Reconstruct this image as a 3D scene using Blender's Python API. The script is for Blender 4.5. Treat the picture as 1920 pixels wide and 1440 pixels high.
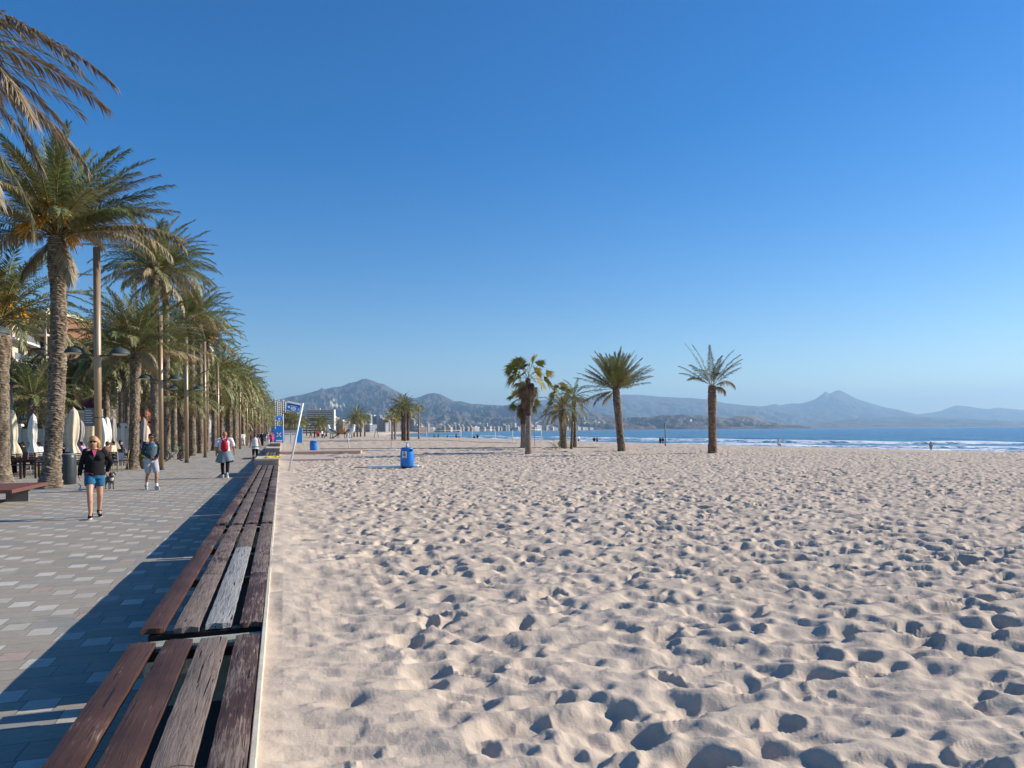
import bpy, bmesh, math, random
import numpy as np
from mathutils import Vector, Matrix
R = math.radians
PI = math.pi
random.seed(7)
scn = bpy.context.scene
for o in list(bpy.data.objects): bpy.data.objects.remove(o)

# ------------------------------------------------------------------ camera, sky, sun, exposure
F = 1390.0                      # focal length in photograph pixels (1920 wide)
PX0, PY0, ROLL = 960.0, 806.5, 0.0080
TH = math.atan((960 - 528) / F)
CT, ST = math.cos(TH), math.sin(TH)
EYE = 1.72
cam_d = bpy.data.cameras.new('camera')
cam = bpy.data.objects.new('camera', cam_d)
scn.collection.objects.link(cam)
scn.camera = cam
cam_d.sensor_width = 36.0
cam_d.lens = F / 1920 * 36
cam_d.shift_y = (PY0 - 720) / 1920
cam_d.clip_start = 0.1
cam_d.clip_end = 90000
cam.matrix_world = Matrix.Translation((0, 0, EYE)) @ Matrix.Rotation(-TH, 4, 'Z') @ Matrix.Rotation(R(90), 4, 'X') @ Matrix.Rotation(-ROLL, 4, 'Z')

SUN_EL, SUN_AZ = R(26.0), R(91.5)      # azimuth measured from +Y towards +X
w = bpy.data.worlds.new('World'); scn.world = w; w.use_nodes = True
nt = w.node_tree
bg = nt.nodes['Background']
sky = nt.nodes.new('ShaderNodeTexSky')
sky.sky_type = 'NISHITA'; sky.sun_disc = False
sky.sun_elevation = SUN_EL; sky.sun_rotation = SUN_AZ
sky.altitude = 0; sky.air_density = 1.0; sky.dust_density = 0.15; sky.ozone_density = 3.0
hs = nt.nodes.new('ShaderNodeHueSaturation'); hs.inputs['Saturation'].default_value = 1.48; hs.inputs['Value'].default_value = 0.95; hs.inputs['Hue'].default_value = 0.510
nt.links.new(sky.outputs[0], hs.inputs['Color']); nt.links.new(hs.outputs[0], bg.inputs[0])
bg.inputs[1].default_value = 0.10
sd = bpy.data.lights.new('sun', 'SUN'); sd.energy = 4.8; sd.angle = R(0.5); sd.color = (1.0, 0.93, 0.84)
sun = bpy.data.objects.new('sun', sd); scn.collection.objects.link(sun)
sdir = Vector((math.cos(SUN_EL) * math.sin(SUN_AZ), math.cos(SUN_EL) * math.cos(SUN_AZ), math.sin(SUN_EL)))
sun.rotation_euler = sdir.to_track_quat('Z', 'Y').to_euler()
scn.view_settings.view_transform = 'Standard'
scn.view_settings.look = 'None'
scn.view_settings.exposure = 0.60
scn.view_settings.gamma = 1.0
scn.cycles.use_denoising = True
scn.cycles.max_bounces = 5
scn.cycles.diffuse_bounces = 4
scn.cycles.glossy_bounces = 2
scn.cycles.transparent_max_bounces = 6
scn.cycles.volume_bounces = 0
scn.cycles.sample_clamp_indirect = 6

# ------------------------------------------------------------------ helpers
def atp(px, zc):
    """world X,Y of the vertical plane column px (photo pixel at the horizon) at camera depth zc"""
    xc = (px - 960) / F * zc
    return (xc * CT + zc * ST, -xc * ST + zc * CT)
def at(px, py, z=0.0):
    """photo pixel -> point on the horizontal plane z"""
    u, v = px - PX0, py - PY0
    v2 = v + ROLL * u; u2 = u - ROLL * v
    zc = F * (EYE - z) / v2
    xc = u2 / F * zc
    return (xc * CT + zc * ST, -xc * ST + zc * CT)
def depth(X, Y): return X * ST + Y * CT
def hz(px): return PY0 - ROLL * (px - PX0)
def onX(px, X):
    a = TH + math.atan((px - 960) / F)
    return X / math.tan(a)

def vhash(ix, iy, seed):
    n = (ix.astype(np.int64) * 374761393 + iy.astype(np.int64) * 668265263 + seed * 974634777) & 0x7fffffff
    n = (n ^ (n >> 13)) * 1274126177 & 0x7fffffff
    n = (n ^ (n >> 16)) & 0xffff
    return n / 65535.0
def vnoise(x, y, seed=0):
    x = np.asarray(x, float); y = np.asarray(y, float)
    ix = np.floor(x); iy = np.floor(y); fx = x - ix; fy = y - iy
    fx = fx * fx * (3 - 2 * fx); fy = fy * fy * (3 - 2 * fy)
    a = vhash(ix, iy, seed); b = vhash(ix + 1, iy, seed); c = vhash(ix, iy + 1, seed); d = vhash(ix + 1, iy + 1, seed)
    return (a + (b - a) * fx) * (1 - fy) + (c + (d - c) * fx) * fy
def fbm(x, y, seed=0, o=4, g=0.5):
    s = 0; a = 1; t = 0
    for k in range(o):
        s = s + a * vnoise(x * 2 ** k, y * 2 ** k, seed + k * 17); t += a; a *= g
    return s / t

COL = scn.collection
def link(o, parent=None):
    COL.objects.link(o)
    if parent is not None: o.parent = parent
    return o
def tag(o, label=None, cat=None, group=None, kind=None):
    if label: o['label'] = label
    if cat: o['category'] = cat
    if group: o['group'] = group
    if kind: o['kind'] = kind
    return o
def empty(name, loc=(0, 0, 0), rz=0.0, label=None, cat=None, group=None):
    o = bpy.data.objects.new(name, None)
    o.empty_display_size = 0.2
    o.location = loc; o.rotation_euler = (0, 0, rz)
    link(o)
    return tag(o, label, cat, group)
def kids(o): return [c for c in o.children]
def copy_tree(o, parent=None):
    c = o.copy(); COL.objects.link(c); c.parent = parent
    for ch in kids(o): copy_tree(ch, c)
    return c
def mesh_np(name, V, Fc, mat=None, parent=None, smooth=False, col=None):
    """V (n,3) array, Fc (m,k) int array with k = 3 or 4"""
    V = np.asarray(V, np.float32); Fc = np.asarray(Fc, np.int32)
    me = bpy.data.meshes.new(name)
    me.vertices.add(len(V)); me.vertices.foreach_set('co', V.ravel())
    m, k = Fc.shape
    me.loops.add(m * k); me.loops.foreach_set('vertex_index', Fc.ravel())
    me.polygons.add(m); me.polygons.foreach_set('loop_start', np.arange(0, m * k, k, dtype=np.int32))
    if smooth: me.polygons.foreach_set('use_smooth', np.ones(m, bool))
    me.update(calc_edges=True)
    if col is not None:
        ca = me.color_attributes.new('tint', 'FLOAT_COLOR', 'POINT')
        c4 = np.ones((len(V), 4), np.float32); c4[:, :3] = col
        ca.data.foreach_set('color', c4.ravel())
    if mat: me.materials.append(mat)
    o = bpy.data.objects.new(name, me)
    return link(o, parent)
def grid_faces(nu, nv, wrap=False):
    i, j = np.meshgrid(np.arange(nu - 1), np.arange(nv if wrap else nv - 1), indexing='ij')
    a = i * nv + j; b = i * nv + (j + 1) % nv; c = (i + 1) * nv + (j + 1) % nv; d = (i + 1) * nv + j
    return np.stack([a, b, c, d], -1).reshape(-1, 4)

class MB:
    def __init__(s): s.v = []; s.f = []; s.m = []; s.sm = []
    def add(s, vs, fs, mi=0, sm=False):
        k = len(s.v); s.v += [tuple(v) for v in vs]
        for f in fs: s.f.append(tuple(i + k for i in f)); s.m.append(mi); s.sm.append(sm)
    def box(s, x0, x1, y0, y1, z0, z1, mi=0, ch=0.0, M=None):
        if ch <= 0:
            vs = [(x0,y0,z0),(x1,y0,z0),(x1,y1,z0),(x0,y1,z0),(x0,y0,z1),(x1,y0,z1),(x1,y1,z1),(x0,y1,z1)]
            fs = [(3,2,1,0),(4,5,6,7),(0,1,5,4),(1,2,6,5),(2,3,7,6),(3,0,4,7)]
        else:
            c = ch
            vs = [(x0,y0,z0),(x1,y0,z0),(x1,y1,z0),(x0,y1,z0),(x0,y0,z1-c),(x1,y0,z1-c),(x1,y1,z1-c),(x0,y1,z1-c),
                  (x0+c,y0+c,z1),(x1-c,y0+c,z1),(x1-c,y1-c,z1),(x0+c,y1-c,z1)]
            fs = [(3,2,1,0),(8,9,10,11),(0,1,5,4),(1,2,6,5),(2,3,7,6),(3,0,4,7),(4,5,9,8),(5,6,10,9),(6,7,11,10),(7,4,8,11)]
        if M is not None: vs = [M @ Vector(v) for v in vs]
        s.add(vs, fs, mi)
    def tube(s, pts, rs, n=8, mi=0, cap=True, sm=True):
        pts = [Vector(p) for p in pts]
        if not hasattr(rs, '__len__'): rs = [rs] * len(pts)
        k = len(s.v); ref = None
        for i, p in enumerate(pts):
            t = (pts[min(i + 1, len(pts) - 1)] - pts[max(i - 1, 0)]).normalized()
            if ref is None: ref = Vector((0, 0, 1)) if abs(t.z) < 0.9 else Vector((1, 0, 0))
            a = t.cross(ref).normalized(); b = t.cross(a); ref = -b if False else ref
            for j in range(n):
                q = 2 * PI * j / n
                s.v.append(tuple(p + (a * math.cos(q) + b * math.sin(q)) * rs[i]))
        for i in range(len(pts) - 1):
            for j in range(n):
                s.f.append((k + i * n + j, k + (i + 1) * n + j, k + (i + 1) * n + (j + 1) % n, k + i * n + (j + 1) % n)); s.m.append(mi); s.sm.append(sm)
        if cap:
            s.f.append(tuple(k + j for j in range(n))); s.m.append(mi); s.sm.append(False)
            e = k + (len(pts) - 1) * n
            s.f.append(tuple(e + n - 1 - j for j in range(n))); s.m.append(mi); s.sm.append(False)
    def lathe(s, prof, n=24, c=(0, 0), mi=0, sm=True, wob=None):
        k = len(s.v)
        for i, (r, z) in enumerate(prof):
            for j in range(n):
                q = 2 * PI * j / n
                rr = r if wob is None else r * wob(q, z)
                s.v.append((c[0] + rr * math.cos(q), c[1] + rr * math.sin(q), z))
        for i in range(len(prof) - 1):
            for j in range(n):
                s.f.append((k + i * n + j, k + i * n + (j + 1) % n, k + (i + 1) * n + (j + 1) % n, k + (i + 1) * n + j)); s.m.append(mi); s.sm.append(sm)
        s.f.append(tuple(k + n - 1 - j for j in range(n))); s.m.append(mi); s.sm.append(False)
        e = k + (len(prof) - 1) * n
        s.f.append(tuple(e + j for j in range(n))); s.m.append(mi); s.sm.append(False)
    def sphere(s, c, r, n=10, mi=0):
        rx, ry, rz = r if hasattr(r, '__len__') else (r, r, r)
        k = len(s.v)
        for i in range(1, n):
            a = PI * i / n
            for j in range(2 * n):
                q = PI * j / n
                s.v.append((c[0] + rx * math.sin(a) * math.cos(q), c[1] + ry * math.sin(a) * math.sin(q), c[2] - rz * math.cos(a)))
        for i in range(n - 2):
            for j in range(2 * n):
                s.f.append((k + i * 2 * n + j, k + i * 2 * n + (j + 1) % (2 * n), k + (i + 1) * 2 * n + (j + 1) % (2 * n), k + (i + 1) * 2 * n + j)); s.m.append(mi); s.sm.append(True)
        b = len(s.v); s.v += [(c[0], c[1], c[2] - rz), (c[0], c[1], c[2] + rz)]
        for j in range(2 * n):
            s.f.append((b, k + (j + 1) % (2 * n), k + j)); s.m.append(mi); s.sm.append(True)
            e = k + (n - 2) * 2 * n
            s.f.append((b + 1, e + j, e + (j + 1) % (2 * n))); s.m.append(mi); s.sm.append(True)
    def build(s, name, mats, parent=None, loc=None):
        me = bpy.data.meshes.new(name)
        me.from_pydata(s.v, [], s.f)
        if not isinstance(mats, (list, tuple)): mats = [mats]
        for m in mats: me.materials.append(m)
        me.polygons.foreach_set('material_index', s.m)
        me.polygons.foreach_set('use_smooth', s.sm)
        me.update()
        o = bpy.data.objects.new(name, me)
        if loc is not None: o.location = loc
        return link(o, parent)

# ------------------------------------------------------------------ materials
class NT:
    def __init__(s, name):
        s.m = bpy.data.materials.new(name); s.m.use_nodes = True
        s.t = s.m.node_tree; s.b = s.t.nodes['Principled BSDF']
    def n(s, typ, **kw):
        nd = s.t.nodes.new('ShaderNode' + typ)
        for k, v in kw.items(): setattr(nd, k, v)
        return nd
    def l(s, a, b): s.t.links.new(a, b)
    def set(s, inp, v):
        if hasattr(v, 'is_output') or hasattr(v, 'links'): s.l(v, inp)
        else: inp.default_value = v
    def math(s, op, a, b=0.0, c=0.0, clamp=False):
        nd = s.n('Math', operation=op, use_clamp=clamp)
        s.set(nd.inputs[0], a); s.set(nd.inputs[1], b)
        if op in ('MULTIPLY_ADD', 'SMOOTH_MIN', 'WRAP'): s.set(nd.inputs[2], c)
        return nd.outputs[0]
    def mix(s, f, a, b, typ='MIX'):
        nd = s.n('Mix', data_type='RGBA', blend_type=typ)
        s.set(nd.inputs[0], f); s.set(nd.inputs[6], a if hasattr(a, 'links') else (*a[:3], 1)); s.set(nd.inputs[7], b if hasattr(b, 'links') else (*b[:3], 1))
        return nd.outputs[2]
    def obj(s): return s.n('TexCoord').outputs['Object']
    def pos(s): return s.n('NewGeometry').outputs['Position']
    def noise(s, vec, scale, det=3, rough=0.55, stretch=None, dist=0.0):
        if stretch:
            mp = s.n('Mapping'); s.l(vec, mp.inputs[0]); mp.inputs['Scale'].default_value = stretch; vec = mp.outputs[0]
        nd = s.n('TexNoise'); s.l(vec, nd.inputs['Vector'])
        nd.inputs['Scale'].default_value = scale; nd.inputs['Detail'].default_value = det; nd.inputs['Roughness'].default_value = rough
        nd.inputs['Distortion'].default_value = dist
        return nd.outputs['Fac']
    def ramp(s, f, a, b):
        nd = s.n('MapRange'); s.set(nd.inputs[0], f); nd.inputs[1].default_value = a; nd.inputs[2].default_value = b
        return nd.outputs[0]
    def bump(s, h, strength=0.5, dist=0.02):
        nd = s.n('Bump'); nd.inputs['Strength'].default_value = strength; nd.inputs['Distance'].default_value = dist
        s.l(h, nd.inputs['Height']); s.l(nd.outputs[0], s.b.inputs['Normal'])
    def fin(s, col, rough=0.7, spec=0.3, metal=0.0):
        s.set(s.b.inputs['Base Color'], col if hasattr(col, 'links') else (*col[:3], 1))
        s.set(s.b.inputs['Roughness'], rough); s.b.inputs['Specular IOR Level'].default_value = spec
        s.b.inputs['Metallic'].default_value = metal
        return s.m
_mc = {}
def simple(name, c, rough=0.7, var=0.25, scale=6.0, bump=0.0, bscale=40.0, metal=0.0, spec=0.3, stretch=None):
    if name in _mc: return _mc[name]
    t = NT(name); p = t.obj()
    nz = t.noise(p, scale, 4, 0.6, stretch)
    f = t.ramp(nz, 0.3, 0.7)
    col = t.mix(f, [x * (1 - var) for x in c], [min(1, x * (1 + var)) for x in c])
    if bump > 0: t.bump(t.noise(p, bscale, 4, 0.6, stretch), bump, 0.01)
    _mc[name] = t.fin(col, rough, spec, metal)
    return _mc[name]
def tinted(name, rough=0.7, trans=0.0, var=0.3, scale=3.0, spec=0.3, bump=0.0, bscale=30):
    t = NT(name)
    a = t.n('Attribute', attribute_name='tint').outputs['Color']
    f = t.ramp(t.noise(t.obj(), scale, 3), 0.3, 0.7)
    v = t.n('MapRange'); t.l(f, v.inputs[0]); v.inputs[3].default_value = 1 - var; v.inputs[4].default_value = 1 + var
    sc = t.n('VectorMath', operation='SCALE'); t.l(a, sc.inputs[0]); t.l(v.outputs[0], sc.inputs['Scale'])
    if bump: t.bump(t.noise(t.obj(), bscale, 4), bump, 0.02)
    t.fin(sc.outputs[0], rough, spec)
    if trans > 0:
        tr = t.n('BsdfTranslucent'); t.l(sc.outputs[0], tr.inputs[0])
        mx = t.n('MixShader'); mx.inputs[0].default_value = trans
        out = t.t.nodes['Material Output']
        t.l(t.b.outputs[0], mx.inputs[1]); t.l(tr.outputs[0], mx.inputs[2]); t.l(mx.outputs[0], out.inputs['Surface'])
    return t.m

# sand
def mat_sand():
    t = NT('sand'); p = t.pos()
    a = t.ramp(t.noise(p, 0.6, 5, 0.6), 0.3, 0.7)
    col = t.mix(a, (0.565, 0.455, 0.345), (0.625, 0.51, 0.39))
    g = t.noise(p, 260, 2, 0.6)
    col = t.mix(t.math('MULTIPLY', t.ramp(g, 0.35, 0.75), 0.30), col, (0.36, 0.28, 0.20))
    wet = t.n('Attribute', attribute_name='tint').outputs['Fac']
    col = t.mix(wet, (0.23, 0.18, 0.13), col)
    h = t.math('ADD', t.math('MULTIPLY', t.noise(p, 30, 4, 0.65), 0.55), t.math('MULTIPLY', g, 0.16))
    t.bump(h, 0.55, 0.022)
    return t.fin(col, 0.95, 0.1)
# paving
def mat_paving():
    t = NT('paving'); p = t.pos()
    sp = t.n('SeparateXYZ'); t.l(p, sp.inputs[0])
    wob = t.math('MULTIPLY', t.math('SUBTRACT', t.noise(p, 1.7, 2), 0.5), 0.03)
    X = t.math('ADD', sp.outputs[0], wob); Y = sp.outputs[1]
    yr = t.math('DIVIDE', Y, 0.25); row = t.math('FLOOR', yr); fy = t.math('FRACT', yr)
    xs = t.math('ADD', X, t.math('MULTIPLY', row, 0.26))
    rnd = t.n('TexWhiteNoise', noise_dimensions='1D'); t.l(row, rnd.inputs['W'])
    xs = t.math('ADD', xs, t.math('MULTIPLY', rnd.outputs['Value'], 0.05))
    xd = t.math('DIVIDE', t.math('ADD', xs, 780.0), 0.78); cell = t.math('FLOOR', xd); fx = t.math('FRACT', xd)
    white = t.math('LESS_THAN', fx, 0.26)
    cid = t.n('CombineXYZ'); t.l(cell, cid.inputs[0]); t.l(row, cid.inputs[1]); t.l(white, cid.inputs[2])
    wn = t.n('TexWhiteNoise', noise_dimensions='3D'); t.l(cid.outputs[0], wn.inputs['Vector'])
    v = wn.outputs['Value']
    sc = t.n('SeparateColor'); t.l(wn.outputs['Color'], sc.inputs[0])
    big = t.ramp(t.noise(p, 0.5, 3, 0.6), 0.42, 0.62)
    blue = t.math('GREATER_THAN', t.math('ADD', t.math('MULTIPLY', sc.outputs[0], 0.7), t.math('MULTIPLY', big, 0.5)), 0.72)
    dark = t.mix(blue, (0.38, 0.33, 0.255), (0.235, 0.25, 0.235))
    dark = t.mix(t.math('MULTIPLY', v, 0.6), dark, (0.47, 0.42, 0.34))
    wh = t.mix(sc.outputs[1], (0.54, 0.48, 0.385), (0.70, 0.64, 0.54))
    wh = t.mix(t.math('GREATER_THAN', sc.outputs[2], 0.86), wh, (0.50, 0.37, 0.30))
    # some light stones have been replaced by dull ones
    wh = t.mix(t.math('GREATER_THAN', v, 0.86), wh, (0.36, 0.34, 0.28))
    col = t.mix(white, dark, wh)
    st = t.noise(p, 9, 5, 0.7, (1, 2.5, 1)); col = t.mix(t.math('MULTIPLY', t.ramp(st, 0.35, 0.75), 0.4), col, (0.17, 0.15, 0.12))
    gr = t.noise(p, 90, 3); col = t.mix(t.math('MULTIPLY', t.ramp(gr, 0.4, 0.7), 0.25), col, (0.12, 0.11, 0.09))
    # joints
    ey = t.math('MINIMUM', fy, t.math('SUBTRACT', 1.0, fy)); jy = t.math('LESS_THAN', t.math('MULTIPLY', ey, 0.25), 0.0035)
    ex = t.math('MINIMUM', t.math('MINIMUM', fx, t.math('SUBTRACT', 1.0, fx)), t.math('ABSOLUTE', t.math('SUBTRACT', fx, 0.26)))
    jx = t.math('LESS_THAN', t.math('MULTIPLY', ex, 0.78), 0.0035)
    j = t.math('MAXIMUM', jx, jy)
    col = t.mix(t.math('MULTIPLY', j, 0.75), col, (0.09, 0.085, 0.075))
    # drifted sand near the wall
    sandm = t.math('MULTIPLY', t.ramp(t.noise(p, 0.9, 6, 0.75), 0.52, 0.72), 0.6)
    col = t.mix(sandm, col, (0.42, 0.37, 0.29))
    lev = t.math('MULTIPLY', v, 0.5)
    t.bump(t.math('ADD', t.math('SUBTRACT', lev, j), t.math('MULTIPLY', gr, 0.3)), 0.4, 0.004)
    dk = t.ramp(t.noise(p, 0.35, 6, 0.75), 0.56, 0.72)
    col = t.mix(t.math('MULTIPLY', dk, 0.30), col, (0.12, 0.10, 0.075))
    return t.fin(col, 0.85, 0.2)
# weathered wood; w = 0 painted .. 1 bare
def mat_wood(name, wear, bare=(0.235, 0.175, 0.135), paint=(0.078, 0.037, 0.024)):
    t = NT(name); p = t.obj()
    oi = t.n('ObjectInfo').outputs['Random']
    mp = t.n('VectorMath', operation='ADD'); cb = t.n('CombineXYZ'); t.l(t.math('MULTIPLY', oi, 50.0), cb.inputs[0]); t.l(t.math('MULTIPLY', oi, 31.0), cb.inputs[1])
    t.l(p, mp.inputs[0]); t.l(cb.outputs[0], mp.inputs[1]); q = mp.outputs[0]
    grain = t.noise(q, 9, 6, 0.72, (9, 0.55, 9), 0.6)
    fine = t.noise(q, 40, 3, 0.6, (9, 0.4, 9))
    big = t.noise(q, 2.2, 4, 0.6, (1.6, 0.9, 1))
    m = t.math('ADD', t.math('ADD', t.math('MULTIPLY', grain, 0.75), t.math('MULTIPLY', big, 0.55)), t.math('MULTIPLY', fine, 0.15))
    th = 0.90 - 0.40 * wear
    k = t.ramp(m, th - 0.05, th + 0.06)
    bc = t.mix(t.ramp(grain, 0.3, 0.7), [x * 0.45 for x in bare], [min(1, x * 1.35) for x in bare])
    pc = t.mix(t.ramp(big, 0.3, 0.7), [x * 0.7 for x in paint], [x * 1.5 for x in paint])
    col = t.mix(k, pc, bc)
    scr = t.ramp(t.noise(q, 26, 3, 0.8, (1, 2.6, 1), 1.5), 0.71, 0.77)
    col = t.mix(t.math('MULTIPLY', scr, 0.55), col, (0.42, 0.36, 0.30))
    cr = t.ramp(t.noise(q, 7, 2, 0.5, (12, 0.35, 12), 0.5), 0.30, 0.36)
    col = t.mix(cr, (0.02, 0.013, 0.01), col)
    h = t.math('ADD', t.math('MULTIPLY', grain, 0.8), t.math('MULTIPLY', cr, 1.0))
    t.bump(h, 0.35 + 0.5 * wear, 0.008)
    return t.fin(col, t.math('SUBTRACT', 0.8, t.math('MULTIPLY', t.math('SUBTRACT', 1.0, k), 0.25)), 0.35)
def mat_sea():
    t = NT('sea'); p = t.pos()
    at_ = t.n('Attribute', attribute_name='tint'); sc = t.n('SeparateColor'); t.l(at_.outputs['Color'], sc.inputs[0])
    foam, shallow = sc.outputs[0], sc.outputs[1]
    n1 = t.noise(p, 0.9, 5, 0.7, (1.0, 0.5, 1)); n2 = t.noise(p, 0.05, 5, 0.65, (1.2, 0.35, 1))
    fk = t.ramp(t.math('ADD', foam, t.math('MULTIPLY', t.math('SUBTRACT', n1, 0.5), 1.5)), 0.40, 0.56)
    deep = t.mix(t.ramp(n2, 0.35, 0.65), (0.005, 0.075, 0.18), (0.012, 0.125, 0.24))
    wcol = t.mix(shallow, deep, (0.06, 0.24, 0.25))
    col = t.mix(fk, wcol, (0.80, 0.83, 0.84))
    wv = t.n('Mapping'); t.l(p, wv.inputs[0]); wv.inputs['Scale'].default_value = (1, 0.5, 1); wv.inputs['Rotation'].default_value = (0, 0, 0.3)
    a = t.noise(wv.outputs[0], 0.55, 5, 0.65); b = t.noise(p, 0.09, 3, 0.6, (1.3, 0.5, 1))
    t.bump(t.math('ADD', t.math('MULTIPLY', a, 0.8), t.math('MULTIPLY', b, 2.4)), 0.9, 1.0)
    r = t.math('ADD', 0.22, t.math('MULTIPLY', fk, 0.6))
    return t.fin(col, r, 0.5)
def mat_mountain():
    t = NT('mountain_rock'); p = t.pos()
    at_ = t.n('Attribute', attribute_name='tint').outputs['Color']
    n1 = t.noise(p, 0.0016, 7, 0.62); n2 = t.noise(p, 0.008, 5, 0.65)
    c = t.mix(t.ramp(n1, 0.38, 0.62), (0.075, 0.075, 0.05), (0.17, 0.135, 0.11))
    c = t.mix(t.math('MULTIPLY', t.ramp(n2, 0.52, 0.70), 0.5), c, (0.24, 0.21, 0.19))
    c = t.mix(t.math('MULTIPLY', t.ramp(n2, 0.45, 0.30), 0.5), c, (0.06, 0.065, 0.04))
    t.bump(t.noise(p, 0.004, 8, 0.68), 1.0, 130)
    k = t.n('SeparateColor'); t.l(at_, k.inputs[0])
    c = t.mix(k.outputs[0], c, (0.95, 0.74, 0.52))
    c = t.mix(k.outputs[1], c, t.mix(t.ramp(n2, 0.35, 0.65), (0.20, 0.13, 0.085), (0.48, 0.36, 0.26)))
    return t.fin(c, 0.95, 0.1)
M = {}
M['sand'] = mat_sand(); M['paving'] = mat_paving(); M['sea'] = mat_sea(); M['mountain'] = mat_mountain()
M['wood0'] = mat_wood('painted_wood', 0.05); M['wood1'] = mat_wood('worn_wood', 0.55); M['wood2'] = mat_wood('bare_brown_wood', 0.85)
M['wood3'] = mat_wood('silver_grey_wood', 1.6, (0.36, 0.35, 0.32)); M['wood4'] = mat_wood('chipped_wood', 0.35)
M['concrete'] = simple('pale_green_concrete', (0.36, 0.37, 0.29), 0.9, 0.22, 9, 0.4, 60)
M['wallc'] = simple('cream_wall', (0.62, 0.54, 0.42), 0.9, 0.15, 4, 0.3, 50)
M['pinkc'] = simple('pink_concrete', (0.50, 0.34, 0.26), 0.9, 0.14, 5, 0.3, 60)
M['pinkc2'] = simple('pale_pink_stone', (0.58, 0.45, 0.36), 0.9, 0.12, 5, 0.3, 60)
M['dirt'] = simple('dirt', (0.30, 0.26, 0.20), 0.95, 0.3, 0.3)
M['asphalt'] = simple('asphalt', (0.06, 0.06, 0.06), 0.9, 0.2, 2)
M['leaf'] = tinted('palm_leaf', 0.5, 0.22, 0.25, 2.0, 0.4)
M['trunk'] = tinted('palm_trunk', 0.95, 0, 0.35, 9.0, 0.1, 0.6, 40)
M['fruit'] = simple('date_stalks', (0.62, 0.34, 0.04), 0.6, 0.3, 5)
M['gold'] = simple('bronze_painted_metal', (0.36, 0.25, 0.15), 0.38, 0.1, 1.5, metal=0.35, spec=0.5)
M['lampshade'] = simple('grey_lamp_metal', (0.04, 0.06, 0.055), 0.65, 0.1, 3, spec=0.5)
M['darkmetal'] = simple('dark_grey_metal', (0.035, 0.045, 0.05), 0.4, 0.15, 3, spec=0.5)
M['greymetal'] = simple('grey_metal', (0.17, 0.18, 0.18), 0.5, 0.15, 3)
M['white'] = simple('white_paint', (0.80, 0.79, 0.75), 0.45, 0.04, 3)
M['blue'] = simple('blue_plastic', (0.008, 0.19, 0.62), 0.35, 0.08, 3, spec=0.5)
M['bluesign'] = simple('blue_sign_face', (0.012, 0.20, 0.60), 0.4, 0.05, 3)
M['black'] = simple('black_cloth', (0.006, 0.006, 0.008), 0.85, 0.2, 20, 0.3, 60)
M['red'] = simple('red_nylon', (0.52, 0.012, 0.03), 0.5, 0.2, 9, 0.3, 20)
M['yellow'] = simple('yellow_cloth', (0.85, 0.62, 0.03), 0.7, 0.1, 9)
M['darkwood'] = simple('dark_brown_wood', (0.035, 0.018, 0.012), 0.55, 0.3, 8, stretch=(1, 8, 1))
M['brownwood'] = simple('reddish_brown_wood', (0.16, 0.065, 0.045), 0.6, 0.35, 7, 0.3, 30, stretch=(1, 6, 6))
M['cane'] = simple('tan_cane', (0.42, 0.30, 0.15), 0.7, 0.2, 8)
M['canvas_cream'] = simple('cream_canvas', (0.66, 0.56, 0.40), 0.85, 0.1, 5, 0.25, 14)
M['canvas_white'] = simple('white_canvas', (0.76, 0.72, 0.64), 0.85, 0.08, 5, 0.25, 14)
M['canvas_grey'] = simple('grey_canvas', (0.36, 0.31, 0.27), 0.85, 0.1, 5, 0.25, 14)
M['glass'] = simple('dark_glass', (0.03, 0.04, 0.05), 0.15, 0.3, 0.6, spec=0.6)
M['cream'] = simple('cream_render', (0.60, 0.50, 0.36), 0.85, 0.08, 0.8)
M['offwhite'] = simple('white_render', (0.72, 0.68, 0.60), 0.85, 0.06, 0.8)
M['brick'] = simple('brown_brick', (0.26, 0.13, 0.07), 0.9, 0.15, 1.5)
M['orange'] = simple('orange_render', (0.50, 0.14, 0.055), 0.85, 0.08, 1)
M['burgundy'] = simple('burgundy_awning', (0.14, 0.012, 0.02), 0.8, 0.1, 1)
M['taupe'] = simple('taupe_render', (0.22, 0.18, 0.13), 0.85, 0.1, 1)
M['hedge'] = tinted('hedge_leaf', 0.6, 0.15, 0.4, 4.0)
M['orangep'] = simple('orange_panel', (0.62, 0.27, 0.03), 0.5, 0.1, 2)
M['rope'] = simple('dark_rope', (0.10, 0.08, 0.06), 0.9)
M['skin'] = simple('skin', (0.56, 0.29, 0.18), 0.5, 0.08, 6, spec=0.35)
M['skin_tan'] = simple('tanned_skin', (0.40, 0.19, 0.11), 0.5, 0.08, 6, spec=0.35)
M['tealshorts'] = simple('teal_blue_cotton', (0.022, 0.12, 0.22), 0.85, 0.2, 12, 0.3, 30)
M['greyshorts'] = simple('light_grey_cotton', (0.42, 0.42, 0.44), 0.85, 0.1, 12, 0.3, 30)
M['slate'] = simple('grey_blue_nylon', (0.075, 0.11, 0.12), 0.45, 0.2, 10, 0.5, 14)
M['navy'] = simple('dark_navy_nylon', (0.012, 0.022, 0.035), 0.45, 0.2, 10, 0.5, 14)
M['greyshirt'] = simple('blue_grey_cloth', (0.20, 0.24, 0.27), 0.85, 0.12, 10, 0.4, 12)
M['whiteshirt'] = simple('white_cotton', (0.78, 0.78, 0.80), 0.85, 0.05, 10, 0.4, 12)
M['pinkcloth'] = simple('pink_cotton', (0.60, 0.08, 0.16), 0.85, 0.1, 10)
M['lilac'] = simple('lilac_cotton', (0.45, 0.30, 0.50), 0.85, 0.1, 10)
M['blond'] = simple('blond_hair', (0.46, 0.28, 0.11), 0.5, 0.35, 25, 0.5, 50, stretch=(3, 3, 0.5))
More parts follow.
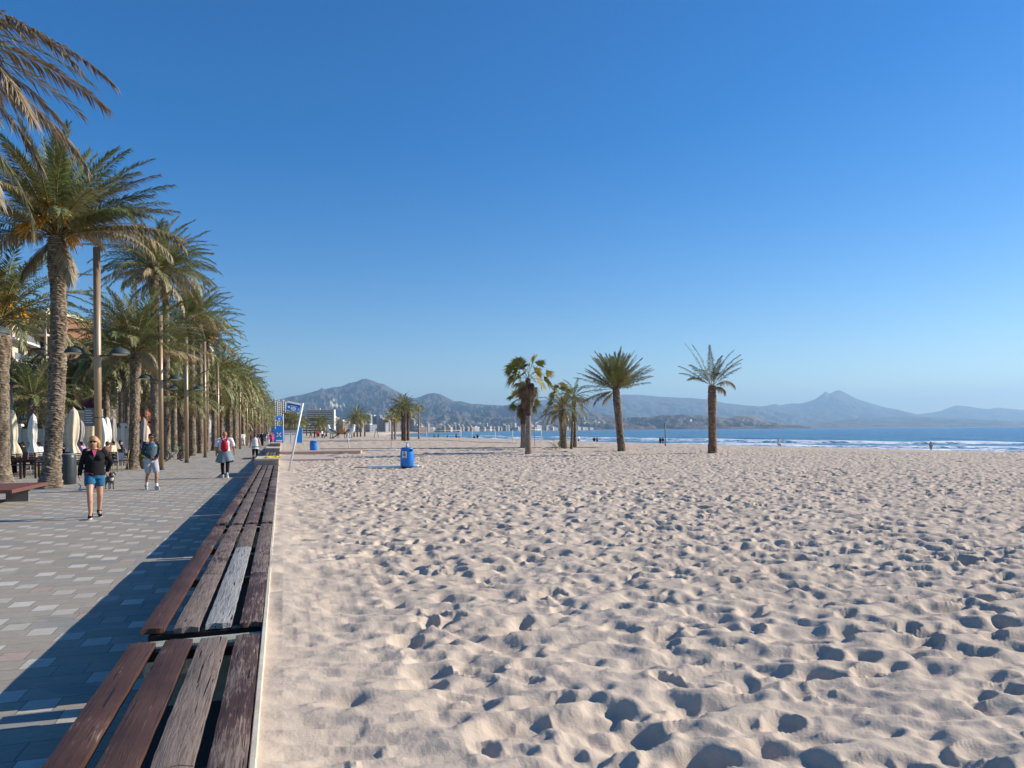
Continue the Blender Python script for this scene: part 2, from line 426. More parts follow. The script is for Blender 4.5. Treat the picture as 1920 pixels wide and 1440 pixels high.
M['hairdark'] = simple('dark_brown_hair', (0.025, 0.014, 0.010), 0.5, 0.35, 25, 0.5, 50, stretch=(3, 3, 0.5))
M['hairbrown'] = simple('chestnut_hair', (0.14, 0.05, 0.03), 0.5, 0.35, 25, 0.5, 50)
M['denim'] = simple('blue_denim', (0.03, 0.06, 0.13), 0.85, 0.2, 12)
M['green'] = simple('green_enamel', (0.03, 0.28, 0.15), 0.4, 0.05, 3)
M['lips'] = simple('lips', (0.40, 0.10, 0.09), 0.5)
M['dogfur'] = simple('grey_black_fur', (0.10, 0.09, 0.085), 0.9, 0.8, 9, 0.8, 60)
M['dogwhite'] = simple('white_fur', (0.60, 0.57, 0.52), 0.9, 0.15, 14, 0.8, 60)
# ------------------------------------------------------------------ terrain functions
SANDZ = 0.33
_cp = sorted([at(1990, 852, SANDZ)[::-1], at(1335, 847.5, SANDZ)[::-1], at(1117, 834, SANDZ)[::-1], at(930, 826, SANDZ)[::-1], at(850, 822, SANDZ)[::-1], (-40, 60), (0, 50), (200, 24), (420, 28), (3500, 640)])
_sh = [(-200, 190), (0, 140), (90, 112), (172, 77), (275, 64), (408, 75), (700, 95), (1000, 150), (1480, 280), (2900, 766), (4000, 1100)]
def crestX(Y): return np.interp(Y, [a for a, b in _cp], [b for a, b in _cp])
def shoreX(Y): return np.interp(Y, [a for a, b in _sh], [b for a, b in _sh])
def sand_base(X, Y):
    X = np.asarray(X, float); Y = np.asarray(Y, float)
    c = crestX(Y); s = shoreX(Y)
    t = (X - c) / np.maximum(s - c, 5)
    tt = np.clip(t, 0, 3)
    z = SANDZ - 2.93 * np.where(tt < 0.12, tt * tt / 0.24 * 1.0, tt - 0.06) / 0.94
    z = np.maximum(z, -3.6)
    return z + (0.035 + 0.10 * fbm(Y * 0.9, X * 0.5, 91, 3)) * np.exp(-(X + 0.12) / 0.40)
def sz(X, Y): return float(sand_base(X, Y))

# ------------------------------------------------------------------ sea (one sheet to the horizon with swell and surf near the beach)
SEAZ = -2.6
def build_sea():
    az = np.concatenate([np.radians(np.linspace(-180, -3, 60)), np.radians(np.linspace(-2.5, 58, 760)), np.radians(np.linspace(60, 179, 50))])
    r = [45.0]
    while r[-1] < 900: r.append(r[-1] * 1.0055)
    while r[-1] < 24000: r.append(r[-1] * 1.06)
    r = np.array(r)
    A, Rr = np.meshgrid(az, r, indexing='ij')
    X = Rr * np.sin(A); Y = Rr * np.cos(A)
    s = shoreX(Y)
    dsh = (X - s) * 0.93
    wob = (fbm(X * 0.018, Y * 0.018, 5, 3) - 0.5) * 26
    d = dsh + wob
    lowf = fbm(Y * 0.02, X * 0.012, 11, 3)
    z = np.zeros_like(X); foam = np.zeros_like(X); sh = np.clip(1 - dsh / 130, 0, 1) * 0.35
    for k, (dc, amp, wd, fm) in enumerate([(7, 0.10, 3.0, 1.0), (17, 0.28, 3.5, 1.0), (30, 0.42, 4.0, 0.95), (45, 0.60, 5.0, 1.0), (64, 0.85, 7.0, 0.8), (90, 0.7, 9.0, 0.1), (125, 0.55, 11, 0.0), (165, 0.5, 12, 0.0), (210, 0.4, 14, 0)]):
        m = fbm(Y * 0.022 + k * 7.7, X * 0.01, 30 + k, 3)
        on = np.clip((m - 0.40) / 0.18, 0, 1) * 0.8 + 0.2
        u = (d - dc - (fbm(Y * 0.03, X * 0.0, 60 + k, 2) - .5) * 12) / wd
        crest = np.where(u < 0, np.exp(-(u * 1.9) ** 2), np.exp(-(u * 0.8) ** 2))
        z += amp * on * crest
        sh += 0.7 * on * crest * (amp > 0.4)
        fl = np.clip((m - 0.50 + 0.16 * fm) / 0.08, 0, 1) * min(1, fm * 1.6)
        foam = np.maximum(foam, fl * np.where(u > 0.25, np.exp(-((u - 0.25) * 2.8) ** 2), np.exp(((u - 0.25)) * 0.75)) * 1.0)
    foam = np.maximum(foam, 0.42 * np.clip(1 - dsh / 34, 0, 1) + 0.22 * np.clip(1 - dsh / 70, 0, 1) * (fbm(X * 0.1, Y * 0.05, 3, 4) > .45))
    foam = foam * (fbm(X * .25, Y * .15, 71, 3) * 0.9 + 0.45)
    fade = np.clip(1 - (Rr - 300) / 600, 0, 1)
    z = z * fade + (fbm(X * 0.08, Y * 0.05, 9, 4) - 0.5) * 0.35 * fade
    z = z * np.clip((dsh + 2) / 12, 0, 1)
    foam = foam * fade
    V = np.stack([X, Y, z + SEAZ], -1).reshape(-1, 3)
    col = np.stack([foam, np.clip(sh, 0, 1), foam * 0], -1).reshape(-1, 3)
    Fc = grid_faces(len(az), len(r))
    o = mesh_np('sea', V, Fc[:, ::-1], M['sea'], None, True, col)
    tag(o, 'blue sea with white surf rolling onto the beach', None, None, 'structure')
build_sea()

# ------------------------------------------------------------------ beach sand with trodden footprints
def raster():
    res = 0.024; x0, y0 = -0.2, -2.0
    nx, ny = int(40 / res), int(46 / res)
    gx, gy = np.meshgrid(x0 + np.arange(nx) * res, y0 + np.arange(ny) * res, indexing='ij')
    h = (fbm(gx * 0.55, gy * 0.55, 2, 3) - 0.5) * 0.10 + (fbm(gx * 2.2, gy * 2.2, 5, 3) - 0.5) * 0.085
    trod = np.clip((fbm(gx * 0.30, gy * 0.30, 61, 3) - 0.36) / 0.2, 0.8, 1.2)
    rng = np.random.default_rng(5)
    W = 14
    ox, oy = np.meshgrid(np.arange(-W, W + 1) * res, np.arange(-W, W + 1) * res, indexing='ij')
    def stamp(N, depth, la, lb, rim):
        cx = rng.integers(W, nx - W - 1, N); cy = rng.integers(W, ny - W - 1, N)
        an = np.where(rng.random(N) < 0.6, rng.normal(0.1, 0.45, N), rng.uniform(0, PI, N))
        dp = depth * rng.uniform(0.3, 1.5, N) * trod[cx, cy]; a = la * rng.uniform(0.7, 1.3, N); b = lb * rng.uniform(0.7, 1.35, N)
        til = rng.uniform(-0.8, 0.8, N); hl = rng.uniform(-.5, .5, N); keep = rng.random(N)
        for k in range(N):
            i, j = cx[k], cy[k]
            wall = min(1.0, max(0.5, (x0 + i * res + 0.1) / 1.1))
            if keep[k] > wall: continue
            c, s = math.cos(an[k]), math.sin(an[k])
            u = (ox * c + oy * s) / a[k]; v = (-ox * s + oy * c) / (b[k] * (1 + 0.22 * u))
            q = np.sqrt(u * u + v * v)
            blk = h[i - W:i + W + 1, j - W:j + W + 1]
            inside = 1 / (1 + np.exp((q - 1) * 11))
            rimv = np.exp(-((q - 1.28) / 0.24) ** 2) * (0.7 + til[k] * u)
            mean = blk[W, W]; d = dp[k] * wall
            blk += inside * (0.7 * (mean - blk)) - inside * d * (1 - 0.3 * q * (q < 1) + hl[k] * u * (q < 1)) + rimv * d * rim
    def blur(a, n):
        for _ in range(n):
            a = (np.roll(a, 1, 0) + 2 * a + np.roll(a, -1, 0)) / 4
            a = (np.roll(a, 1, 1) + 2 * a + np.roll(a, -1, 1)) / 4
        return a
    stamp(26000, 0.044, 0.14, 0.082, 0.40)
    h = blur(h, 3)
    stamp(50000, 0.040, 0.11, 0.056, 0.42)
    h = blur(h, 1)
    stamp(38000, 0.040, 0.11, 0.046, 0.45)
    h = blur(h, 1)
    stamp(16000, 0.040, 0.12, 0.05, 0.5)
    h += (fbm(gx * 11, gy * 11, 8, 2) - 0.5) * 0.014
    wallz = np.exp(-((gx - 0.55) / 0.5) ** 2)
    h += wallz * np.sin(gy * 38 + fbm(gx * 2, gy * 2, 9, 2) * 16) * 0.006
    lo = blur(h[::4, ::4], 12)
    h -= np.repeat(np.repeat(lo, 4, 0), 4, 1)[:nx, :ny] * 0.85
    rd = 1 - np.abs(fbm(gx * 0.9 + gy * 0.25, gy * 3.4, 44, 4) * 2 - 1)
    rs = 1 - np.abs(fbm(gx * 2.4 + gy * 0.8, gy * 6.5, 47, 3) * 2 - 1)
    h = h * 0.86 + 0.040 * (rd ** 3 - 0.4) + 0.026 * (rs ** 3 - 0.4)
    h = np.where(h > 0, 0.042 * np.tanh(h / 0.042), 0.075 * np.tanh(h / 0.075)) * 1.02
    h += (fbm(gx * 16, gy * 16, 18, 2) - 0.5) * 0.009
    return x0, y0, res, h
def build_beach():
    x0, y0, res, h = raster()
    az = np.concatenate([np.radians(np.linspace(0, 0.9, 6)), np.radians(np.linspace(1.0, 56, 960)), np.radians(np.linspace(56.5, 100, 120)), np.radians(np.linspace(103, 180, 26))])
    r = list(np.concatenate([[0.0, 0.3, 0.6, 0.8], np.arange(1.0, 3.6, 0.016)]))
    while r[-1] < 62: r.append(r[-1] + max(0.016, r[-1] * 0.0047))
    while r[-1] < 150: r.append(r[-1] * 1.008)
    while r[-1] < 1600: r.append(r[-1] * 1.03)
    r = np.array(r)
    A, Rr = np.meshgrid(az, r, indexing='ij')
    X = -0.12 + Rr * np.sin(A); Y = Rr * np.cos(A)
    base = sand_base(X, Y)
    nx, ny = h.shape
    fx = (X - x0) / res; fy = (Y - y0) / res
    ins = (fx > 1) & (fx < nx - 2) & (fy > 1) & (fy < ny - 2)
    ix = np.clip(fx.astype(int), 0, nx - 2); iy = np.clip(fy.astype(int), 0, ny - 2)
    tx = np.clip(fx - ix, 0, 1); ty = np.clip(fy - iy, 0, 1)
    hv = (h[ix, iy] * (1 - tx) + h[ix + 1, iy] * tx) * (1 - ty) + (h[ix, iy + 1] * (1 - tx) + h[ix + 1, iy + 1] * tx) * ty
    far = (fbm(X * 1.9, Y * 2.6, 21, 3) - 0.5) * 0.19
    edge = np.clip(np.minimum.reduce([nx - 30 - fx, fy - 10, ny - 30 - fy]) / 60, 0, 1) * ins
    nearw = np.clip(fx / 30, 0, 1)
    disp = hv * edge + far * (1 - edge)
    c = crestX(Y); s = shoreX(Y)
    t = (X - c) / np.maximum(s - c, 5)
    disp = disp * np.clip(1.25 - np.clip(t, 0, 1) * 1.6, 0.04, 1) * np.clip((X + 0.12) / 0.12, 0, 1)
    disp *= np.clip(1 - (Rr - 150) / 300, 0.15, 1)
    z = base + disp
    wet = np.clip((0.86 - t) / 0.1, 0, 1)
    col = np.stack([wet, wet, wet], -1).reshape(-1, 3)
    V = np.stack([X, Y, z], -1).reshape(-1, 3)
    Fc = grid_faces(len(az), len(r))
    o = mesh_np('beach', V, Fc[:, ::-1], M['sand'], None, True, col)
    tag(o, 'pale beige beach sand covered in footprints', None, None, 'structure')
build_beach()

# ------------------------------------------------------------------ promenade and land
def sheet(name, pts, z, mat, label=None, kind='structure', thick=0.0):
    b = MB(); n = len(pts)
    if thick:
        b.add([(x, y, z) for x, y in pts] + [(x, y, z - thick) for x, y in pts], [tuple(range(n)), tuple(range(2 * n - 1, n - 1, -1))] + [(i, i + n, (i + 1) % n + n, (i + 1) % n) for i in range(n)])
    else: b.add([(x, y, z) for x, y in pts], [tuple(range(n))])
    o = b.build(name, mat); return tag(o, label, None, None, kind)
sheet('promenade', [(-0.86, -12), (-0.86, 420), (-24, 420), (-24, -12)], 0.0, M['paving'], 'promenade paved in grey slabs with scattered light stones')
sheet('ground', [(-0.3, -300), (-0.3, 430), (20, 700), (120, 1500), (500, 2900), (-6000, 6000), (-9000, 2000), (-4000, -300)], -0.03, M['dirt'], 'level ground behind the promenade')
sheet('road', [(-26, -60), (-26, 420), (-34, 420), (-34, -60)], -0.012, M['asphalt'], 'asphalt road behind the terraces')

# access path across the sand
def sand_box(name, quad_px, z, h, mat, label, kind='structure', cat=None):
    pts = [at(px, py, z) for px, py in quad_px]
    return sheet(name, pts, z, mat, label, kind, h)
Y1 = 41.0
sheet('path', [(-0.10, 36.2), (2.4, 36.2), (2.7, 41.0), (-0.10, 41.0)], SANDZ + 0.10, M['pinkc2'], 'pale pink concrete landing between wall and sand', 'structure', 0.7)
sheet('path', [(-0.10, 46.0), (4.6, 46.0), (5.0, 49.0), (-0.10, 49.0)], SANDZ + 0.20, M['pinkc'], 'brown pink ramp crossing the sand behind the blue bin', 'structure', 0.7)

# ------------------------------------------------------------------ mountains and hills
MOUNTS = []
def ridge(name, pts, D, Wf, Wb, amp, seed, label, step=2.0, rough=0.0, quarry=None, tone=0.0, nt=70, foot=-2.2):
    pts = sorted(pts); px = np.arange(pts[0][0], pts[-1][0] + step, step)
    py = np.interp(px, [p[0] for p in pts], [p[1] for p in pts])
    hzl = PY0 - ROLL * (px - PX0)
    el = (hzl - py)
    el = el + (fbm(px * 0.06, px * 0 + seed, seed, 4) - 0.5) * rough
    H = np.maximum(el, 0.4) / F * D + EYE - foot
    t = np.concatenate([np.linspace(-1, 0, nt), np.linspace(0, 1, 10)[1:]])
    P, T = np.meshgrid(px, t, indexing='ij')
    kk = int(18 / step); Hs = np.convolve(np.pad(H, kk, 'edge'), np.hanning(2 * kk + 1) / np.hanning(2 * kk + 1).sum(), 'valid')
    HH = Hs[:, None] + (H - Hs)[:, None] * np.exp(-(T / 0.13) ** 2)
    zc = D + np.where(T < 0, T * Wf, T * Wb)
    xc = (P - 960) / F * zc * 1.0
    X = xc * CT + zc * ST; Y = -xc * ST + zc * CT
    S = np.where(T < 0, (1 + T) ** 1.45, (1 - T) ** 1.3)
    sc = 1.0 / (D * 0.035)
    g = fbm(X * sc * 1.3 + 3, Y * sc * 0.6, seed + 3, 5, 0.55)
    rid = 1 - np.abs(fbm(X * sc * 1.1, Y * sc * 0.5, seed + 9, 5, 0.55) * 2 - 1) * 1.0
    body = np.sin(np.clip(1 + T, 0, 1) * PI) ** 0.8 * (T < 0)
    rid2 = 1 - np.abs(fbm(X * sc * 3.6, Y * sc * 1.8, seed + 19, 4, 0.55) * 2 - 1)
    Z = HH * S + body * (rid2 - 0.78) * amp * 0.45 + body * (rid - 0.78) * amp * 0.8 + body * (g - 0.5) * amp * 0.6
    cap = HH * (1 + T * (Wf / D) * 0.9)           # stays below the sight line to the crest
    Z = np.where(T < 0, np.minimum(Z, cap * 0.995), Z)
    Z = np.maximum(Z, 0) + foot
    col = np.zeros(X.shape + (3,))
    if quarry:
        qx0, qx1, qy0, qy1 = quarry
        scr = (PY0 - ROLL * (P - PX0)) - (Z - EYE) / zc * F
        u = (P - (qx0 + qx1) / 2) / ((qx1 - qx0) / 2); v = (scr - (qy0 + qy1) / 2) / ((qy1 - qy0) / 2)
        # the quarry is a worn patch on the real slope
        col[..., 0] = np.clip((1.35 - np.sqrt(u * u + v * v) + (fbm(P * .3, scr * .3, 4, 2) - .5) * .5) * 3, 0, 1) * (np.abs(u) < 1.4) * (T < 0)
    if tone: col[..., 1] = tone
    V = np.stack([X, Y, Z], -1).reshape(-1, 3)
    o = mesh_np(name, V, grid_faces(len(px), len(t))[:, ::-1], M['mountain'], None, True, col.reshape(-1, 3))
    tag(o, label, None, None, 'structure'); MOUNTS.append(o)
    return X, Y, Z
ridge('mountain', [(300, 800), (430, 775), (520, 750), (545, 744), (575, 738), (600, 731), (604, 727), (608, 730), (625, 726), (642, 724), (656, 718), (670, 715), (680, 710), (687, 709.5), (697, 713), (712, 719), (722, 721), (735, 729), (752, 737), (768, 745), (779, 747), (790, 743), (803, 738), (815, 736.5), (826, 739), (840, 746), (853, 753), (865, 752), (885, 757), (905, 758), (948, 760), (965, 757), (1000, 757), (1080, 768), (1200, 790), (1290, 803)],
      11500, 5200, 4000, 460, 3, 'rocky grey mountain massif with a pale quarry scar', 1.6, 1.5, (620, 648, 748, 761), nt=110)
ridge('mountain', [(900, 790), (960, 758), (985, 752), (1030, 749), (1080, 748), (1120, 744), (1160, 740), (1195, 740), (1240, 744), (1290, 746), (1330, 749), (1360, 756), (1400, 760), (1440, 763), (1500, 775), (1560, 790)],
      17500, 5000, 4000, 300, 8, 'long hazy blue ridge beyond the beach palms', 2, 1.2)
ridge('mountain', [(1300, 790), (1360, 768), (1400, 763), (1430, 762), (1455, 757), (1462, 760), (1487, 756), (1500, 757), (1528, 749), (1534, 745), (1545, 737), (1547, 734), (1551, 734.5), (1553, 738), (1560, 737), (1568, 732.5), (1576, 731.5), (1590, 739), (1605, 747), (1620, 752), (1640, 758), (1665, 765), (1685, 768), (1720, 777), (1800, 790)],
      20500, 5000, 5000, 420, 12, 'pointed blue peak with a notch beside its summit', 1.6, 0.8)
ridge('mountain', [(1640, 795), (1700, 780), (1725, 776), (1745, 774), (1765, 770), (1785, 762), (1795, 760), (1815, 762), (1835, 765), (1855, 767), (1870, 764.5), (1895, 766), (1920, 769), (1990, 775), (2150, 785)],
      21800, 4200, 1500, 300, 15, 'faint far mountains at the right end of the bay', 2.5, 0.8)
ridge('hill', [(1500, 796), (1560, 786), (1640, 782), (1720, 781), (1800, 784), (1880, 789), (1960, 792), (2100, 794)], 14800, 3000, 3000, 200, 19, 'low hazy hills behind the far end of the bay', 2.5, 2.0)
ridge('hill', [(420, 800), (500, 790), (600, 786), (700, 784), (780, 783), (840, 778), (900, 781), (960, 783), (1010, 781), (1060, 774), (1085, 779), (1110, 772), (1135, 780), (1165, 785), (1220, 781), (1290, 777), (1340, 782), (1390, 789), (1450, 796), (1520, 800)],
      7600, 2600, 2500, 150, 23, 'brown eroded foothills above the seaside town', 1.6, 5.0, nt=80, tone=0.35)
ridge('hill', [(1170, 801), (1240, 795), (1300, 791), (1345, 788), (1375, 781), (1392, 778.5), (1415, 781), (1432, 789), (1455, 792), (1475, 797), (1500, 800)],
      7200, 900, 1500, 90, 29, 'brown headland with pale cliffs at the waterline', 1.2, 2.0, tone=0.8)
ridge('hill', [(1440, 800), (1480, 796.5), (1530, 797), (1580, 795), (1640, 796), (1700, 796), (1760, 798), (1850, 797.5), (1960, 797), (2100, 797)],
      9500, 900, 1500, 40, 33, 'low pale coastal strip at the end of the bay', 2.0, 1.5, tone=0.6)
# low coast that carries the seaside town
cf = [(380, 500), (560, 620), (700, 900), (800, 1400), (880, 2400), (960, 2900), (1060, 3300), (1120, 4300), (1200, 5600), (1400, 6100), (1520, 7600), (1800, 8400), (2200, 8600)]
cpx = np.arange(380, 2200, 6.0); cd = np.interp(cpx, [a for a, b in cf], [b for a, b in cf]) * (1 + (fbm(cpx * 0.03, cpx * 0, 4, 3) - .5) * .06)
cb = MB(); cv = []
for k, (p, d) in enumerate(zip(cpx, cd)):
    for dd, zz in ((d, -2.75), (d + 60, -1.9), (23500, -1.9)):
        X, Y = atp(p, dd); cv.append((X, Y, zz))
cfc = []
for k in range(len(cpx) - 1):
    for j in range(2): cfc.append((k * 3 + j, (k + 1) * 3 + j, (k + 1) * 3 + j + 1, k * 3 + j + 1))
cb.add(cv, cfc)
tag(cb.build('coast', simple('coast_land', (0.20, 0.17, 0.12), 0.95, 0.3, 0.01)), 'flat coastal land under the seaside town', None, None, 'structure')

# ------------------------------------------------------------------ haze
hb = MB(); hb.box(-26000, 27000, -3000, 26500, -5, 1250)
ho = hb.build('haze', None); ho.data.materials.clear()
hm = bpy.data.materials.new('haze'); hm.use_nodes = True; ht = hm.node_tree
for n_ in list(ht.nodes):
    if n_.type == 'BSDF_PRINCIPLED': ht.nodes.remove(n_)
pv = ht.nodes.new('ShaderNodeVolumePrincipled')
pv.inputs['Color'].default_value = (0.46, 0.73, 1.0, 1); pv.inputs['Density'].default_value = 0.000066; pv.inputs['Anisotropy'].default_value = 0.2
ht.links.new(pv.outputs[0], ht.nodes['Material Output'].inputs['Volume'])
ho.data.materials.append(hm); tag(ho, 'thin blue haze over the bay', None, None, 'stuff')
# ------------------------------------------------------------------ timber bench seats on the beach wall
BT = 0.45
ROWS = [(-0.885, -0.745), (-0.682, -0.531), (-0.493, -0.335), (-0.279, -0.135)]
rngb = random.Random(3)
def plank(x0, x1, y0, y1, mat, parent, dz=0.0, sk=0.0):
    """one board, grid topped so that it can cup and wear at the ends"""
    nx, ny = 6, max(8, int((y1 - y0) / 0.12))
    th = 0.042; V = []; b = MB()
    sd_ = rngb.random() * 99
    top = []
    for j in range(ny + 1):
        y = y0 + (y1 - y0) * j / ny
        for i in range(nx + 1):
            u = i / nx; x = x0 + (x1 - x0) * u
            e = min(u, 1 - u)
            z = BT + dz - (0.006 if e < 0.01 else 0.0) - (0.0025 if 0.01 < e < 0.2 else 0)
            ee = min(j, ny - j)
            if ee == 0: z -= 0.006
            xw = x + 0.0008 * math.sin(y * 3 + sd_) + sk * (y - y0)
            if e < 0.01: xw += 0.0015 * math.sin(y * 17 + sd_ * 3)
            if ee == 0: y_ = y + 0.006 * math.sin(x * 60 + sd_) * 1
            else: y_ = y
            z += 0.002 * math.sin(y * 5 + sd_ + x * 20)
            V.append((xw, y_, z))
    W = nx + 1
    Fs = [(j * W + i, j * W + i + 1, (j + 1) * W + i + 1, (j + 1) * W + i) for j in range(ny) for i in range(nx)]
    k = len(V)
    V += [(v[0], v[1], BT + dz - th) for v in V[:k]]
    Fs += [(k + j * W + i, k + (j + 1) * W + i, k + (j + 1) * W + i + 1, k + j * W + i + 1) for j in range(ny) for i in range(nx)]
    for j in range(ny):
        a = j * W; c = a + W
        Fs.append((a, c, k + c, k + a)); a += nx; c += nx
        Fs.append((a, k + a, k + c, c))
    for i in range(nx):
        Fs.append((i, k + i, k + i + 1, i + 1)); a = ny * W + i
        Fs.append((a, a + 1, k + a + 1, k + a))
    b.add(V, Fs)
    return b.build('plank', mat, parent)
def bench_module(y0, y1, spec, label, seed=0, dz=0.0):
    t = empty('timber_bench', (-0.5, (y0 + y1) / 2, 0), 0, label, 'bench', 'timber bench seats along the beach wall')
    ox, oy = 0.5, -(y0 + y1) / 2
    def P(x0, x1, a, b_, m, sk=0.0, d=0.0):
        o = plank(x0, x1, a, b_, M[m], t, dz + d, sk); o.location = (ox, oy, 0)
    for r, row in enumerate(spec):
        x0, x1 = ROWS[r]
        cuts, mats = row
        ys = [y0 + 0.0] + [y0 + c * (y1 - y0) for c in cuts] + [y1]
        for k, m in enumerate(mats):
            P(x0 + rngb.uniform(-.004, .004), x1, ys[k] + (0.004 if k else rngb.uniform(-.02, .03)), ys[k + 1] - (0.0 if k < len(mats) - 1 else rngb.uniform(-.01, .03)), m, rngb.uniform(-.001, .001), rngb.uniform(-.002, .002))
    n = 3
    for k in range(n + 1):
        yy = y0 + 0.02 + (y1 - y0 - 0.12) * k / n
        b = MB(); b.box(-0.84, -0.15, yy, yy + 0.09, 0.345, 0.402, ch=0.006)
        o = b.build('crossbar', M['darkwood'], t); o.location = (ox, oy, 0)
    return t
w_, p_, q_ = 'wood1', 'wood0', 'wood2'
bench_module(-0.6, 4.99, [([], ['wood0']), ([], ['wood0']), ([0.66], ['wood2', 'wood2']), ([], ['wood4'])], 'nearest timber bench module, two dark red planks and two cracked grey brown planks')
bench_module(5.29, 10.9, [([0.62], ['wood0', 'wood4']), ([0.34], ['wood2', 'wood1']), ([0.62], ['wood3', 'wood1']), ([0.33], ['wood4', 'wood1'])], 'second timber bench module with one silver grey plank')
bench_module(11.13, 16.5, [([], ['wood4']), ([.3], ['wood1', 'wood1']), ([], ['wood4']), ([.6], ['wood1', 'wood4'])], 'third timber bench module from the camera, brown planks with a worn second plank')
bench_module(16.62, 21.9, [([.5], ['wood4', 'wood4']), ([], ['wood1']), ([], ['wood4']), ([.4], ['wood4', 'wood1'])], 'fourth timber bench module, behind the one with the worn second plank')
bench_module(22.0, 26.4, [([], ['wood4']), ([], ['wood1']), ([], ['wood1']), ([], ['wood4'])], 'fifth timber bench module, second in front of the pink block')
bench_module(26.5, 30.2, [([], ['wood1']), ([], ['wood4']), ([], ['wood1']), ([], ['wood4'])], 'short sixth timber bench module ending at the pink block')
yy = 33.5
nb = 0
for y0, y1 in [(33.5, 38.8), (38.95, 44.3), (44.4, 49.6), (53.5, 58.8), (58.9, 64.2), (64.3, 69.5), (74, 82), (82.1, 90), (96, 106), (106.1, 116)]:
    nm = ['directly behind the pink block', 'one module behind the pink block', 'last before the second pink block', 'just past the second pink block', 'in the middle past the second pink block', 'last before the third pink block', 'just past the third pink block', 'far beyond the third pink block', 'near the far end of the wall', 'at the very far end of the wall'][nb]
    bench_module(y0, y1, [([], ['wood1']), ([], ['wood4']), ([], ['wood1']), ([], ['wood4'])], 'distant timber bench module ' + nm)
    nb += 1
# wall under the benches
def wall_piece(y0, y1):
    b = MB()
    b.box(-0.130, -0.105, y0, y1, 0.02, 0.432, ch=0.004)                    # thin upstand next to the sand
    b.box(-0.78, -0.60, y0, y1, -0.02, 0.06)
    return b
wt = empty('beach_wall', (-0.5, 60, 0), 0, 'low cream concrete wall edge between the timber benches and the sand', 'wall')
b = MB(); b.box(-0.132, -0.104, -1.0, 117, -0.1, 0.436, ch=0.004); o = b.build('upstand', M['wallc'], wt); o.location = (0.5, -60, 0)
b = MB(); b.box(-0.90, -0.134, -1.0, 117, -0.1, 0.012); o = b.build('footing', M['asphalt'], wt); o.location = (0.5, -60, 0)  # dark footing colour stands in for the shade seen between the planks
for yc in [-0.62, 5.07, 10.95, 16.50, 21.9, 26.4, 38.8, 44.3, 58.8, 64.2]:
    b = MB()
    wd = 0.15 if yc == 5.07 else 0.09
    b.add([(-0.80, yc, 0.012), (-0.134, yc, 0.012), (-0.134, yc + wd, 0.012), (-0.80, yc + wd, 0.012), (-0.84, yc, 0.30), (-0.134, yc, 0.30), (-0.134, yc + wd, 0.30), (-0.84, yc + wd, 0.30),
           (-0.845, yc + .01, 0.385), (-0.134, yc + .006, 0.395), (-0.134, yc + wd - .01, 0.395), (-0.845, yc + wd - .008, 0.385)],
          [(3, 2, 1, 0), (0, 1, 5, 4), (1, 2, 6, 5), (2, 3, 7, 6), (3, 0, 4, 7), (4, 5, 9, 8), (5, 6, 10, 9), (6, 7, 11, 10), (7, 4, 8, 11), (8, 9, 10, 11)])
    o = b.build('pier', M['concrete'], wt); o.location = (0.5, -60, 0)
for k, (y0, y1, h, lb) in enumerate([(30.3, 33.4, 0.70, 'pale pink concrete block with a yellow cloth on top, between bench seats'), (49.8, 53.3, 0.72, 'second pink concrete block along the wall, at the sand ramp'), (69.7, 73.8, 0.74, 'third pink concrete block far down the wall')]):
    t = empty('concrete_block', (-0.5, (y0 + y1) / 2, 0), 0, lb, 'concrete block', 'pink blocks between the bench seats')
    b = MB(); b.box(-0.52, 0.38, y0 - (y0 + y1) / 2, y1 - (y0 + y1) / 2, 0.0, h - 0.08, ch=0.01); b.build('block', M['pinkc'], t)
    b = MB(); b.box(-0.50, 0.40, y0 - (y0 + y1) / 2 - .02, y1 - (y0 + y1) / 2, h - 0.078, h, ch=0.015); b.build('coping', M['wallc'], t)
def cloth_patch(name, cx, cy, z, w, d, mat, label, cat, seed=1, h=0.05):
    n = 18; u, v = np.meshgrid(np.linspace(-1, 1, n), np.linspace(-1, 1, n), indexing='ij')
    Z = z + 0.006 + h * np.maximum(0, fbm(u * 2 + seed, v * 2, seed, 3) - 0.35)
    X = cx + u * w / 2 * (1 + 0.12 * vnoise(v * 3, u * 0, seed)); Y = cy + v * d / 2 * (1 + 0.12 * vnoise(u * 3, v * 0, seed + 3))
    V = np.stack([X, Y, Z], -1).reshape(-1, 3); o = mesh_np(name, V, grid_faces(n, n)[:, ::-1], mat, None, True)
    md = o.modifiers.new('s', 'SOLIDIFY'); md.thickness = 0.006
    return tag(o, label, cat)
cloth_patch('towel', -0.34, 31.2, 0.70, 0.55, 1.2, M['yellow'], 'crumpled yellow cloth lying on the pink concrete block', 'cloth', 3, 0.12)

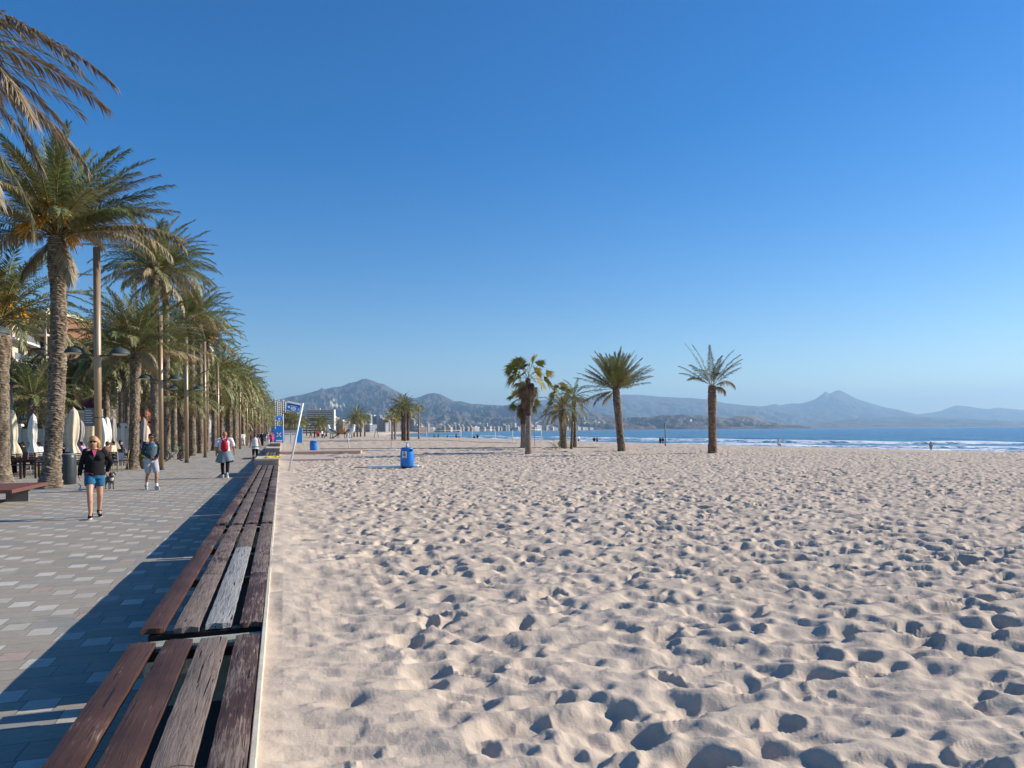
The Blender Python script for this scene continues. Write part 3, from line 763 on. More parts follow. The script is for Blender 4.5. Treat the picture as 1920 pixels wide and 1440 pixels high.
# ------------------------------------------------------------------ palms
UP = np.array([0, 0, 1.0])
def nrm(a): return a / (np.linalg.norm(a, axis=-1, keepdims=True) + 1e-9)
class Crown:
    def __init__(s): s.V = []; s.F = []; s.C = []; s.n = 0
    def put(s, V, Fc, C):
        s.V.append(V); s.F.append(Fc + s.n); s.C.append(C); s.n += len(V)
    def frond(s, rng, base, az, e0, bend, L, nl, ll, lw, col, rcol, droop=0.15, vang=0.45, start=0.14, wind=0.0, pw=1.5):
        ns = 12
        S = np.linspace(0, 1, ns + 1)
        el = e0 - bend * S ** pw
        azs = az + wind * S * math.sin(az)
        D = np.stack([np.cos(el) * np.cos(azs), np.cos(el) * np.sin(azs), np.sin(el)], -1)
        P = np.array(base) + np.concatenate([[np.zeros(3)], np.cumsum((D[1:] + D[:-1]) / 2 * (L / ns), 0)])
        T = nrm(D)
        side = nrm(np.cross(T, np.tile(UP, (ns + 1, 1))) + np.array([1e-5, 0, 0]))
        tw = rng.uniform(-0.35, 0.35)
        N = np.cross(side, T)
        side, N = side * math.cos(tw) + N * math.sin(tw), N * math.cos(tw) - side * math.sin(tw)
        # rachis, triangular tube
        rr = 0.028 * (1 - S * 0.85) * (L / 3.2)
        ring = np.stack([P + side * rr[:, None] * 1.2, P - side * rr[:, None] * 1.2, P + N * rr[:, None] * 0.9], 1).reshape(-1, 3)
        Fc = grid_faces(ns + 1, 3, True)
        s.put(ring, Fc, np.tile(rcol, (len(ring), 1)))
        sl = np.linspace(start, 0.995, nl)
        idx = sl * ns; i0 = np.minimum(idx.astype(int), ns - 1); f = (idx - i0)[:, None]
        p = P[i0] * (1 - f) + P[i0 + 1] * f; t = nrm(T[i0] * (1 - f) + T[i0 + 1] * f)
        sd = nrm(side[i0] * (1 - f) + side[i0 + 1] * f); nn = nrm(N[i0] * (1 - f) + N[i0 + 1] * f)
        for sg in (-1, 1):
            be = np.radians(68 - 46 * sl ** 1.3 + rng.normal(0, 6, nl))
            va = vang + rng.normal(0, 0.22, nl)
            ld = t * np.cos(be)[:, None] + (sd * sg * np.cos(va)[:, None] + nn * np.sin(va)[:, None]) * np.sin(be)[:, None]
            ln = ll * (np.clip((sl - start) / 0.12, 0.35, 1)) * (1 - 0.55 * np.clip((sl - 0.55) / 0.45, 0, 1)) * rng.uniform(0.8, 1.15, nl)
            W = nrm(t - ld * np.sum(t * ld, -1, keepdims=True)) * (lw / 2)
            m = p + ld * (ln * 0.45)[:, None]; m[:, 2] -= droop * ln * 0.2
            tip = p + ld * ln[:, None]; tip[:, 2] -= droop * ln * rng.uniform(0.5, 1.4, nl)
            V = np.stack([p, m + W, tip, m - W], 1).reshape(-1, 3)
            Fc = np.arange(nl * 4).reshape(-1, 4)
            c = col * rng.uniform(0.75, 1.25, (nl, 1))
            s.put(V, Fc, np.repeat(c, 4, 0))
    def mesh(s):
        return np.concatenate(s.V), np.concatenate(s.F), np.concatenate(s.C)
GREEN = np.array([0.145, 0.17, 0.038]); GREY = np.array([0.24, 0.26, 0.115]); DRY = np.array([0.40, 0.31, 0.17]); OLIVE = np.array([0.21, 0.175, 0.045]); PETI = np.array([0.30, 0.24, 0.09])
def date_crown(seed, nf=46, L=3.2, nl=62, ll=0.52, lw=0.030, wind=0.25, dry=7, emin=-0.5, emax=1.45, droopy=1.0, keep=None, tone=1.0, drycol=None, de=(-0.7, 0.15)):
    rng = np.random.default_rng(seed); c = Crown()
    for k in range(nf):
        u = (k + rng.uniform(0, 1)) / nf
        az = k * 2.39996 + rng.normal(0, 0.12)
        e0 = emax - (emax - emin) * u ** 0.75 + rng.normal(0, 0.06)
        bend = (0.75 + 0.75 * u) * rng.uniform(0.75, 1.2) * droopy
        mixg = rng.uniform(0, 1)
        col = (GREEN * (1 - mixg) + GREY * mixg) if rng.random() < 0.76 else (OLIVE * (1 - mixg * 0.5) + DRY * mixg * 0.5)
        if u > 0.85: col = col * 0.65 + DRY * 0.35
        e0 = e0 - 0.10 * math.cos(az) * wind * 2
        b0 = (0.12 * math.cos(az), 0.12 * math.sin(az), 0.25 * (1 - u))
        c.frond(rng, b0, az, e0, bend, L * rng.uniform(0.85, 1.1) * (1 - 0.12 * (u < 0.15)), nl, ll, lw, col * tone, PETI * rng.uniform(0.7, 1.1), droop=0.12 + 0.3 * u, vang=0.5 - 0.5 * u, wind=-wind)
    dc = DRY if drycol is None else np.array(drycol)
    d = Crown()
    for k in range(dry):
        az = rng.uniform(0, 2 * PI); e0 = rng.uniform(*de); bend = rng.uniform(0.5, 1.1)
        d.frond(rng, (0.16 * math.cos(az), 0.16 * math.sin(az), -0.1), az, e0, bend, L * rng.uniform(0.6, 0.95), nl, ll * 0.8, lw, dc * rng.uniform(0.7, 1.2), dc, droop=0.9, vang=-0.3)
    return c, d
def fruit_mesh(seed, n=8, z=0.2, R0=0.9, strands=34):
    rng = np.random.default_rng(seed); Vs = []; Fs = []; k = 0
    for b in range(n):
        az = rng.uniform(0, 2 * PI); e = rng.uniform(0.2, 1.0); st = np.array([math.cos(az) * math.cos(e), math.sin(az) * math.cos(e), math.sin(e)])
        c0 = np.array([0.05 * math.cos(az), .05 * math.sin(az), z]); c1 = c0 + st * R0 * rng.uniform(0.6, 1)
        for j in range(strands):
            d = nrm(st * 0.9 + rng.normal(0, 0.55, 3) - np.array([0, 0, 0.35])); ln = rng.uniform(0.25, 0.5)
            a = c1 + rng.normal(0, 0.03, 3); m = a + d * ln * 0.5; e_ = a + d * ln - np.array([0, 0, 0.14])
            wv = nrm(np.cross(d, rng.normal(0, 1, 3))) * 0.013
            Vs += [a - wv, a + wv, m + wv * 1.4, m - wv * 1.4, e_ + wv, e_ - wv]; Fs += [(k, k + 1, k + 2, k + 3), (k + 3, k + 2, k + 4, k + 5)]; k += 6
        wv = nrm(np.cross(st, UP)) * 0.02
        Vs += [c0 - wv, c0 + wv, c1 + wv, c1 - wv, c1 + wv, c1 - wv]; Fs += [(k, k + 1, k + 2, k + 3), (k + 3, k + 2, k + 4, k + 5)]; k += 6
    return np.array(Vs), np.array(Fs)
TRK = {}
def trunk_mesh(h, r0, seed, nu=40, dz=0.022, head=1.0, lean=(0, 0), curve=0.0, rings=False, flare=0.5, c1=(0.33, 0.26, 0.185), c2=(0.06, 0.045, 0.033), rows=0.085, amp=0.028, hair=0.0, r1=None):
    nz = int(h / dz) + 1; z = np.linspace(0, h, nz); q = np.linspace(0, 2 * PI, nu, endpoint=False)
    Z, Q = np.meshgrid(z, q, indexing='ij')
    r1 = r0 * 0.82 if r1 is None else r1
    R_ = r0 + (r1 - r0) * (Z / h) + r0 * flare * np.exp(-Z / 0.28) + head * r0 * 0.42 * np.exp(-((Z - (h - 0.75)) / 0.65) ** 2)
    R_ = R_ * (1 + 0.04 * (fbm(Z * 1.3, Q * 0 + seed, seed, 2) - 0.5) * 2)
    rw = rows; zq = Z / rw + Q / (2 * PI) + (fbm(Q * 1.6 + seed, Z * 2.2, seed + 7, 3) - 0.5) * 2.6; k = np.floor(zq); fz = zq - k
    na = 9 if not rings else 4
    u = (Q / (2 * PI) * na + 0.5 * (k % 2) + vhash(k, k * 0, seed) * 0.5); ua = np.floor(u); fu = u - ua
    hh = vhash(ua, k, seed + 1)
    sc = (1 - fz) ** 0.7 * (1 - (2 * fu - 1) ** 4) * (0.5 + 0.8 * hh)
    headw = np.clip((Z - (h - 1.7)) / 0.8, 0, 1)
    disp = amp * sc * (1 + headw * 1.3 * head) + (fbm(Q * 3, Z * 9, seed, 3) - 0.5) * amp * 0.9
    R2 = R_ + disp
    t = Z / h
    X = R2 * np.cos(Q) + lean[0] * t + curve * np.sin(t * PI) ; Y = R2 * np.sin(Q) + lean[1] * t
    V = np.stack([X, Y, Z], -1).reshape(-1, 3)
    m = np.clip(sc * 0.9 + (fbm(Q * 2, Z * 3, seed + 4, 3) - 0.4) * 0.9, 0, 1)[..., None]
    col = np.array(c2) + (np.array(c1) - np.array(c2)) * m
    Fc = grid_faces(nz, nu, True)
    Fc = Fc[:, ::-1]
    return V, Fc, col.reshape(-1, 3), (lean[0] , lean[1])
def palm(name, X, Y, z0, h, r0, label, cat, group, crown=None, dry=None, fruit=None, seed=0, rz=0.0, cs=1.0, **kw):
    t = empty(name, (X, Y, z0), 0, label, cat, group)
    V, Fc, col, ln = trunk_mesh(h, r0, seed, **kw)
    mesh_np('trunk', V, Fc, M['trunk'], t, True, col)
    for nm, me, mt in (('crown', crown, 'leaf'), ('dry_fronds', dry, 'leaf'), ('date_stalks', fruit, 'fruit')):
        if me is None: continue
        o = bpy.data.objects.new(nm, me); link(o, t); o.location = (ln[0], ln[1], h - 0.05); o.rotation_euler = (0, 0, rz); o.scale = (cs, cs, cs)
    return t
def crown_meshes(seed, fr=True, **kw):
    c, d = date_crown(seed, **kw)
    V, Fc, C = c.mesh(); o = mesh_np('crown_src', V, Fc, M['leaf'], None, False, C); m1 = o.data; bpy.data.objects.remove(o)
    m2 = None
    if d.n: V, Fc, C = d.mesh(); o = mesh_np('dry_src', V, Fc, M['leaf'], None, False, C); m2 = o.data; bpy.data.objects.remove(o)
    m3 = None
    if fr: V, Fc = fruit_mesh(seed); o = mesh_np('fruit_src', V, Fc, M['fruit'], None); m3 = o.data; bpy.data.objects.remove(o)
    return m1, m2, m3
PG = 'date palms lining the promenade'
# the near ones have crowns of their own
def custom_crown(seed, fr, dr, nl=60, ll=0.36, lw=0.036, tone=1.0, base=None):
    rng = np.random.default_rng(seed); c, d = Crown(), Crown()
    if base: c, d = date_crown(seed, **base)
    for az, e0, bend, L in fr:
        m = rng.uniform(0, 1); col = (GREEN * (1 - m) + GREY * m if rng.random() < .6 else OLIVE * .6 + DRY * .4) * tone
        c.frond(rng, (0.08 * math.cos(az), 0.08 * math.sin(az), 0.05), az, e0, bend, L, nl, ll, lw, col, PETI, droop=0.45, vang=0.25, pw=1.9, start=.2)
    for az, e0, bend, L in dr: d.frond(rng, (0.1 * math.cos(az), 0.1 * math.sin(az), -.05), az, e0, bend, L, nl, ll * .8, lw, DRY * rng.uniform(.6, 1), DRY, droop=0.9, vang=-.2)
    out = []
    for q in (c, d):
        V, Fc, C = q.mesh(); o = mesh_np('crown_src', V, Fc, M['leaf'], None, False, C); out.append(o.data); bpy.data.objects.remove(o)
    return out[0], out[1], None
W_ = PI - .3; E_ = -.3
def off_crown():
    rng = np.random.default_rng(5)
    c, d = date_crown(101, nf=30, L=4.2, nl=70, ll=0.46, lw=0.03, dry=10, emin=-0.2, emax=1.4, droopy=0.8)
    for k in range(13):
        az = -0.3 + [-.55, -.32, -.16, -.02, .1, .24, .42, .62, -.05, .16, .8, 1.0, -.8][k]
        e0 = [.15, .42, .05, .48, -.12, .30, .02, .30, .22, -.35, .1, .4, .3][k]
        L = [4.4, 4.4, 4.6, 5.0, 4.2, 4.5, 4.3, 4.2, 4.6, 3.9, 4.0, 4.0, 4.0][k]
        col = np.array([0.26, 0.195, 0.115]) * rng.uniform(.75, 1.2)
        d.frond(rng, (0.2, 0, 0), az, e0, 1.05 + rng.uniform(-.15, .15), L, 170, 0.44, 0.034, col, np.array([.3, .22, .12]), droop=0.5, vang=0.05)
    out = []
    for q in (c, d):
        V, Fc, C = q.mesh(); o = mesh_np('crown_src', V, Fc, M['leaf'], None, False, C); out.append(o.data); bpy.data.objects.remove(o)
    return out
c_off = off_crown()
palm('date_palm', -6.9, 13.2, 0, 7.8, 0.27, 'date palm with brown dry fronds reaching in at the top left corner', 'palm tree', PG, c_off[0], c_off[1], None, seed=1, rz=0.0)
c_a = custom_crown(11, [(E_ + .1, .62, .45, 3.9), (E_ - .15, .40, .50, 3.9), (E_ + .35, .85, .5, 3.7), (E_, .22, .75, 4.0), (E_ - .5, .35, .8, 3.6), (E_ + .7, .4, .7, 3.7), (W_, .55, .5, 3.9), (W_ + .2, .3, .6, 3.8), (W_ - .3, .25, .8, 3.8), (W_ - .1, .85, .5, 3.7), (E_ + .1, 1.1, .5, 3.6), (-1.8, .5, .9, 3.5), (-1.3, .3, .9, 3.3), (-2.2, .35, 1.0, 3.4), (1.4, .4, .8, 3.5)],
    [(E_, .42, 1.25, 4.3), (E_ - .2, .25, 1.1, 3.6), (E_ + .3, .5, 1.5, 3.6), (W_, .30, 1.3, 3.7), (W_ - .3, .45, 1.5, 3.2), (-.9, -.8, .7, 1.6), (W_ + .5, -.7, .7, 1.6)], 120, .52, .032, 1.0,
    dict(nf=50, L=3.5, nl=120, ll=0.52, lw=0.032, dry=0, emin=0.50, emax=1.5, droopy=0.55, wind=0.25))
V, Fc = fruit_mesh(11, 11, 0.1, 1.05, 60); o = mesh_np('fruit_src', V, Fc, M['fruit']); c_a = (c_a[0], c_a[1], o.data); bpy.data.objects.remove(o)
XA, YA = at(93, 915)
palm('date_palm', XA, YA, 0, 8.0, 0.235, 'tall nearest whole date palm beside the dark litter bin, orange date stalks in its crown', 'palm tree', PG, *c_a, seed=2, rz=0.0, nu=64, dz=0.014, rings=True, curve=0.12, flare=0.75, rows=0.075, amp=0.04, lean=(0.28, 0.0), head=0.7)
c_b = crown_meshes(12, False, nf=64, L=3.3, nl=80, ll=0.50, lw=0.036, dry=4, emin=0.2, droopy=0.75, de=(-.3, .3))
XB, YB = at(250, 880)
palm('date_palm', XB, YB, 0, 5.7, 0.22, 'date palm with pale speckled trunk just left of the man in grey shorts', 'palm tree', PG, *c_b, seed=3, nu=48, dz=0.02, lean=(0.15, 0), rows=0.08, head=0.45)
c_c = crown_meshes(13, False, nf=58, L=3.7, nl=60, ll=0.50, lw=0.044, dry=6, emin=0.0, droopy=0.85)
c_d = crown_meshes(14, True, nf=52, L=3.6, nl=44, ll=0.50, lw=0.058, dry=4, emin=0.05, droopy=0.85)
c_e = crown_meshes(15, False, nf=46, L=2.7, nl=44, ll=0.42, lw=0.040, dry=3, emin=-0.2, emax=1.5, droopy=0.7)
c_f1 = crown_meshes(16, False, nf=42, L=3.6, nl=26, ll=0.52, lw=0.09, dry=5, emin=-0.5, wind=0.3)
c_f2 = crown_meshes(17, True, nf=42, L=3.6, nl=26, ll=0.52, lw=0.09, dry=6, emin=-0.45, wind=0.3)
c_f3 = crown_meshes(18, False, nf=32, L=2.8, nl=22, ll=0.48, lw=0.085, dry=3, emin=-0.2, droopy=0.8)
def rp(px, py, h, crn, lab, cs=1.0, r=0.22, seed=0, rz=0.0, fr=None, **kw):
    X, Y = at(px, py)
    return palm('date_palm', X, Y, 0, h, r, lab, 'palm tree', PG, crn[0], crn[1], crn[2], seed=seed, rz=rz, cs=cs, nu=28, dz=0.03, **kw)
rp(292, 866, 11.5, c_c, 'tall date palm standing behind the man in grey shorts', 1.0, 0.25, 5, 0.3)
rp(313, 862, 11.9, c_c, 'date palm with the bicycle leaning beside its trunk', 0.95, 0.21, 6, 2.1)
rp(343, 861, 3.9, c_e, 'short young date palm with an orange-tinged crown base, right of the bicycle', 0.95, 0.24, 7, 0.5)
rp(361, 855, 10.2, c_c, 'tall date palm immediately right of the short young palm', 0.95, 0.23, 8, 4.2)
rp(376, 850, 10.6, c_d, 'tall date palm between the short young palm and the third lamp post', 1.0, 0.22, 9, 1.2)
rp(388, 848, 9.6, c_d, 'slim date palm right beside the bronze pole above the low bench', 0.95, 0.2, 10, 3.3)
rp(402, 845, 6.6, c_f1, 'medium date palm whose trunk rises left of the red backpack walker', 1.0, 0.24, 11, 3.0)
rp(415, 842, 8.6, c_f2, 'date palm whose trunk rises directly above the red backpack walker', 1.0, 0.22, 12, 0.8)
rp(424, 840, 7.0, c_f1, 'leaning date palm just right of the bald walker head', 1.0, 0.24, 13, 5.0, lean=(0.5, 0))
rp(447, 834, 3.6, c_f3, 'short bushy date palm beside the jogger in white', 1.15, 0.27, 14, 1.0)
# second row on the left, behind the lamp posts
def lp(px, X, h, crn, lab, cs=1.0, r=0.22, seed=0, rz=0.0, **kw):
    return palm('date_palm', X, onX(px, X), 0, h, r, lab, 'palm tree', 'date palms among the terraces', crn[0], crn[1], crn[2], seed=seed, rz=rz, cs=cs, nu=32, dz=0.025, **kw)
lp(2, -9.6, 5.8, c_d, 'date palm at the left edge with orange stalks in its crown', 1.0, 0.27, 20, 2.2, head=0.8)
lp(62, -14.5, 3.9, c_e, 'low date palm behind the white closed parasol', 1.05, 0.22, 21, 1.2)
lp(132, -14.5, 5.2, c_d, 'date palm between the tall front trunk and the bronze pole', 1.0, 0.2, 22, 0.2)
lp(196, -15.5, 5.0, c_c, 'date palm whose trunk shows just right of the first bronze pole', 1.0, 0.22, 23, 3.2)
lp(228, -11.0, 6.6, c_d, 'date palm in the shade left of the pale speckled trunk', 1.0, 0.2, 24, 4.0)
lp(35, -17.5, 4.6, c_c, 'dark low date palm in front of the tan apartment block', 1.0, 0.2, 25, 1.9)
lp(268, -14.0, 5.2, c_e, 'small date palm half hidden behind the pale speckled trunk', 1.0, 0.2, 26, 0.6)
lp(160, -20.0, 6.2, c_d, 'date palm among the closed parasols in front of the burgundy awning', 1.0, 0.2, 27, 2.6)
lp(335, -12.0, 6.0, c_d, 'second row date palm seen between the trunks right of the bicycle', 1.0, 0.2, 28, 1.6)
lp(100, -21.0, 6.0, c_c, 'background date palm hidden behind the tall front trunk', 1.0, 0.2, 29, 5.2)
# long rows to the vanishing point: built once, then copied
src = []
for k, (h, cr) in enumerate([(8.4, c_f1), (7.4, c_f2), (9.2, c_f1), (5.0, c_f3)]):
    t = empty('date_palm', (0, -500, 0)); V, Fc, col, ln = trunk_mesh(h, 0.22, 40 + k, nu=12, dz=0.09, head=0.6, rows=0.18)
    mesh_np('trunk', V, Fc, M['trunk'], t, True, col)
    for nm, me in (('crown', cr[0]), ('dry_fronds', cr[1])):
        o = bpy.data.objects.new(nm, me); link(o, t); o.location = (0, 0, h - 0.05)
    src.append(t)
rr = random.Random(12)
first = [True] * 4; cnt = 0
rowdef = []
for X, ys in ((-5.0, 80), (-8.6, 62), (-12.5, 60)):
    Y = ys
    while Y < 330:
        rowdef.append((X + rr.uniform(-.5, .5), Y)); Y += rr.uniform(4.6, 6.8) if X > -6 else rr.uniform(7, 10)
for X, Y in rowdef:
    k = rr.choice([0, 0, 1, 1, 2, 3])
    o = src[k] if first[k] else copy_tree(src[k]); first[k] = False
    s = rr.uniform(0.9, 1.12); o.location = (X, Y, 0); o.rotation_euler = (0, 0, rr.uniform(0, 6.28)); o.scale = (s, s, s)
    row = 'sea side row of the promenade' if X > -7 else ('middle row of the promenade' if X > -10.6 else 'terrace side row of the promenade')
    zone = 'beside the walkers' if Y < 110 else ('before the second pink block end of the wall' if Y < 150 else ('deep in the dense row' if Y < 230 else 'near the vanishing point'))
    lab_ = '%s date palm %s, %s' % ({0: 'tall', 1: 'middling', 2: 'tallest', 3: 'short'}[k], zone, row.replace(' of the promenade', ''))
    tag(o, lab_, 'palm tree', 'far date palms in the ' + row)

# palms on the sand
c_s2 = custom_crown(52, [(W_, .66, .28, 2.05), (W_ + .2, .50, .40, 1.95), (W_, 1.12, .25, 2.75), (W_ - .3, 1.3, .35, 2.5), (W_ + .5, .8, .5, 1.9), (1.2, 1.45, .3, 2.4), (E_, 1.02, .5, 2.3), (E_ + .25, .85, .45, 2.35), (E_, 1.25, .6, 2.3), (E_ - .4, .95, .75, 1.9), (E_, .70, .35, 1.8), (1.4, .9, .7, 1.7), (-1.7, 1.0, .8, 1.8), (-1.9, .7, .9, 1.6), (2.0, .6, .9, 1.6), (-1.5, 1.3, .6, 1.8)], [(E_, .85, 2.2, 1.5), (E_ + .3, .3, 1.7, .9)], 64, .36, .036, .85)
c_s1 = custom_crown(51, [(W_, .38, .25, 2.7), (W_ + .2, .22, .5, 2.5), (W_ - .2, .55, .3, 2.6), (E_, .55, .15, 2.6), (E_ + .15, .42, .2, 2.5), (E_ - .2, .7, .2, 2.5), (W_ + .1, .02, .35, 2.3)], [(W_, -.1, 1.2, 1.7), (W_ + .3, -.05, .6, 2.2), (2.2, -.4, .8, 1.2)], 60, .34, .036, .95, dict(nf=74, L=2.35, nl=60, ll=0.34, lw=0.036, dry=0, emin=0.55, emax=1.5, droopy=0.25, wind=0.1))
def sand_palm(px, py, h, crn, lab, r=0.2, seed=0, rz=0.0, cs=1.0, **kw):
    X, Y = at(px, py, SANDZ)
    return palm('date_palm', X, Y, sz(X, Y) - 0.05, h, r, lab, 'palm tree', 'palms standing on the sand', crn[0], crn[1], crn[2], seed=seed, rz=rz, cs=cs, nu=30, dz=0.025, **kw)
c_s3 = crown_meshes(53, False, nf=30, L=2.3, nl=46, ll=0.34, lw=0.036, dry=3, emin=-0.2, emax=1.35, droopy=1.1, wind=0.2)
sand_palm(1166, 846, 3.95, c_s1, 'full date palm with upright bushy green crown on the sand', 0.23, 60, 0.0, 1.0, head=0.35, flare=0.15, lean=(-0.38, 0))
sand_palm(1336, 850, 3.85, c_s2, 'sparse thin date palm standing alone at the right of the beach palms', 0.205, 61, 0.0, 1.0, head=0.25, flare=0.25, c1=(0.34, 0.23, 0.15), c2=(0.12, 0.07, 0.045), amp=0.045, rows=0.11)
sand_palm(1058, 842, 2.9, c_s3, 'drooping date palm in the middle of the beach palm clump', 0.20, 62, 0.2, 0.9, head=0.2, flare=0.2)
sand_palm(1077, 839, 4.0, c_s3, 'date palm at the right side of the beach palm clump', 0.18, 63, 2.4, 0.72, head=0.2, flare=0.2)
# dead trunk in the clump and basal sprout
X, Y = at(1071, 843, SANDZ)
V, Fc, col, _ = trunk_mesh(2.0, 0.085, 70, nu=14, dz=0.04, head=0, flare=0.1, lean=(0.12, 0))
o = mesh_np('dead_trunk', V, Fc, M['trunk'], None, True, col); o.location = (X, Y, sz(X, Y) - .05); tag(o, 'thin bare dead palm trunk inside the beach palm clump', 'dead trunk')
# fan palms
def fan_palm(px, py, h, r, lab, seed, z=SANDZ, nfan=20, R=0.75, pet=1.1, skirt=True, grp='palms standing on the sand', lo=False, rtop=None, sk=1.0, emin=-0.5):
    rng = np.random.default_rng(seed)
    X, Y = at(px, py, z)
    zb = sz(X, Y) - 0.05
    t = empty('fan_palm', (X, Y, zb), 0, lab, 'palm tree', grp)
    V, Fc, col, _ = trunk_mesh(h, r, seed, nu=14 if lo else 30, dz=0.08 if lo else 0.025, head=0.25, flare=0.35, c1=(0.34, 0.28, 0.23), c2=(0.24, 0.18, 0.14), amp=0.008, r1=rtop or r * 0.75)
    z_ = V[:, 2]; up = z_ > h * 0.52
    if not lo:
        col[up] = np.array([0.13, 0.085, 0.055]) * rng.uniform(0.5, 1.6, (up.sum(), 1)); a = rng.uniform(0, 0.05, up.sum()); nr = nrm(V[up][:, :2]); V[up, :2] += nr * a[:, None]
    mesh_np('trunk', V, Fc, M['trunk'], t, True, col)
    c = Crown(); d = Crown()
    def fan(C, az, e0, pl, R_, colr, bend=0.5, dr=0.25):
        ns = 5; S = np.linspace(0, 1, ns + 1); el = e0 - bend * S; D = np.stack([np.cos(el) * math.cos(az), np.cos(el) * math.sin(az), np.sin(el)], -1)
        P = np.array([0, 0, 0.0]) + np.concatenate([[np.zeros(3)], np.cumsum((D[1:] + D[:-1]) / 2 * (pl / ns), 0)])
        side = nrm(np.cross(D, UP)); rr_ = 0.016
        ring = np.stack([P + side * rr_, P - side * rr_, P + UP * rr_], 1).reshape(-1, 3)
        C.put(ring, grid_faces(ns + 1, 3, True), np.tile(PETI * 0.8, (len(ring), 1)))
        T = D[-1]; sd_ = side[-1]; N = np.cross(sd_, T); ro = rng.uniform(-1.2, 1.2); sd_, N = sd_ * math.cos(ro) + N * math.sin(ro), N * math.cos(ro) - sd_ * math.sin(ro); p = P[-1]; nseg = 11 if lo else 26
        an = np.linspace(-1.35, 1.35, nseg)
        ln = R_ * rng.uniform(0.85, 1.1, nseg) * (1 - 0.12 * np.abs(an) / 1.75)
        ld = T * np.cos(an)[:, None] + sd_ * np.sin(an)[:, None] + N * (0.18 * np.abs(np.sin(an)))[:, None]
        wv = nrm(np.cross(ld, np.tile(N, (nseg, 1)))) * (R_ * (0.12 if lo else 0.055))
        fold = N * 0.02
        m = p + ld * (ln * 0.6)[:, None]; tip = p + ld * ln[:, None]; tip[:, 2] -= dr * R_ * rng.uniform(0.4, 1.4, nseg)
        V = np.stack([np.tile(p, (nseg, 1)), m + wv + fold, tip, m - wv], 1).reshape(-1, 3)
        cc = np.repeat(colr * rng.uniform(0.8, 1.25, (nseg, 1)), 4, 0)
        C.put(V, np.arange(nseg * 4).reshape(-1, 4), cc)
    for k in range(nfan):
        u = (k + .5) / nfan; az = k * 2.4 + rng.normal(0, .15); e0 = 1.45 - (1.45 - emin) * u
        g = np.array([0.20, 0.21, 0.05]) if rng.random() < .55 else np.array([0.40, 0.33, 0.11])
        fan(c, az, e0, pet * rng.uniform(0.65, 1.15), R * rng.uniform(.85, 1.1), g, 0.35, 0.1 + 0.35 * u)
    V, Fc, C_ = c.mesh(); o = mesh_np('crown', V, Fc, M['leaf'], t, False, C_); o.location = (0, 0, h)
    if skirt:
        for k in range(26 if not lo else 10):
            az = rng.uniform(0, 2 * PI); fan(d, az, rng.uniform(-1.35, -0.75), rng.uniform(0.3, 0.9) * sk, R * 0.8, np.array([0.24, 0.15, 0.08]) * rng.uniform(.6, 1.4), 0.5, 0.9)
        V, Fc, C_ = d.mesh(); o = mesh_np('dead_leaf_skirt', V, Fc, M['leaf'], t, False, C_); o.location = (0, 0, h)
    return t
fan_palm(991, 852, 4.35, 0.17, 'tall fan palm with brown leaf skirt and smooth pale trunk at left of beach palms', 81, nfan=22, R=0.66, pet=0.95, sk=0.9, rtop=0.11, emin=-0.2)
fan_palm(981, 839, 3.7, 0.19, 'shorter fan palm hidden behind the tall skirted one', 82, nfan=20, R=0.62, pet=0.9, sk=.8)
fan_palm(1053, 838, 4.0, 0.17, 'fan palm at the left side of the beach palm clump', 83, nfan=20, R=0.6, pet=0.9, skirt=False)
# sprout at the foot of the clump
X, Y = at(1045, 842, SANDZ)
c, d = date_crown(77, nf=12, L=0.75, nl=20, ll=0.2, lw=0.03, dry=3, emin=0, emax=1.4, drycol=(0.25, 0.17, 0.1))
V1, F1, C1 = c.mesh(); o = mesh_np('palm_sprout', V1, F1, M['leaf'], None, False, C1 * 1.2); o.location = (X, Y, sz(X, Y)); tag(o, 'small dry palm sprout at the foot of the beach palm clump', 'plant')
# far palms on the beach: clump at 740-765, tall fan palm at 785, group by the town
def far_palm(name, px, zc, h, crn, lab, grp, rz, cs=1.0, r=0.2, lean=(0, 0)):
    X, Y = atp(px, zc); zb = sz(X, Y) - 0.05 if X > 0 else -0.02
    t = empty(name, (X, Y, zb), 0, lab, 'palm tree', grp)
    V, Fc, col, _ = trunk_mesh(h, r, int(px), nu=12, dz=0.09, head=0.2, rows=0.18, flare=0.1, c1=(0.2, 0.14, 0.10), c2=(0.09, 0.06, 0.045), lean=lean); mesh_np('trunk', V, Fc, M['trunk'], t, True, col)
    o = bpy.data.objects.new('crown', crn[0]); link(o, t); o.location = (lean[0], lean[1], h); o.scale = (cs,) * 3; o.rotation_euler = (0, 0, rz)
    return t
g = 'date palms of the distant clump'
far_palm('date_palm', 755, 104, 4.9, c_f3, 'tallest date palm of the distant clump behind the litter bin', g, 0, 0.85)
far_palm('date_palm', 759, 103, 4.3, c_f3, 'front date palm of the distant clump behind the litter bin', g, 1, 0.75)
far_palm('date_palm', 765, 106, 4.0, c_f3, 'right hand date palm of the distant clump behind the litter bin', g, 2, 0.75)
X_, Y_ = None, None
def zc_px(px, zc): # photo row for fan palms placed by depth
    return hz(px) + F * (EYE - SANDZ) / zc
fan_palm(735.5, zc_px(735, 118), 3.6, 0.17, 'left fan palm of a pair beside the distant clump', 91, nfan=14, lo=True, R=0.7, pet=0.9, skirt=False)
fan_palm(741, zc_px(741, 120), 3.9, 0.17, 'right fan palm of a pair beside the distant clump', 92, nfan=14, lo=True, R=0.7, pet=0.8, skirt=False)
fan_palm(785.5, zc_px(785, 128), 5.4, 0.15, 'lone slender fan palm right of the distant clump', 93, nfan=12, lo=True, R=0.6, pet=0.55, skirt=False)
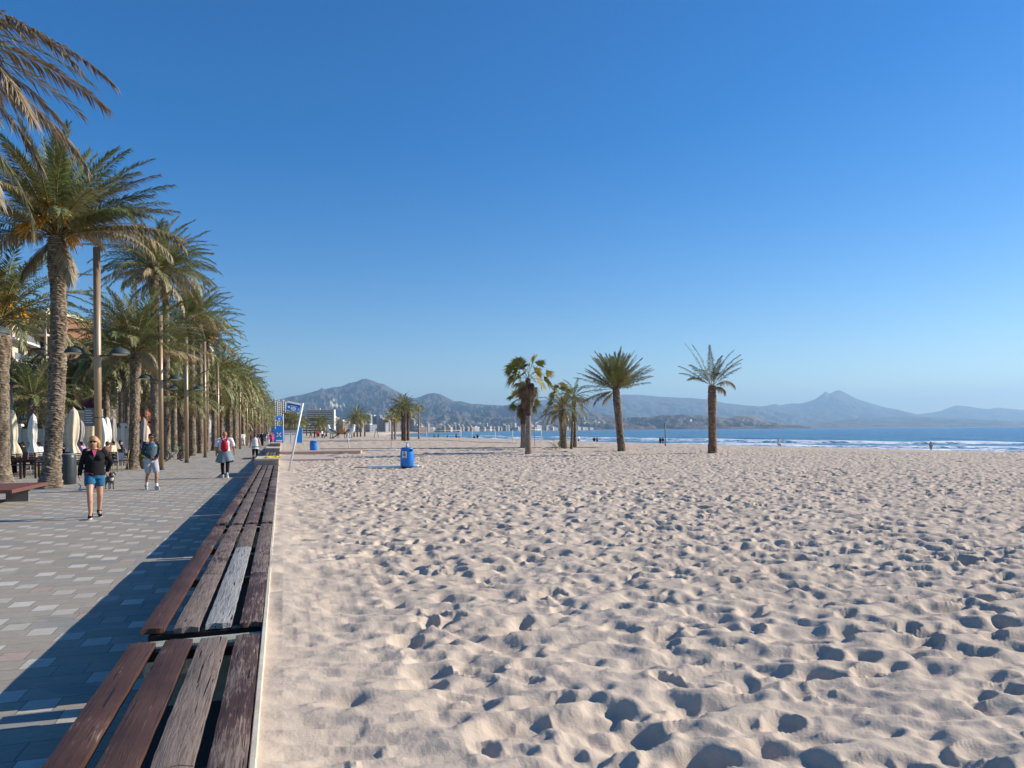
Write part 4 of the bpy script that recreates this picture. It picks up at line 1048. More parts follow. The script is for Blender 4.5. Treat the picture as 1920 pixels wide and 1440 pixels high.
for k, (px, zc, h, cr, cs) in enumerate([(664, 190, 4.2, c_f3, 1.0), (670, 185, 5.2, c_f1, 1.0), (676, 192, 4.6, c_f3, 0.95), (684, 200, 4.6, c_f3, 0.75), (598, 210, 3.8, c_f1, 1.0), (606, 215, 3.8, c_f1, 0.95), (634, 260, 4.5, c_f3, 0.8), (545, 240, 5.5, c_f1, 1.25), (553, 235, 5, c_f1, 1.2), (539, 260, 6, c_f1, 1.2), (561, 250, 5.0, c_f1, 1.1), (575, 260, 4.5, c_f3, 1.0)]):
    lb = ['left date palm of the three behind the gull playground', 'tallest date palm behind the gull playground', 'right date palm of the three behind the gull playground', 'small lone date palm right of the gull playground', 'bushy date palm in front of the long hotel', 'bushy date palm beside its twin in front of the long hotel', 'small date palm between the hotel and the gull playground', 'bushy date palm above the white cabin, between two sign poles', 'second bushy date palm above the white cabin', 'date palm left of the white cabin roof', 'date palm behind the leaning sign pole', 'date palm right of the blue panel'][k]
    far_palm('date_palm', px, zc, h, cr, lb, 'date palms at the far end of the beach', k * 1.3, cs)
# ------------------------------------------------------------------ street lamps
def lamp(px, X, h, label, plate=False, arms=True, first=True):
    Y = onX(px, X)
    t = empty('street_lamp', (X, Y, 0), 0, label, 'street lamp', 'tall bronze lamp posts along the promenade')
    b = MB(); b.tube([(0, 0, 0), (0, 0, h)], 0.105, 20); b.build('pole', M['gold'], t)
    b = MB(); b.lathe([(0.15, 0.0), (0.15, 0.02), (0.112, 0.03), (0.112, 0.10)], 20); b.build('base_collar', M['darkmetal'], t)
    if arms:
        for sgn, dz in ((-1, 0.0), (1, -0.03)):
            d = Vector((CT, -ST * 0.5, 0)).normalized() * sgn
            b = MB(); b.tube([d * 0.09 + Vector((0, 0, 4.15)), d * 0.45 + Vector((0, 0, 4.22 + dz)), d * 0.62 + Vector((0, 0, 4.33 + dz))], [0.022, 0.02, 0.018], 8)
            b.build('arm', M['lampshade'], t)
            c = d * 0.66
            b = MB(); b.lathe([(0.30, 4.24 + dz), (0.30, 4.255 + dz), (0.275, 4.32 + dz), (0.21, 4.39 + dz), (0.12, 4.435 + dz), (0.03, 4.45 + dz), (0.028, 4.48 + dz)], 24, (c.x, c.y)); sh = b.build('lamp_shade', M['lampshade'], t)
            b = MB(); b.lathe([(0.20, 4.215 + dz), (0.24, 4.238 + dz), (0.24, 4.239 + dz)], 20, (c.x, c.y)); b.build('diffuser', M['offwhite'], sh)
    if plate:
        b = MB(); b.box(-0.42, -0.12, -0.012, 0.012, 1.95, 2.52); pl = b.build('notice_plate', M['greymetal'], t); pl.rotation_euler = (0, 0, -TH)
        b = MB()
        for k in range(6): b.box(-0.39, -0.15 - 0.05 * (k % 2), -0.0155, -0.0125, 2.05 + k * 0.075, 2.075 + k * 0.075)
        o = b.build('notice_lines', M['offwhite'], pl)
        b = MB(); b.lathe([(0.108, 2.2), (0.108, 2.23)], 20); b.build('clamp_band', M['darkmetal'], t)
    return t
lamp(184, -5.5, 7.55, 'nearest bronze lamp post with two grey shades and a notice plate, behind the blonde woman', True)
lamp(302, -5.35, 7.2, 'bronze lamp post beside the man in grey shorts and the bicycle')
lamp(350, -5.2, 7.2, 'bronze lamp post touching the short young palm')
lamp(384.5, -5.05, 8.0, 'bronze lamp post standing between two trunk groups left of the red backpack', arms=False)
lamp(409, -5.0, 7.2, 'bronze lamp post just left of the red backpack walker, above his shoulder', arms=False)
lamp(450, -4.1, 7.2, 'bronze lamp post beside the short bushy date palm', arms=False)
for k, Y in enumerate((100, 118, 137, 158, 182)):
    Xl = -4.2
    t = lamp(960 + F * math.tan(math.atan(Xl / Y) - TH), Xl, 7.2, ['slim bronze lamp post behind the short bushy palm', 'slim bronze lamp post above the woman in the white top', 'far slim bronze lamp post left of the dark blue walker', 'far slim bronze lamp post above the pink walker', 'farthest slim bronze lamp post near the vanishing point'][k], arms=False)
# lamp at the left edge (only its shade reaches into the picture)
lamp(-62, -7.4, 6.9, 'lamp post off the left edge, one grey shade showing at the frame')
# yellowish pole of the far side
t = empty('flag_pole', (*atp(22, 34), 0), 0, 'thin yellow metal pole with a small lamp above the cream parasol at the left edge', 'pole')
b = MB(); b.tube([(0, 0, 0), (0, 0, 4.0)], 0.05, 10); b.build('pole', M['gold'], t)
b = MB(); b.lathe([(0.24, 3.98), (0.22, 4.03), (0.12, 4.10), (0.02, 4.13)], 18); b.build('lamp_shade', M['lampshade'], t)

# ------------------------------------------------------------------ dark litter bin
X, Y = at(128, 908)
t = empty('litter_bin', (X, Y, 0), 0, 'dark grey cylindrical litter bin beside the nearest whole palm trunk', 'litter bin')
b = MB(); b.lathe([(0.21, 0.0), (0.235, 0.02), (0.245, 0.3), (0.25, 0.6), (0.245, 0.9), (0.235, 1.0), (0.20, 1.03)], 32); b.build('drum', M['darkmetal'], t)
b = MB(); b.lathe([(0.238, 1.002), (0.242, 1.03), (0.21, 1.055), (0.16, 1.056)], 32); b.build('rim', M['greymetal'], t)
b = MB(); b.lathe([(0.10, 1.05), (0.10, 1.09), (0.09, 1.10)], 18); b.build('ashtray', M['black'], t)
b = MB(); b.box(-0.035, 0.035, -0.003, 0.003, 0.52, 0.66); o = b.build('sticker', M['white'], t); a = -TH + 1.0; o.location = (0.252 * math.cos(a), 0.252 * math.sin(a) , 0); o.rotation_euler = (0, 0, a + PI / 2)
# ------------------------------------------------------------------ flat wooden bench at the left edge
X, Y = -6.75, 21.1
t = empty('flat_bench', (X, Y, 0), 0, 'backless red brown timber bench on grey metal legs at the left edge', 'bench')
for k in range(5):
    b = MB(); b.box(-0.72 + k * 0.295, -0.44 + k * 0.295, -1.15, 1.6, 0.34, 0.425, ch=0.008); b.build('seat_plank', M['brownwood'], t)
for x, y in ((-0.35, -0.8), (0.3, 0.75)):
    b = MB(); b.box(x - 0.25, x + 0.25, y - 0.06, y + 0.06, 0.0, 0.338, ch=0.006); b.build('leg', M['greymetal'], t)

# ------------------------------------------------------------------ blue beach bins
def blue_bin(px, py, label, sign=True, pump=False, s=1.0):
    X, Y = at(px, py, SANDZ)
    t = empty('beach_bin', (X, Y, sz(X, Y) - 0.03), 0, label, 'litter bin', 'blue plastic litter bins on the sand')
    b = MB(); b.lathe([(0.20, 0.0), (0.205, 0.10), (0.215, 0.105), (0.215, 0.11)], 24); b.build('base', M['darkmetal'], t)
    fr = math.atan2(-Y, -X)
    b = MB()
    prof = [(0.235, 0.108), (0.25, 0.14), (0.255, 0.35), (0.252, 0.55), (0.235, 0.70), (0.222, 0.74), (0.232, 0.745), (0.232, 0.775), (0.205, 0.80), (0.19, 0.81)]
    b.lathe(prof, 32); b.build('body', M['blue'], t)
    b = MB()
    sl = []
    for j in range(9):
        a = fr + 0.42 + j * 0.07
        sl.append((a,))
    vs = []
    for a, in sl:
        for z in (0.66, 0.735): vs.append((0.2455 * math.cos(a) if z > .7 else 0.249 * math.cos(a), (0.2455 if z > .7 else 0.249) * math.sin(a), z))
    for a, in sl:
        for z in (0.66, 0.735): vs.append((0.19 * math.cos(a), 0.19 * math.sin(a), z))
    n = 18
    fs = [(2 * j, 2 * j + 2, 2 * j + 3, 2 * j + 1) for j in range(8)] + [(n + 2 * j, n + 2 * j + 1, n + 2 * j + 3, n + 2 * j + 2) for j in range(8)] + [(2 * j, n + 2 * j, n + 2 * j + 2, 2 * j + 2) for j in range(8)] + [(2 * j + 1, 2 * j + 3, n + 2 * j + 3, n + 2 * j + 1) for j in range(8)]
    b.add(vs, fs); b.build('slot', M['black'], t)
    if sign:
        b = MB(); b.box(-0.085, 0.085, -0.002, 0.002, 0.42, 0.67); pl = b.build('notice', M['white'], t)
        a = fr - 0.38; pl.location = (0.262 * math.cos(a), 0.262 * math.sin(a), 0); pl.rotation_euler = (0, 0, a + PI / 2)
        b = MB(); b.box(-0.03, 0.02, -0.0045, -0.0022, 0.60, 0.65); b.box(-0.06, 0.06, -0.0045, -0.0022, 0.545, 0.575); b.box(-0.06, 0.05, -0.0045, -0.0022, 0.505, 0.53); b.box(-0.02, 0.06, -0.0045, -0.0022, 0.44, 0.465)
        b.build('notice_print', M['black'], pl)
    if pump:
        b = MB(); b.tube([(0.0, 0, 0.80), (0.0, 0, 1.0)], 0.045, 14); b.box(-0.11, 0.11, -0.07, 0.07, 0.985, 1.03, ch=0.01); b.build('white_dispenser', M['white'], t)
    return t
blue_bin(763.5, 878, 'nearest blue litter bin with a white notice and white dispenser on top', True, True)
blue_bin(588, 847, 'blue litter bin standing right of the leaning beach sign', False)
blue_bin(563, 829.5, 'small far blue litter bin in front of the blue panel', False)
# white slabs lying on the sand
for k, (px, py, lx, ly, lab) in enumerate([(738, 877, 1.9, 0.5, 'white slab half buried in the sand behind the nearest blue bin'), (718, 845.5, 2.0, 0.55, 'white slab on the sand between the shower post and the nearest blue bin')]):
    X, Y = at(px, py, SANDZ); b = MB(); b.box(-lx / 2, lx / 2, -ly / 2, ly / 2, -0.04, 0.10, ch=0.03)
    t = empty('sand_slab', (X, Y, sz(X, Y)), -0.05 - TH * 0.8, lab, 'slab', 'white slabs on the sand')
    b.build('slab', M['white'], t)
    b = MB(); b.box(lx / 2 + .002, lx / 2 + 0.16, -ly / 2 + .05, ly / 2 - .05, -0.05, 0.07, ch=0.02); b.build('drain_edge', M['wallc'], t)
    b = MB(); b.box(-lx / 2 - 0.5, -lx / 2 - .002, -ly / 2 - .02, ly / 2 - .1, -0.05, 0.045, ch=0.015); b.build('dark_strip', M['rope'], t)  # low dark box at the left end of each slab

# ------------------------------------------------------------------ beach signs
def text_obj(s_, size, mat, parent, loc, rot, name='lettering'):
    cu = bpy.data.curves.new(name, 'FONT'); cu.body = s_; cu.size = size; cu.align_x = 'CENTER'; cu.align_y = 'CENTER'; cu.extrude = 0.001
    o = bpy.data.objects.new(name, cu); link(o)
    bpy.context.view_layer.update()
    me = bpy.data.meshes.new_from_object(o.evaluated_get(bpy.context.evaluated_depsgraph_get()))
    bpy.data.objects.remove(o)
    me.materials.clear(); me.materials.append(mat)
    q = bpy.data.objects.new(name, me); link(q, parent); q.location = loc; q.rotation_euler = rot
    return q
X, Y = at(540.5, 886, SANDZ)
t = empty('beach_sign', (X, Y, sz(X, Y) - 0.1), 0.12, 'leaning white pole with a blue and white beach sign bearing the number 22', 'sign')
lean = math.atan2(0.485, 2.32)
b = MB(); b.tube([(0, 0, 0), (math.sin(lean) * 2.5, 0, math.cos(lean) * 2.5)], 0.033, 14); b.build('pole', M['white'], t)
Mx = Matrix.Rotation(lean, 4, 'Y')
brd = MB(); brd.box(-0.53, -0.05, -0.035, -0.015, 2.145, 2.465, M=Mx); bo = brd.build('sign_board', M['white'], t)
b = MB(); b.box(-0.515, -0.062, -0.039, -0.0355, 2.155, 2.40, M=Mx); b.build('blue_panel', M['bluesign'], bo)
b = MB()
ang = [(math.cos(2 * PI * k / 28), math.sin(2 * PI * k / 28)) for k in range(28)]
def disc(b, cx, cz, r, y0, y1, sx=1.0):
    n = len(ang); vs = [Mx @ Vector((cx + r * sx * a, y0, cz + r * c)) for a, c in ang] + [Mx @ Vector((cx + r * sx * a, y1, cz + r * c)) for a, c in ang]
    b.add(vs, [tuple(range(n)), tuple(range(2 * n - 1, n - 1, -1))] + [(i, (i + 1) % n, n + (i + 1) % n, n + i) for i in range(n)])
disc(b, -0.285, 2.235, 0.066, -0.044, -0.0395, 1.35); disc(b, -0.44, 2.265, 0.036, -0.043, -0.0395)
b.build('white_disc', M['white'], bo)
b = MB(); b.box(-0.505, -0.072, -0.042, -0.0395, 2.352, 2.376, M=Mx); b.build('dark_band', M['navy'], bo)
b = MB()
for k in range(3): b.box(-0.16 + 0.01 * k, -0.09, -0.043, -0.0395, 2.205 + 0.03 * k, 2.217 + 0.03 * k, M=Mx)
b.box(-0.40, -0.18, -0.043, -0.0395, 2.322, 2.334, M=Mx); b.build('small_print', M['white'], bo)
p_ = Mx @ Vector((-0.285, -0.046, 2.235)); text_obj('22', 0.11, M['bluesign'], bo, p_, (R(90), lean, 0))
X, Y = at(531.5, 847, SANDZ)
t = empty('beach_sign', (X, Y, sz(X, Y) - 0.1), 0.15, 'upright thin white pole with a small blue sign board on its left', 'sign')
b = MB(); b.tube([(0, 0, 0), (0, 0, 2.72)], 0.028, 12); b.build('pole', M['white'], t)
b = MB(); b.box(-0.53, -0.04, -0.03, -0.012, 2.28, 2.60); bo = b.build('sign_board', M['white'], t)
b = MB(); b.box(-0.515, -0.055, -0.034, -0.0305, 2.295, 2.585); b.build('blue_panel', M['bluesign'], bo)
b = MB(); b.box(-0.34, -0.20, -0.037, -0.0345, 2.34, 2.42); b.box(-0.44, -0.12, -0.037, -0.0345, 2.50, 2.515); b.build('small_print', M['white'], bo)

# ------------------------------------------------------------------ information totem, cabin, blue panel
def gp(px, py, z): return at(px, py, z)
X, Y = atp(524.5, 86); Xc = X
t = empty('info_panel', (X - .1, Y, 0.0), 0.15, 'blue rounded beach information panel with a white and pink cross figure', 'sign')
b = MB(); b.box(-0.60, 0.60, -0.06, 0.06, 0.55, 2.05, ch=0.04); b.tube([(0, 0.0, -0.1), (0, 0.0, 0.55)], 0.06, 10); bo = b.build('panel', M['bluesign'], t)
b = MB(); b.box(-0.33, 0.50, -0.05, 0.05, 2.054, 2.45, ch=0.03); b.build('top_panel', M['blue'], bo)
for a, mt in ((0.8, 'white'), (-0.8, 'white'), (0.0, 'pinkcloth')):
    b = MB(); b.box(-0.05, 0.05, -0.072, -0.062 - 0.001 * (a < 0), -0.34 if a else -.1, 0.34 if a else .2, M=Matrix.Translation((0, -0.004 * (a < 0) - 0.008 * (a == 0), 1.4)) @ Matrix.Rotation(a, 4, 'Y')); b.build('cross_mark', M[mt], bo)
b = MB(); b.box(-0.35, 0.35, -0.075, -0.063, 0.62, 0.78); b.build('small_print', M['white'], bo)
X, Y = atp(544.5, 92)
t = empty('beach_cabin', (X, Y, sz(X, Y)), 0.12, 'small pale grey double door beach cabin beside the blue signs', 'cabin')
b = MB(); b.box(-0.9, 0.9, 0, 1.4, -0.1, 1.45); b.build('walls', M['greymetal'], t)
b = MB(); b.box(-0.98, 0.98, -0.06, 1.5, 1.452, 1.52); b.build('roof', M['white'], t)
for x in (-0.78, 0.02):
    b = MB(); b.box(x, x + 0.75, -0.03, -0.003, 0.02, 1.3); d = b.build('door', M['white'], t); b = MB(); b.box(x + .1, x + .65, -0.045, -0.032, 1.08, 1.15); b.build('door_vent', M['darkmetal'], d)
b = MB(); b.box(-0.012, 0.012, -0.02, -0.002, 0.02, 1.3); b.build('door_gap', M['darkmetal'], t)
X, Y = atp(541, 104)
t = empty('fence', (X, Y, -0.2), -TH * .8, 'grey slatted wooden fence behind the beach cabin', 'fence')
for k in range(22):
    b = MB(); b.box(-1.6 + k * 0.155, -1.6 + k * 0.155 + 0.12, 0, 0.04, 0, 2.55 + 0.05 * math.sin(k * 3)); b.build('slat', M['cane'] if k % 4 == 0 else M['greymetal'], t)
b = MB(); b.box(-1.65, 1.85, 0.042, 0.09, 1.2, 1.3); b.build('rail', M['greymetal'], t)
X, Y = atp(562, 90)
t = empty('blue_board', (X, Y, sz(X, Y) - 0.1), 0.2, 'plain blue upright board right of the leaning sign pole', 'board')
b = MB(); b.box(-0.33, 0.28, -0.03, 0.03, 0.15, 1.95); b.build('board', M['bluesign'], t)
b = MB(); b.box(0.282, 0.33, -0.04, 0.04, 0.0, 2.0); b.build('post', M['white'], t)

# ------------------------------------------------------------------ foot shower post, gull playground, play tower
X, Y = at(653.5, 842, SANDZ)
t = empty('shower_post', (X, Y, sz(X, Y) - 0.05), -TH, 'white foot shower post in front of the gull playground', 'shower')
b = MB(); b.tube([(0, 0, 0), (0, 0, 1.28)], 0.045, 12); b.build('post', M['white'], t)
b = MB(); b.tube([(-0.12, 0, 1.12), (0.14, 0, 1.05)], 0.03, 8); b.build('crossarm', M['white'], t)
b = MB(); b.tube([(-0.10, 0, 0.70), (0.12, 0, 0.72)], 0.025, 8); b.build('tap', M['greymetal'], t)
b = MB(); b.lathe([(0.13, 0.0), (0.13, 0.06), (0.06, 0.08)], 14); b.build('base', M['white'], t)
zc = 150; X, Y = atp(641, zc)
t = empty('play_structure', (X, Y, sz(X, Y) - .05), -TH, 'playground with two big white and grey gull figures facing outwards', 'playground')
def gull(cx, sg):
    g = MB()
    def P(x, z): return (cx + sg * x, 0, z)
    g.tube([P(-1.25, 1.0), P(-0.6, 1.15), P(0, 1.32), P(0.45, 1.7), P(0.62, 2.15), P(0.66, 2.45)], [0.06, 0.28, 0.46, 0.46, 0.33, 0.26], 16)
    g.sphere(P(0.70, 2.6), (0.30, 0.27, 0.27), 8)
    o = g.build('gull_body', M['white'], t)
    g = MB(); g.tube([P(0.92, 2.62), P(1.22, 2.56)], [0.09, 0.02], 8); g.build('beak', M['offwhite'], o)
    for sy in (-1, 1):
        g = MB(); g.tube([(cx + sg * 0.35, sy * 0.36, 1.95), (cx - sg * 0.35, sy * 0.40, 1.65), (cx - sg * 1.2, sy * 0.22, 1.15)], [0.14, 0.30, 0.05], 10); g.build('wing', M['greyshirt'], o)
    for k in (-0.2, 0.25):
        g = MB(); g.tube([P(k, 0), P(k, 1.1)], 0.07, 8); g.build('leg', M['darkmetal'], o)
gull(-2.05, -1); gull(1.75, 1)
b = MB(); b.box(-0.55, 0.45, -0.3, 0.3, 0.95, 1.95, ch=0.05); b.build('orange_panel', M['orangep'], t)
for x in (-0.95, -0.6, 0.52, 0.9):
    b = MB(); b.tube([(x, 0, 0), (x, 0, 2.2 if abs(x) < .8 else 1.3)], 0.06, 8); b.build('post', M['darkwood'], t)
b = MB()
b.tube([(-2.4, -.4, 0.05), (-1.7, -.4, 0.15), (-1.1, -.4, 0.6), (-0.5, -.4, 1.1)], 0.10, 8); b.build('slide', M['rope'], t)
b = MB(); b.box(-1.0, 0.95, -0.35, 0.35, 0.86, 0.94); b.build('deck', M['darkwood'], t)
X, Y = atp(705.5, 170)
t = empty('swing_frame', (X, Y, sz(X, Y) - .1), -TH, 'small dark A shaped swing frame on the beach before the town', 'swing')
for k, (a, c) in enumerate((((-.55, 0), (-.05, 1.9)), ((.55, 0), (.05, 1.9)))):
    b = MB(); b.tube([(a[0], 0, a[1]), (c[0], 0, c[1])], 0.07, 8); b.build('leg', M['greymetal'], t)
b = MB(); b.sphere((0, 0, 1.95), 0.16, 6); b.build('cap', M['rope'], t)

# ------------------------------------------------------------------ volleyball nets, ropes, thin poles
net_mat = simple('white_net_tape', (0.75, 0.74, 0.70), 0.6)
def net(px0, px1, zc, ztop, label, ppost=(0, 1)):
    (Xa, Ya), (Xb, Yb) = atp(px0, zc), atp(px1, zc * 1.02)
    za, zb_ = sz(Xa, Ya) - 0.1, sz(Xb, Yb) - 0.1
    t = empty('volleyball_net', (Xa, Ya, za), 0, label, 'volleyball net', 'volleyball nets near the water')
    dx, dy = Xb - Xa, Yb - Ya
    for q in ppost:
        b = MB(); b.tube([(dx * q, dy * q, (zb_ - za) * q), (dx * q, dy * q, ztop - za)], 0.04, 8); b.build('post', M['white'], t)
    for zz in (ztop - za - 0.03, ztop - za - 0.9):
        b = MB(); b.tube([(0, 0, zz), (dx, dy, zz)], 0.03 if zz > ztop - za - .1 else 0.012, 6); b.build('net_tape', net_mat, t)
    return t
net(862, 864.5, 118, 1.80, 'volleyball net seen almost end on, left of the fan palms')
net(885, 928.5, 112, 1.80, 'middle volleyball net with two white posts left of the fan palms')
net(961, 1015, 92, 1.78, 'volleyball net whose tape runs behind the fan palms')
net(800, 862, 124, 1.80, 'long volleyball net at the left, nearest the distant clump')
for k, (px, py, h, r, lb) in enumerate([(1002.5, 837, 2.0, 0.022, 'thin grey pole just right of the tall fan palm'), (733.5, 840, 1.0, 0.02, 'thin short grey pole above the white slab'), (1247.5, 836, 2.0, 0.05, 'thin dark pole beside the couple at the shoreline'), (576, 812, 3.2, 0.04, 'thin pale pole in front of the long hotel'), (568, 815, 5.0, 0.045, 'tall thin pole behind the blue board')]):
    X, Y = at(px, py, SANDZ); z_ = sz(X, Y)
    t = tag(None, None) if False else None
    b = MB(); b.tube([(0, 0, 0), (0, 0, h * (1.0))], r, 8); b.lathe([(r * 2, 0), (r * 1.8, .03), (r, .05)], 8); o = b.build('pole', M['greymetal']); o.location = (X, Y, z_ - 0.05); tag(o, lb, 'pole')
for k, (pts, lb) in enumerate([([(600, 841.5), (700, 841), (860, 840), (960, 839.5), (1130, 838.5)], 'dark rope line of a court on the sand, nearer one'), ([(560, 826.5), (700, 825.5), (830, 825), (900, 829), (970, 831)], 'dark rope line of a court on the sand, farther one')]):
    b = MB(); P3 = []
    for i in range(len(pts) - 1):
        for q in np.linspace(0, 1, 8)[: (8 if i == len(pts) - 2 else 7)]:
            px = pts[i][0] * (1 - q) + pts[i + 1][0] * q; py = pts[i][1] * (1 - q) + pts[i + 1][1] * q
            X, Y = at(px, py, SANDZ + 0.05); P3.append((X, Y, sz(X, Y) + 0.05))
    b.tube(P3, 0.022, 5); o = b.build('court_rope', M['rope']); tag(o, lb, 'rope')

# ------------------------------------------------------------------ closed parasols on the terraces
def parasol(px, zc, h, mt, label, R0=0.22, seed=0, zb=0.75, tied=0.62):
    X, Y = atp(px, zc)
    t = empty('closed_parasol', (X, Y, 0), 0, label, 'parasol', 'closed parasols on the terraces')
    b = MB(); b.tube([(0, 0, 0), (0, 0, h + 0.04)], 0.028, 8); b.build('pole', M['greymetal'], t)
    b = MB(); b.lathe([(0.30, 0), (0.30, 0.06), (0.06, 0.10)], 14); b.build('base', M['darkmetal'], t)
    nz, nq = 30, 40; z = np.linspace(0, 1, nz); q = np.linspace(0, 2 * PI, nq, endpoint=False); Z, Q = np.meshgrid(z, q, indexing='ij')
    rng = np.random.default_rng(seed)
    prof = np.interp(z, [0, 0.05, 0.18, 0.27, 0.31, 0.42, 0.62, 0.80, 0.93, 0.97, 1.0], [1.20, 1.12, 0.85, 0.58, 0.50, 0.74, 0.86, 0.74, 0.50, 0.24, 0.05])[:, None] * R0
    fold = 1 + 0.26 * np.cos(Q * 6 + 2.0 * fbm(Z * 2, Q * 0 + seed, seed, 2)) * np.clip(1.15 - Z, 0.15, 1) + 0.12 * np.cos(Q * 13 + seed + Z * 3) * (1 - Z)
    Rr = prof * fold; zz = zb + (h - zb) * Z + (Z < 0.02) * 0.06 * np.cos(Q * 5 + seed)
    V = np.stack([Rr * np.cos(Q) + 0.03 * np.sin(Z * 5 + seed), Rr * np.sin(Q), zz], -1).reshape(-1, 3)
    o = mesh_np('canopy', V, grid_faces(nz, nq, True)[:, ::-1], M[mt], t, True)
    return t
parasol(23, 32, 2.80, 'canvas_cream', 'cream closed parasol at the left edge behind the dark tables', 0.26, 1)
parasol(62, 36, 2.70, 'canvas_white', 'white closed parasol between the cream one and the front palm trunk', 0.24, 2, 0.6)
parasol(137, 32, 2.85, 'canvas_cream', 'cream closed parasol just right of the front palm, above the litter bin', 0.29, 3, 0.55)
parasol(151, 40, 2.45, 'canvas_grey', 'narrow grey closed parasol behind the cream ones', 0.2, 4, 0.9)
parasol(171, 33, 2.80, 'canvas_cream', 'cream closed parasol directly left of the nearest bronze post', 0.27, 5, 0.5)
parasol(193, 38, 2.55, 'canvas_white', 'white closed parasol directly right of the nearest bronze post', 0.24, 6, 0.6)
parasol(201, 39, 2.60, 'canvas_white', 'second white closed parasol right of the nearest bronze post', 0.25, 7, 0.7)
parasol(212, 41, 2.55, 'canvas_grey', 'grey closed parasol left of the pale speckled palm trunk', 0.24, 8, 0.8)
parasol(269, 45, 2.65, 'canvas_grey', 'grey closed parasol between the speckled trunk and the man in grey shorts', 0.24, 9, 0.7)
parasol(274, 52, 2.3, 'canvas_cream', 'short cream closed parasol behind the man in grey shorts', 0.26, 10, 0.5)

# ------------------------------------------------------------------ terrace tables and chairs
def table(px, zc, label, w_=1.1, d_=0.8, cloth=None, first=None):
    X, Y = atp(px, zc)
    t = empty('terrace_table', (X, Y, 0), 0.1, label, 'table', 'dark terrace tables')
    b = MB(); b.box(-w_ / 2, w_ / 2, -d_ / 2, d_ / 2, 0.70, 0.745, ch=0.006); b.box(-w_ / 2 + .06, w_ / 2 - .06, -d_ / 2 + .06, d_ / 2 - .06, 0.62, 0.699); b.build('tabletop', M['darkwood'], t)
    for sx in (-1, 1):
        for sy in (-1, 1):
            x, y = sx * (w_ / 2 - 0.07), sy * (d_ / 2 - 0.07); b = MB(); b.box(x - 0.035, x + 0.035, y - 0.035, y + 0.035, 0, 0.62); b.build('leg', M['darkwood'], t)
    return t
def make_chair(label):
    t = empty('terrace_chair', (0, 0, 0), 0, label, 'chair', 'cane chairs on the terraces')
    b = MB(); b.box(-0.22, 0.22, -0.22, 0.22, 0.43, 0.47, ch=0.012); b.build('seat', M['darkwood'], t)
    for sx in (-1, 1):
        b = MB(); b.tube([(sx * .2, -.2, 0), (sx * .2, -.2, .43)], 0.018, 6); b.build('leg', M['cane'], t)
        b = MB(); b.tube([(sx * .2, .24, 0), (sx * .2, .2, .45), (sx * .2, .27, .92)], 0.018, 6); b.build('leg', M['cane'], t)
    b = MB()
    for k in range(5): b.box(-.19, .19, .232 + .012 * k, .246 + .012 * k, .58 + .07 * k, .625 + .07 * k)
    b.build('backrest', M['darkwood'], t)
    return t
tabs = [(14, 28.5, 'dark table at the left edge of the terrace'), (42, 28.8, 'dark table in front of the cream parasol'), (66, 31, 'dark table left of the front palm trunk'), (160, 33, 'dark table behind the blonde woman'), (222, 36, 'dark table behind the small dog'), (236, 41, 'dark table next to the pale speckled trunk'), (280, 46, 'dark table behind the man in grey shorts')]
for px, zc, lb in tabs: table(px, zc, lb)
ch0 = make_chair('cane chair at the left edge, turned towards the first dark table'); used = [0]
chs = [(3, 27.6, 1.2, 'cane chair at the left edge beside the first dark table'), (28, 30.5, 0.2, 'cane chair behind the first dark table'), (52, 30.8, -0.2, 'cane chair behind the second dark table'), (73, 32.8, 0.4, 'cane chair behind the third dark table'), (80, 30.4, -1.4, 'cane chair half hidden by the front palm trunk'), (148, 31.2, 2.9, 'cane chair above the litter bin'), (208, 33.5, 2.6, 'cane chair just right of the blonde woman'), (216, 33.0, 2.9, 'dark backed cane chair left of the dog leash'), (229, 34.8, -1.3, 'cane chair touching the pale speckled trunk'), (232, 39, 2.9, 'cane chair behind the white table cloth'), (196, 36.5, 0.5, 'cane chair hidden behind the blonde woman shoulder'), (272, 43.5, 2.0, 'cane chair left of the man in grey shorts')]
for k, (px, zc, rz, lb) in enumerate(chs):
    o = ch0 if k == 0 else copy_tree(ch0); X, Y = atp(px, zc); o.location = (X, Y, 0); o.rotation_euler = (0, 0, rz); o['label'] = lb
def drape(px, zc, w_, h, ztop, mat, label, seed):
    X, Y = atp(px, zc); n = 16; u, v = np.meshgrid(np.linspace(-.5, .5, n), np.linspace(0, 1, n), indexing='ij')
    y = 0.05 * np.sin(u * 18 + seed) * v + 0.03 * fbm(u * 4, v * 4, seed, 2); V = np.stack([u * w_ * (1 + .15 * v), y, ztop - v * h], -1).reshape(-1, 3)
    o = mesh_np('table_cloth', V, grid_faces(n, n), mat, None, True); o.location = (X, Y, 0); o.rotation_euler = (0, 0, -TH); md = o.modifiers.new('s', 'SOLIDIFY'); md.thickness = 0.004
    tag(o, label, 'cloth'); return o
drape(223.5, 35.2, 0.42, 0.62, 0.80, M['whiteshirt'], 'white cloth hanging over the dark table beside the dog leash', 1)
drape(236, 40.2, 0.36, 0.6, 0.82, M['whiteshirt'], 'white cloth with red edge hanging by the speckled trunk', 2)
# menu board on the second table
X, Y = atp(43, 28.6); b = MB(); b.box(-0.11, 0.11, -0.02, 0.02, 0.747, 1.02); b.box(-0.10, 0.10, -0.023, -0.0205, 0.77, 1.0); o = b.build('menu_holder', M['brownwood']); o.location = (X, Y, 0); o.rotation_euler = (-0.15, 0, -TH); tag(o, 'brown menu holder standing on the second dark table', 'menu holder')

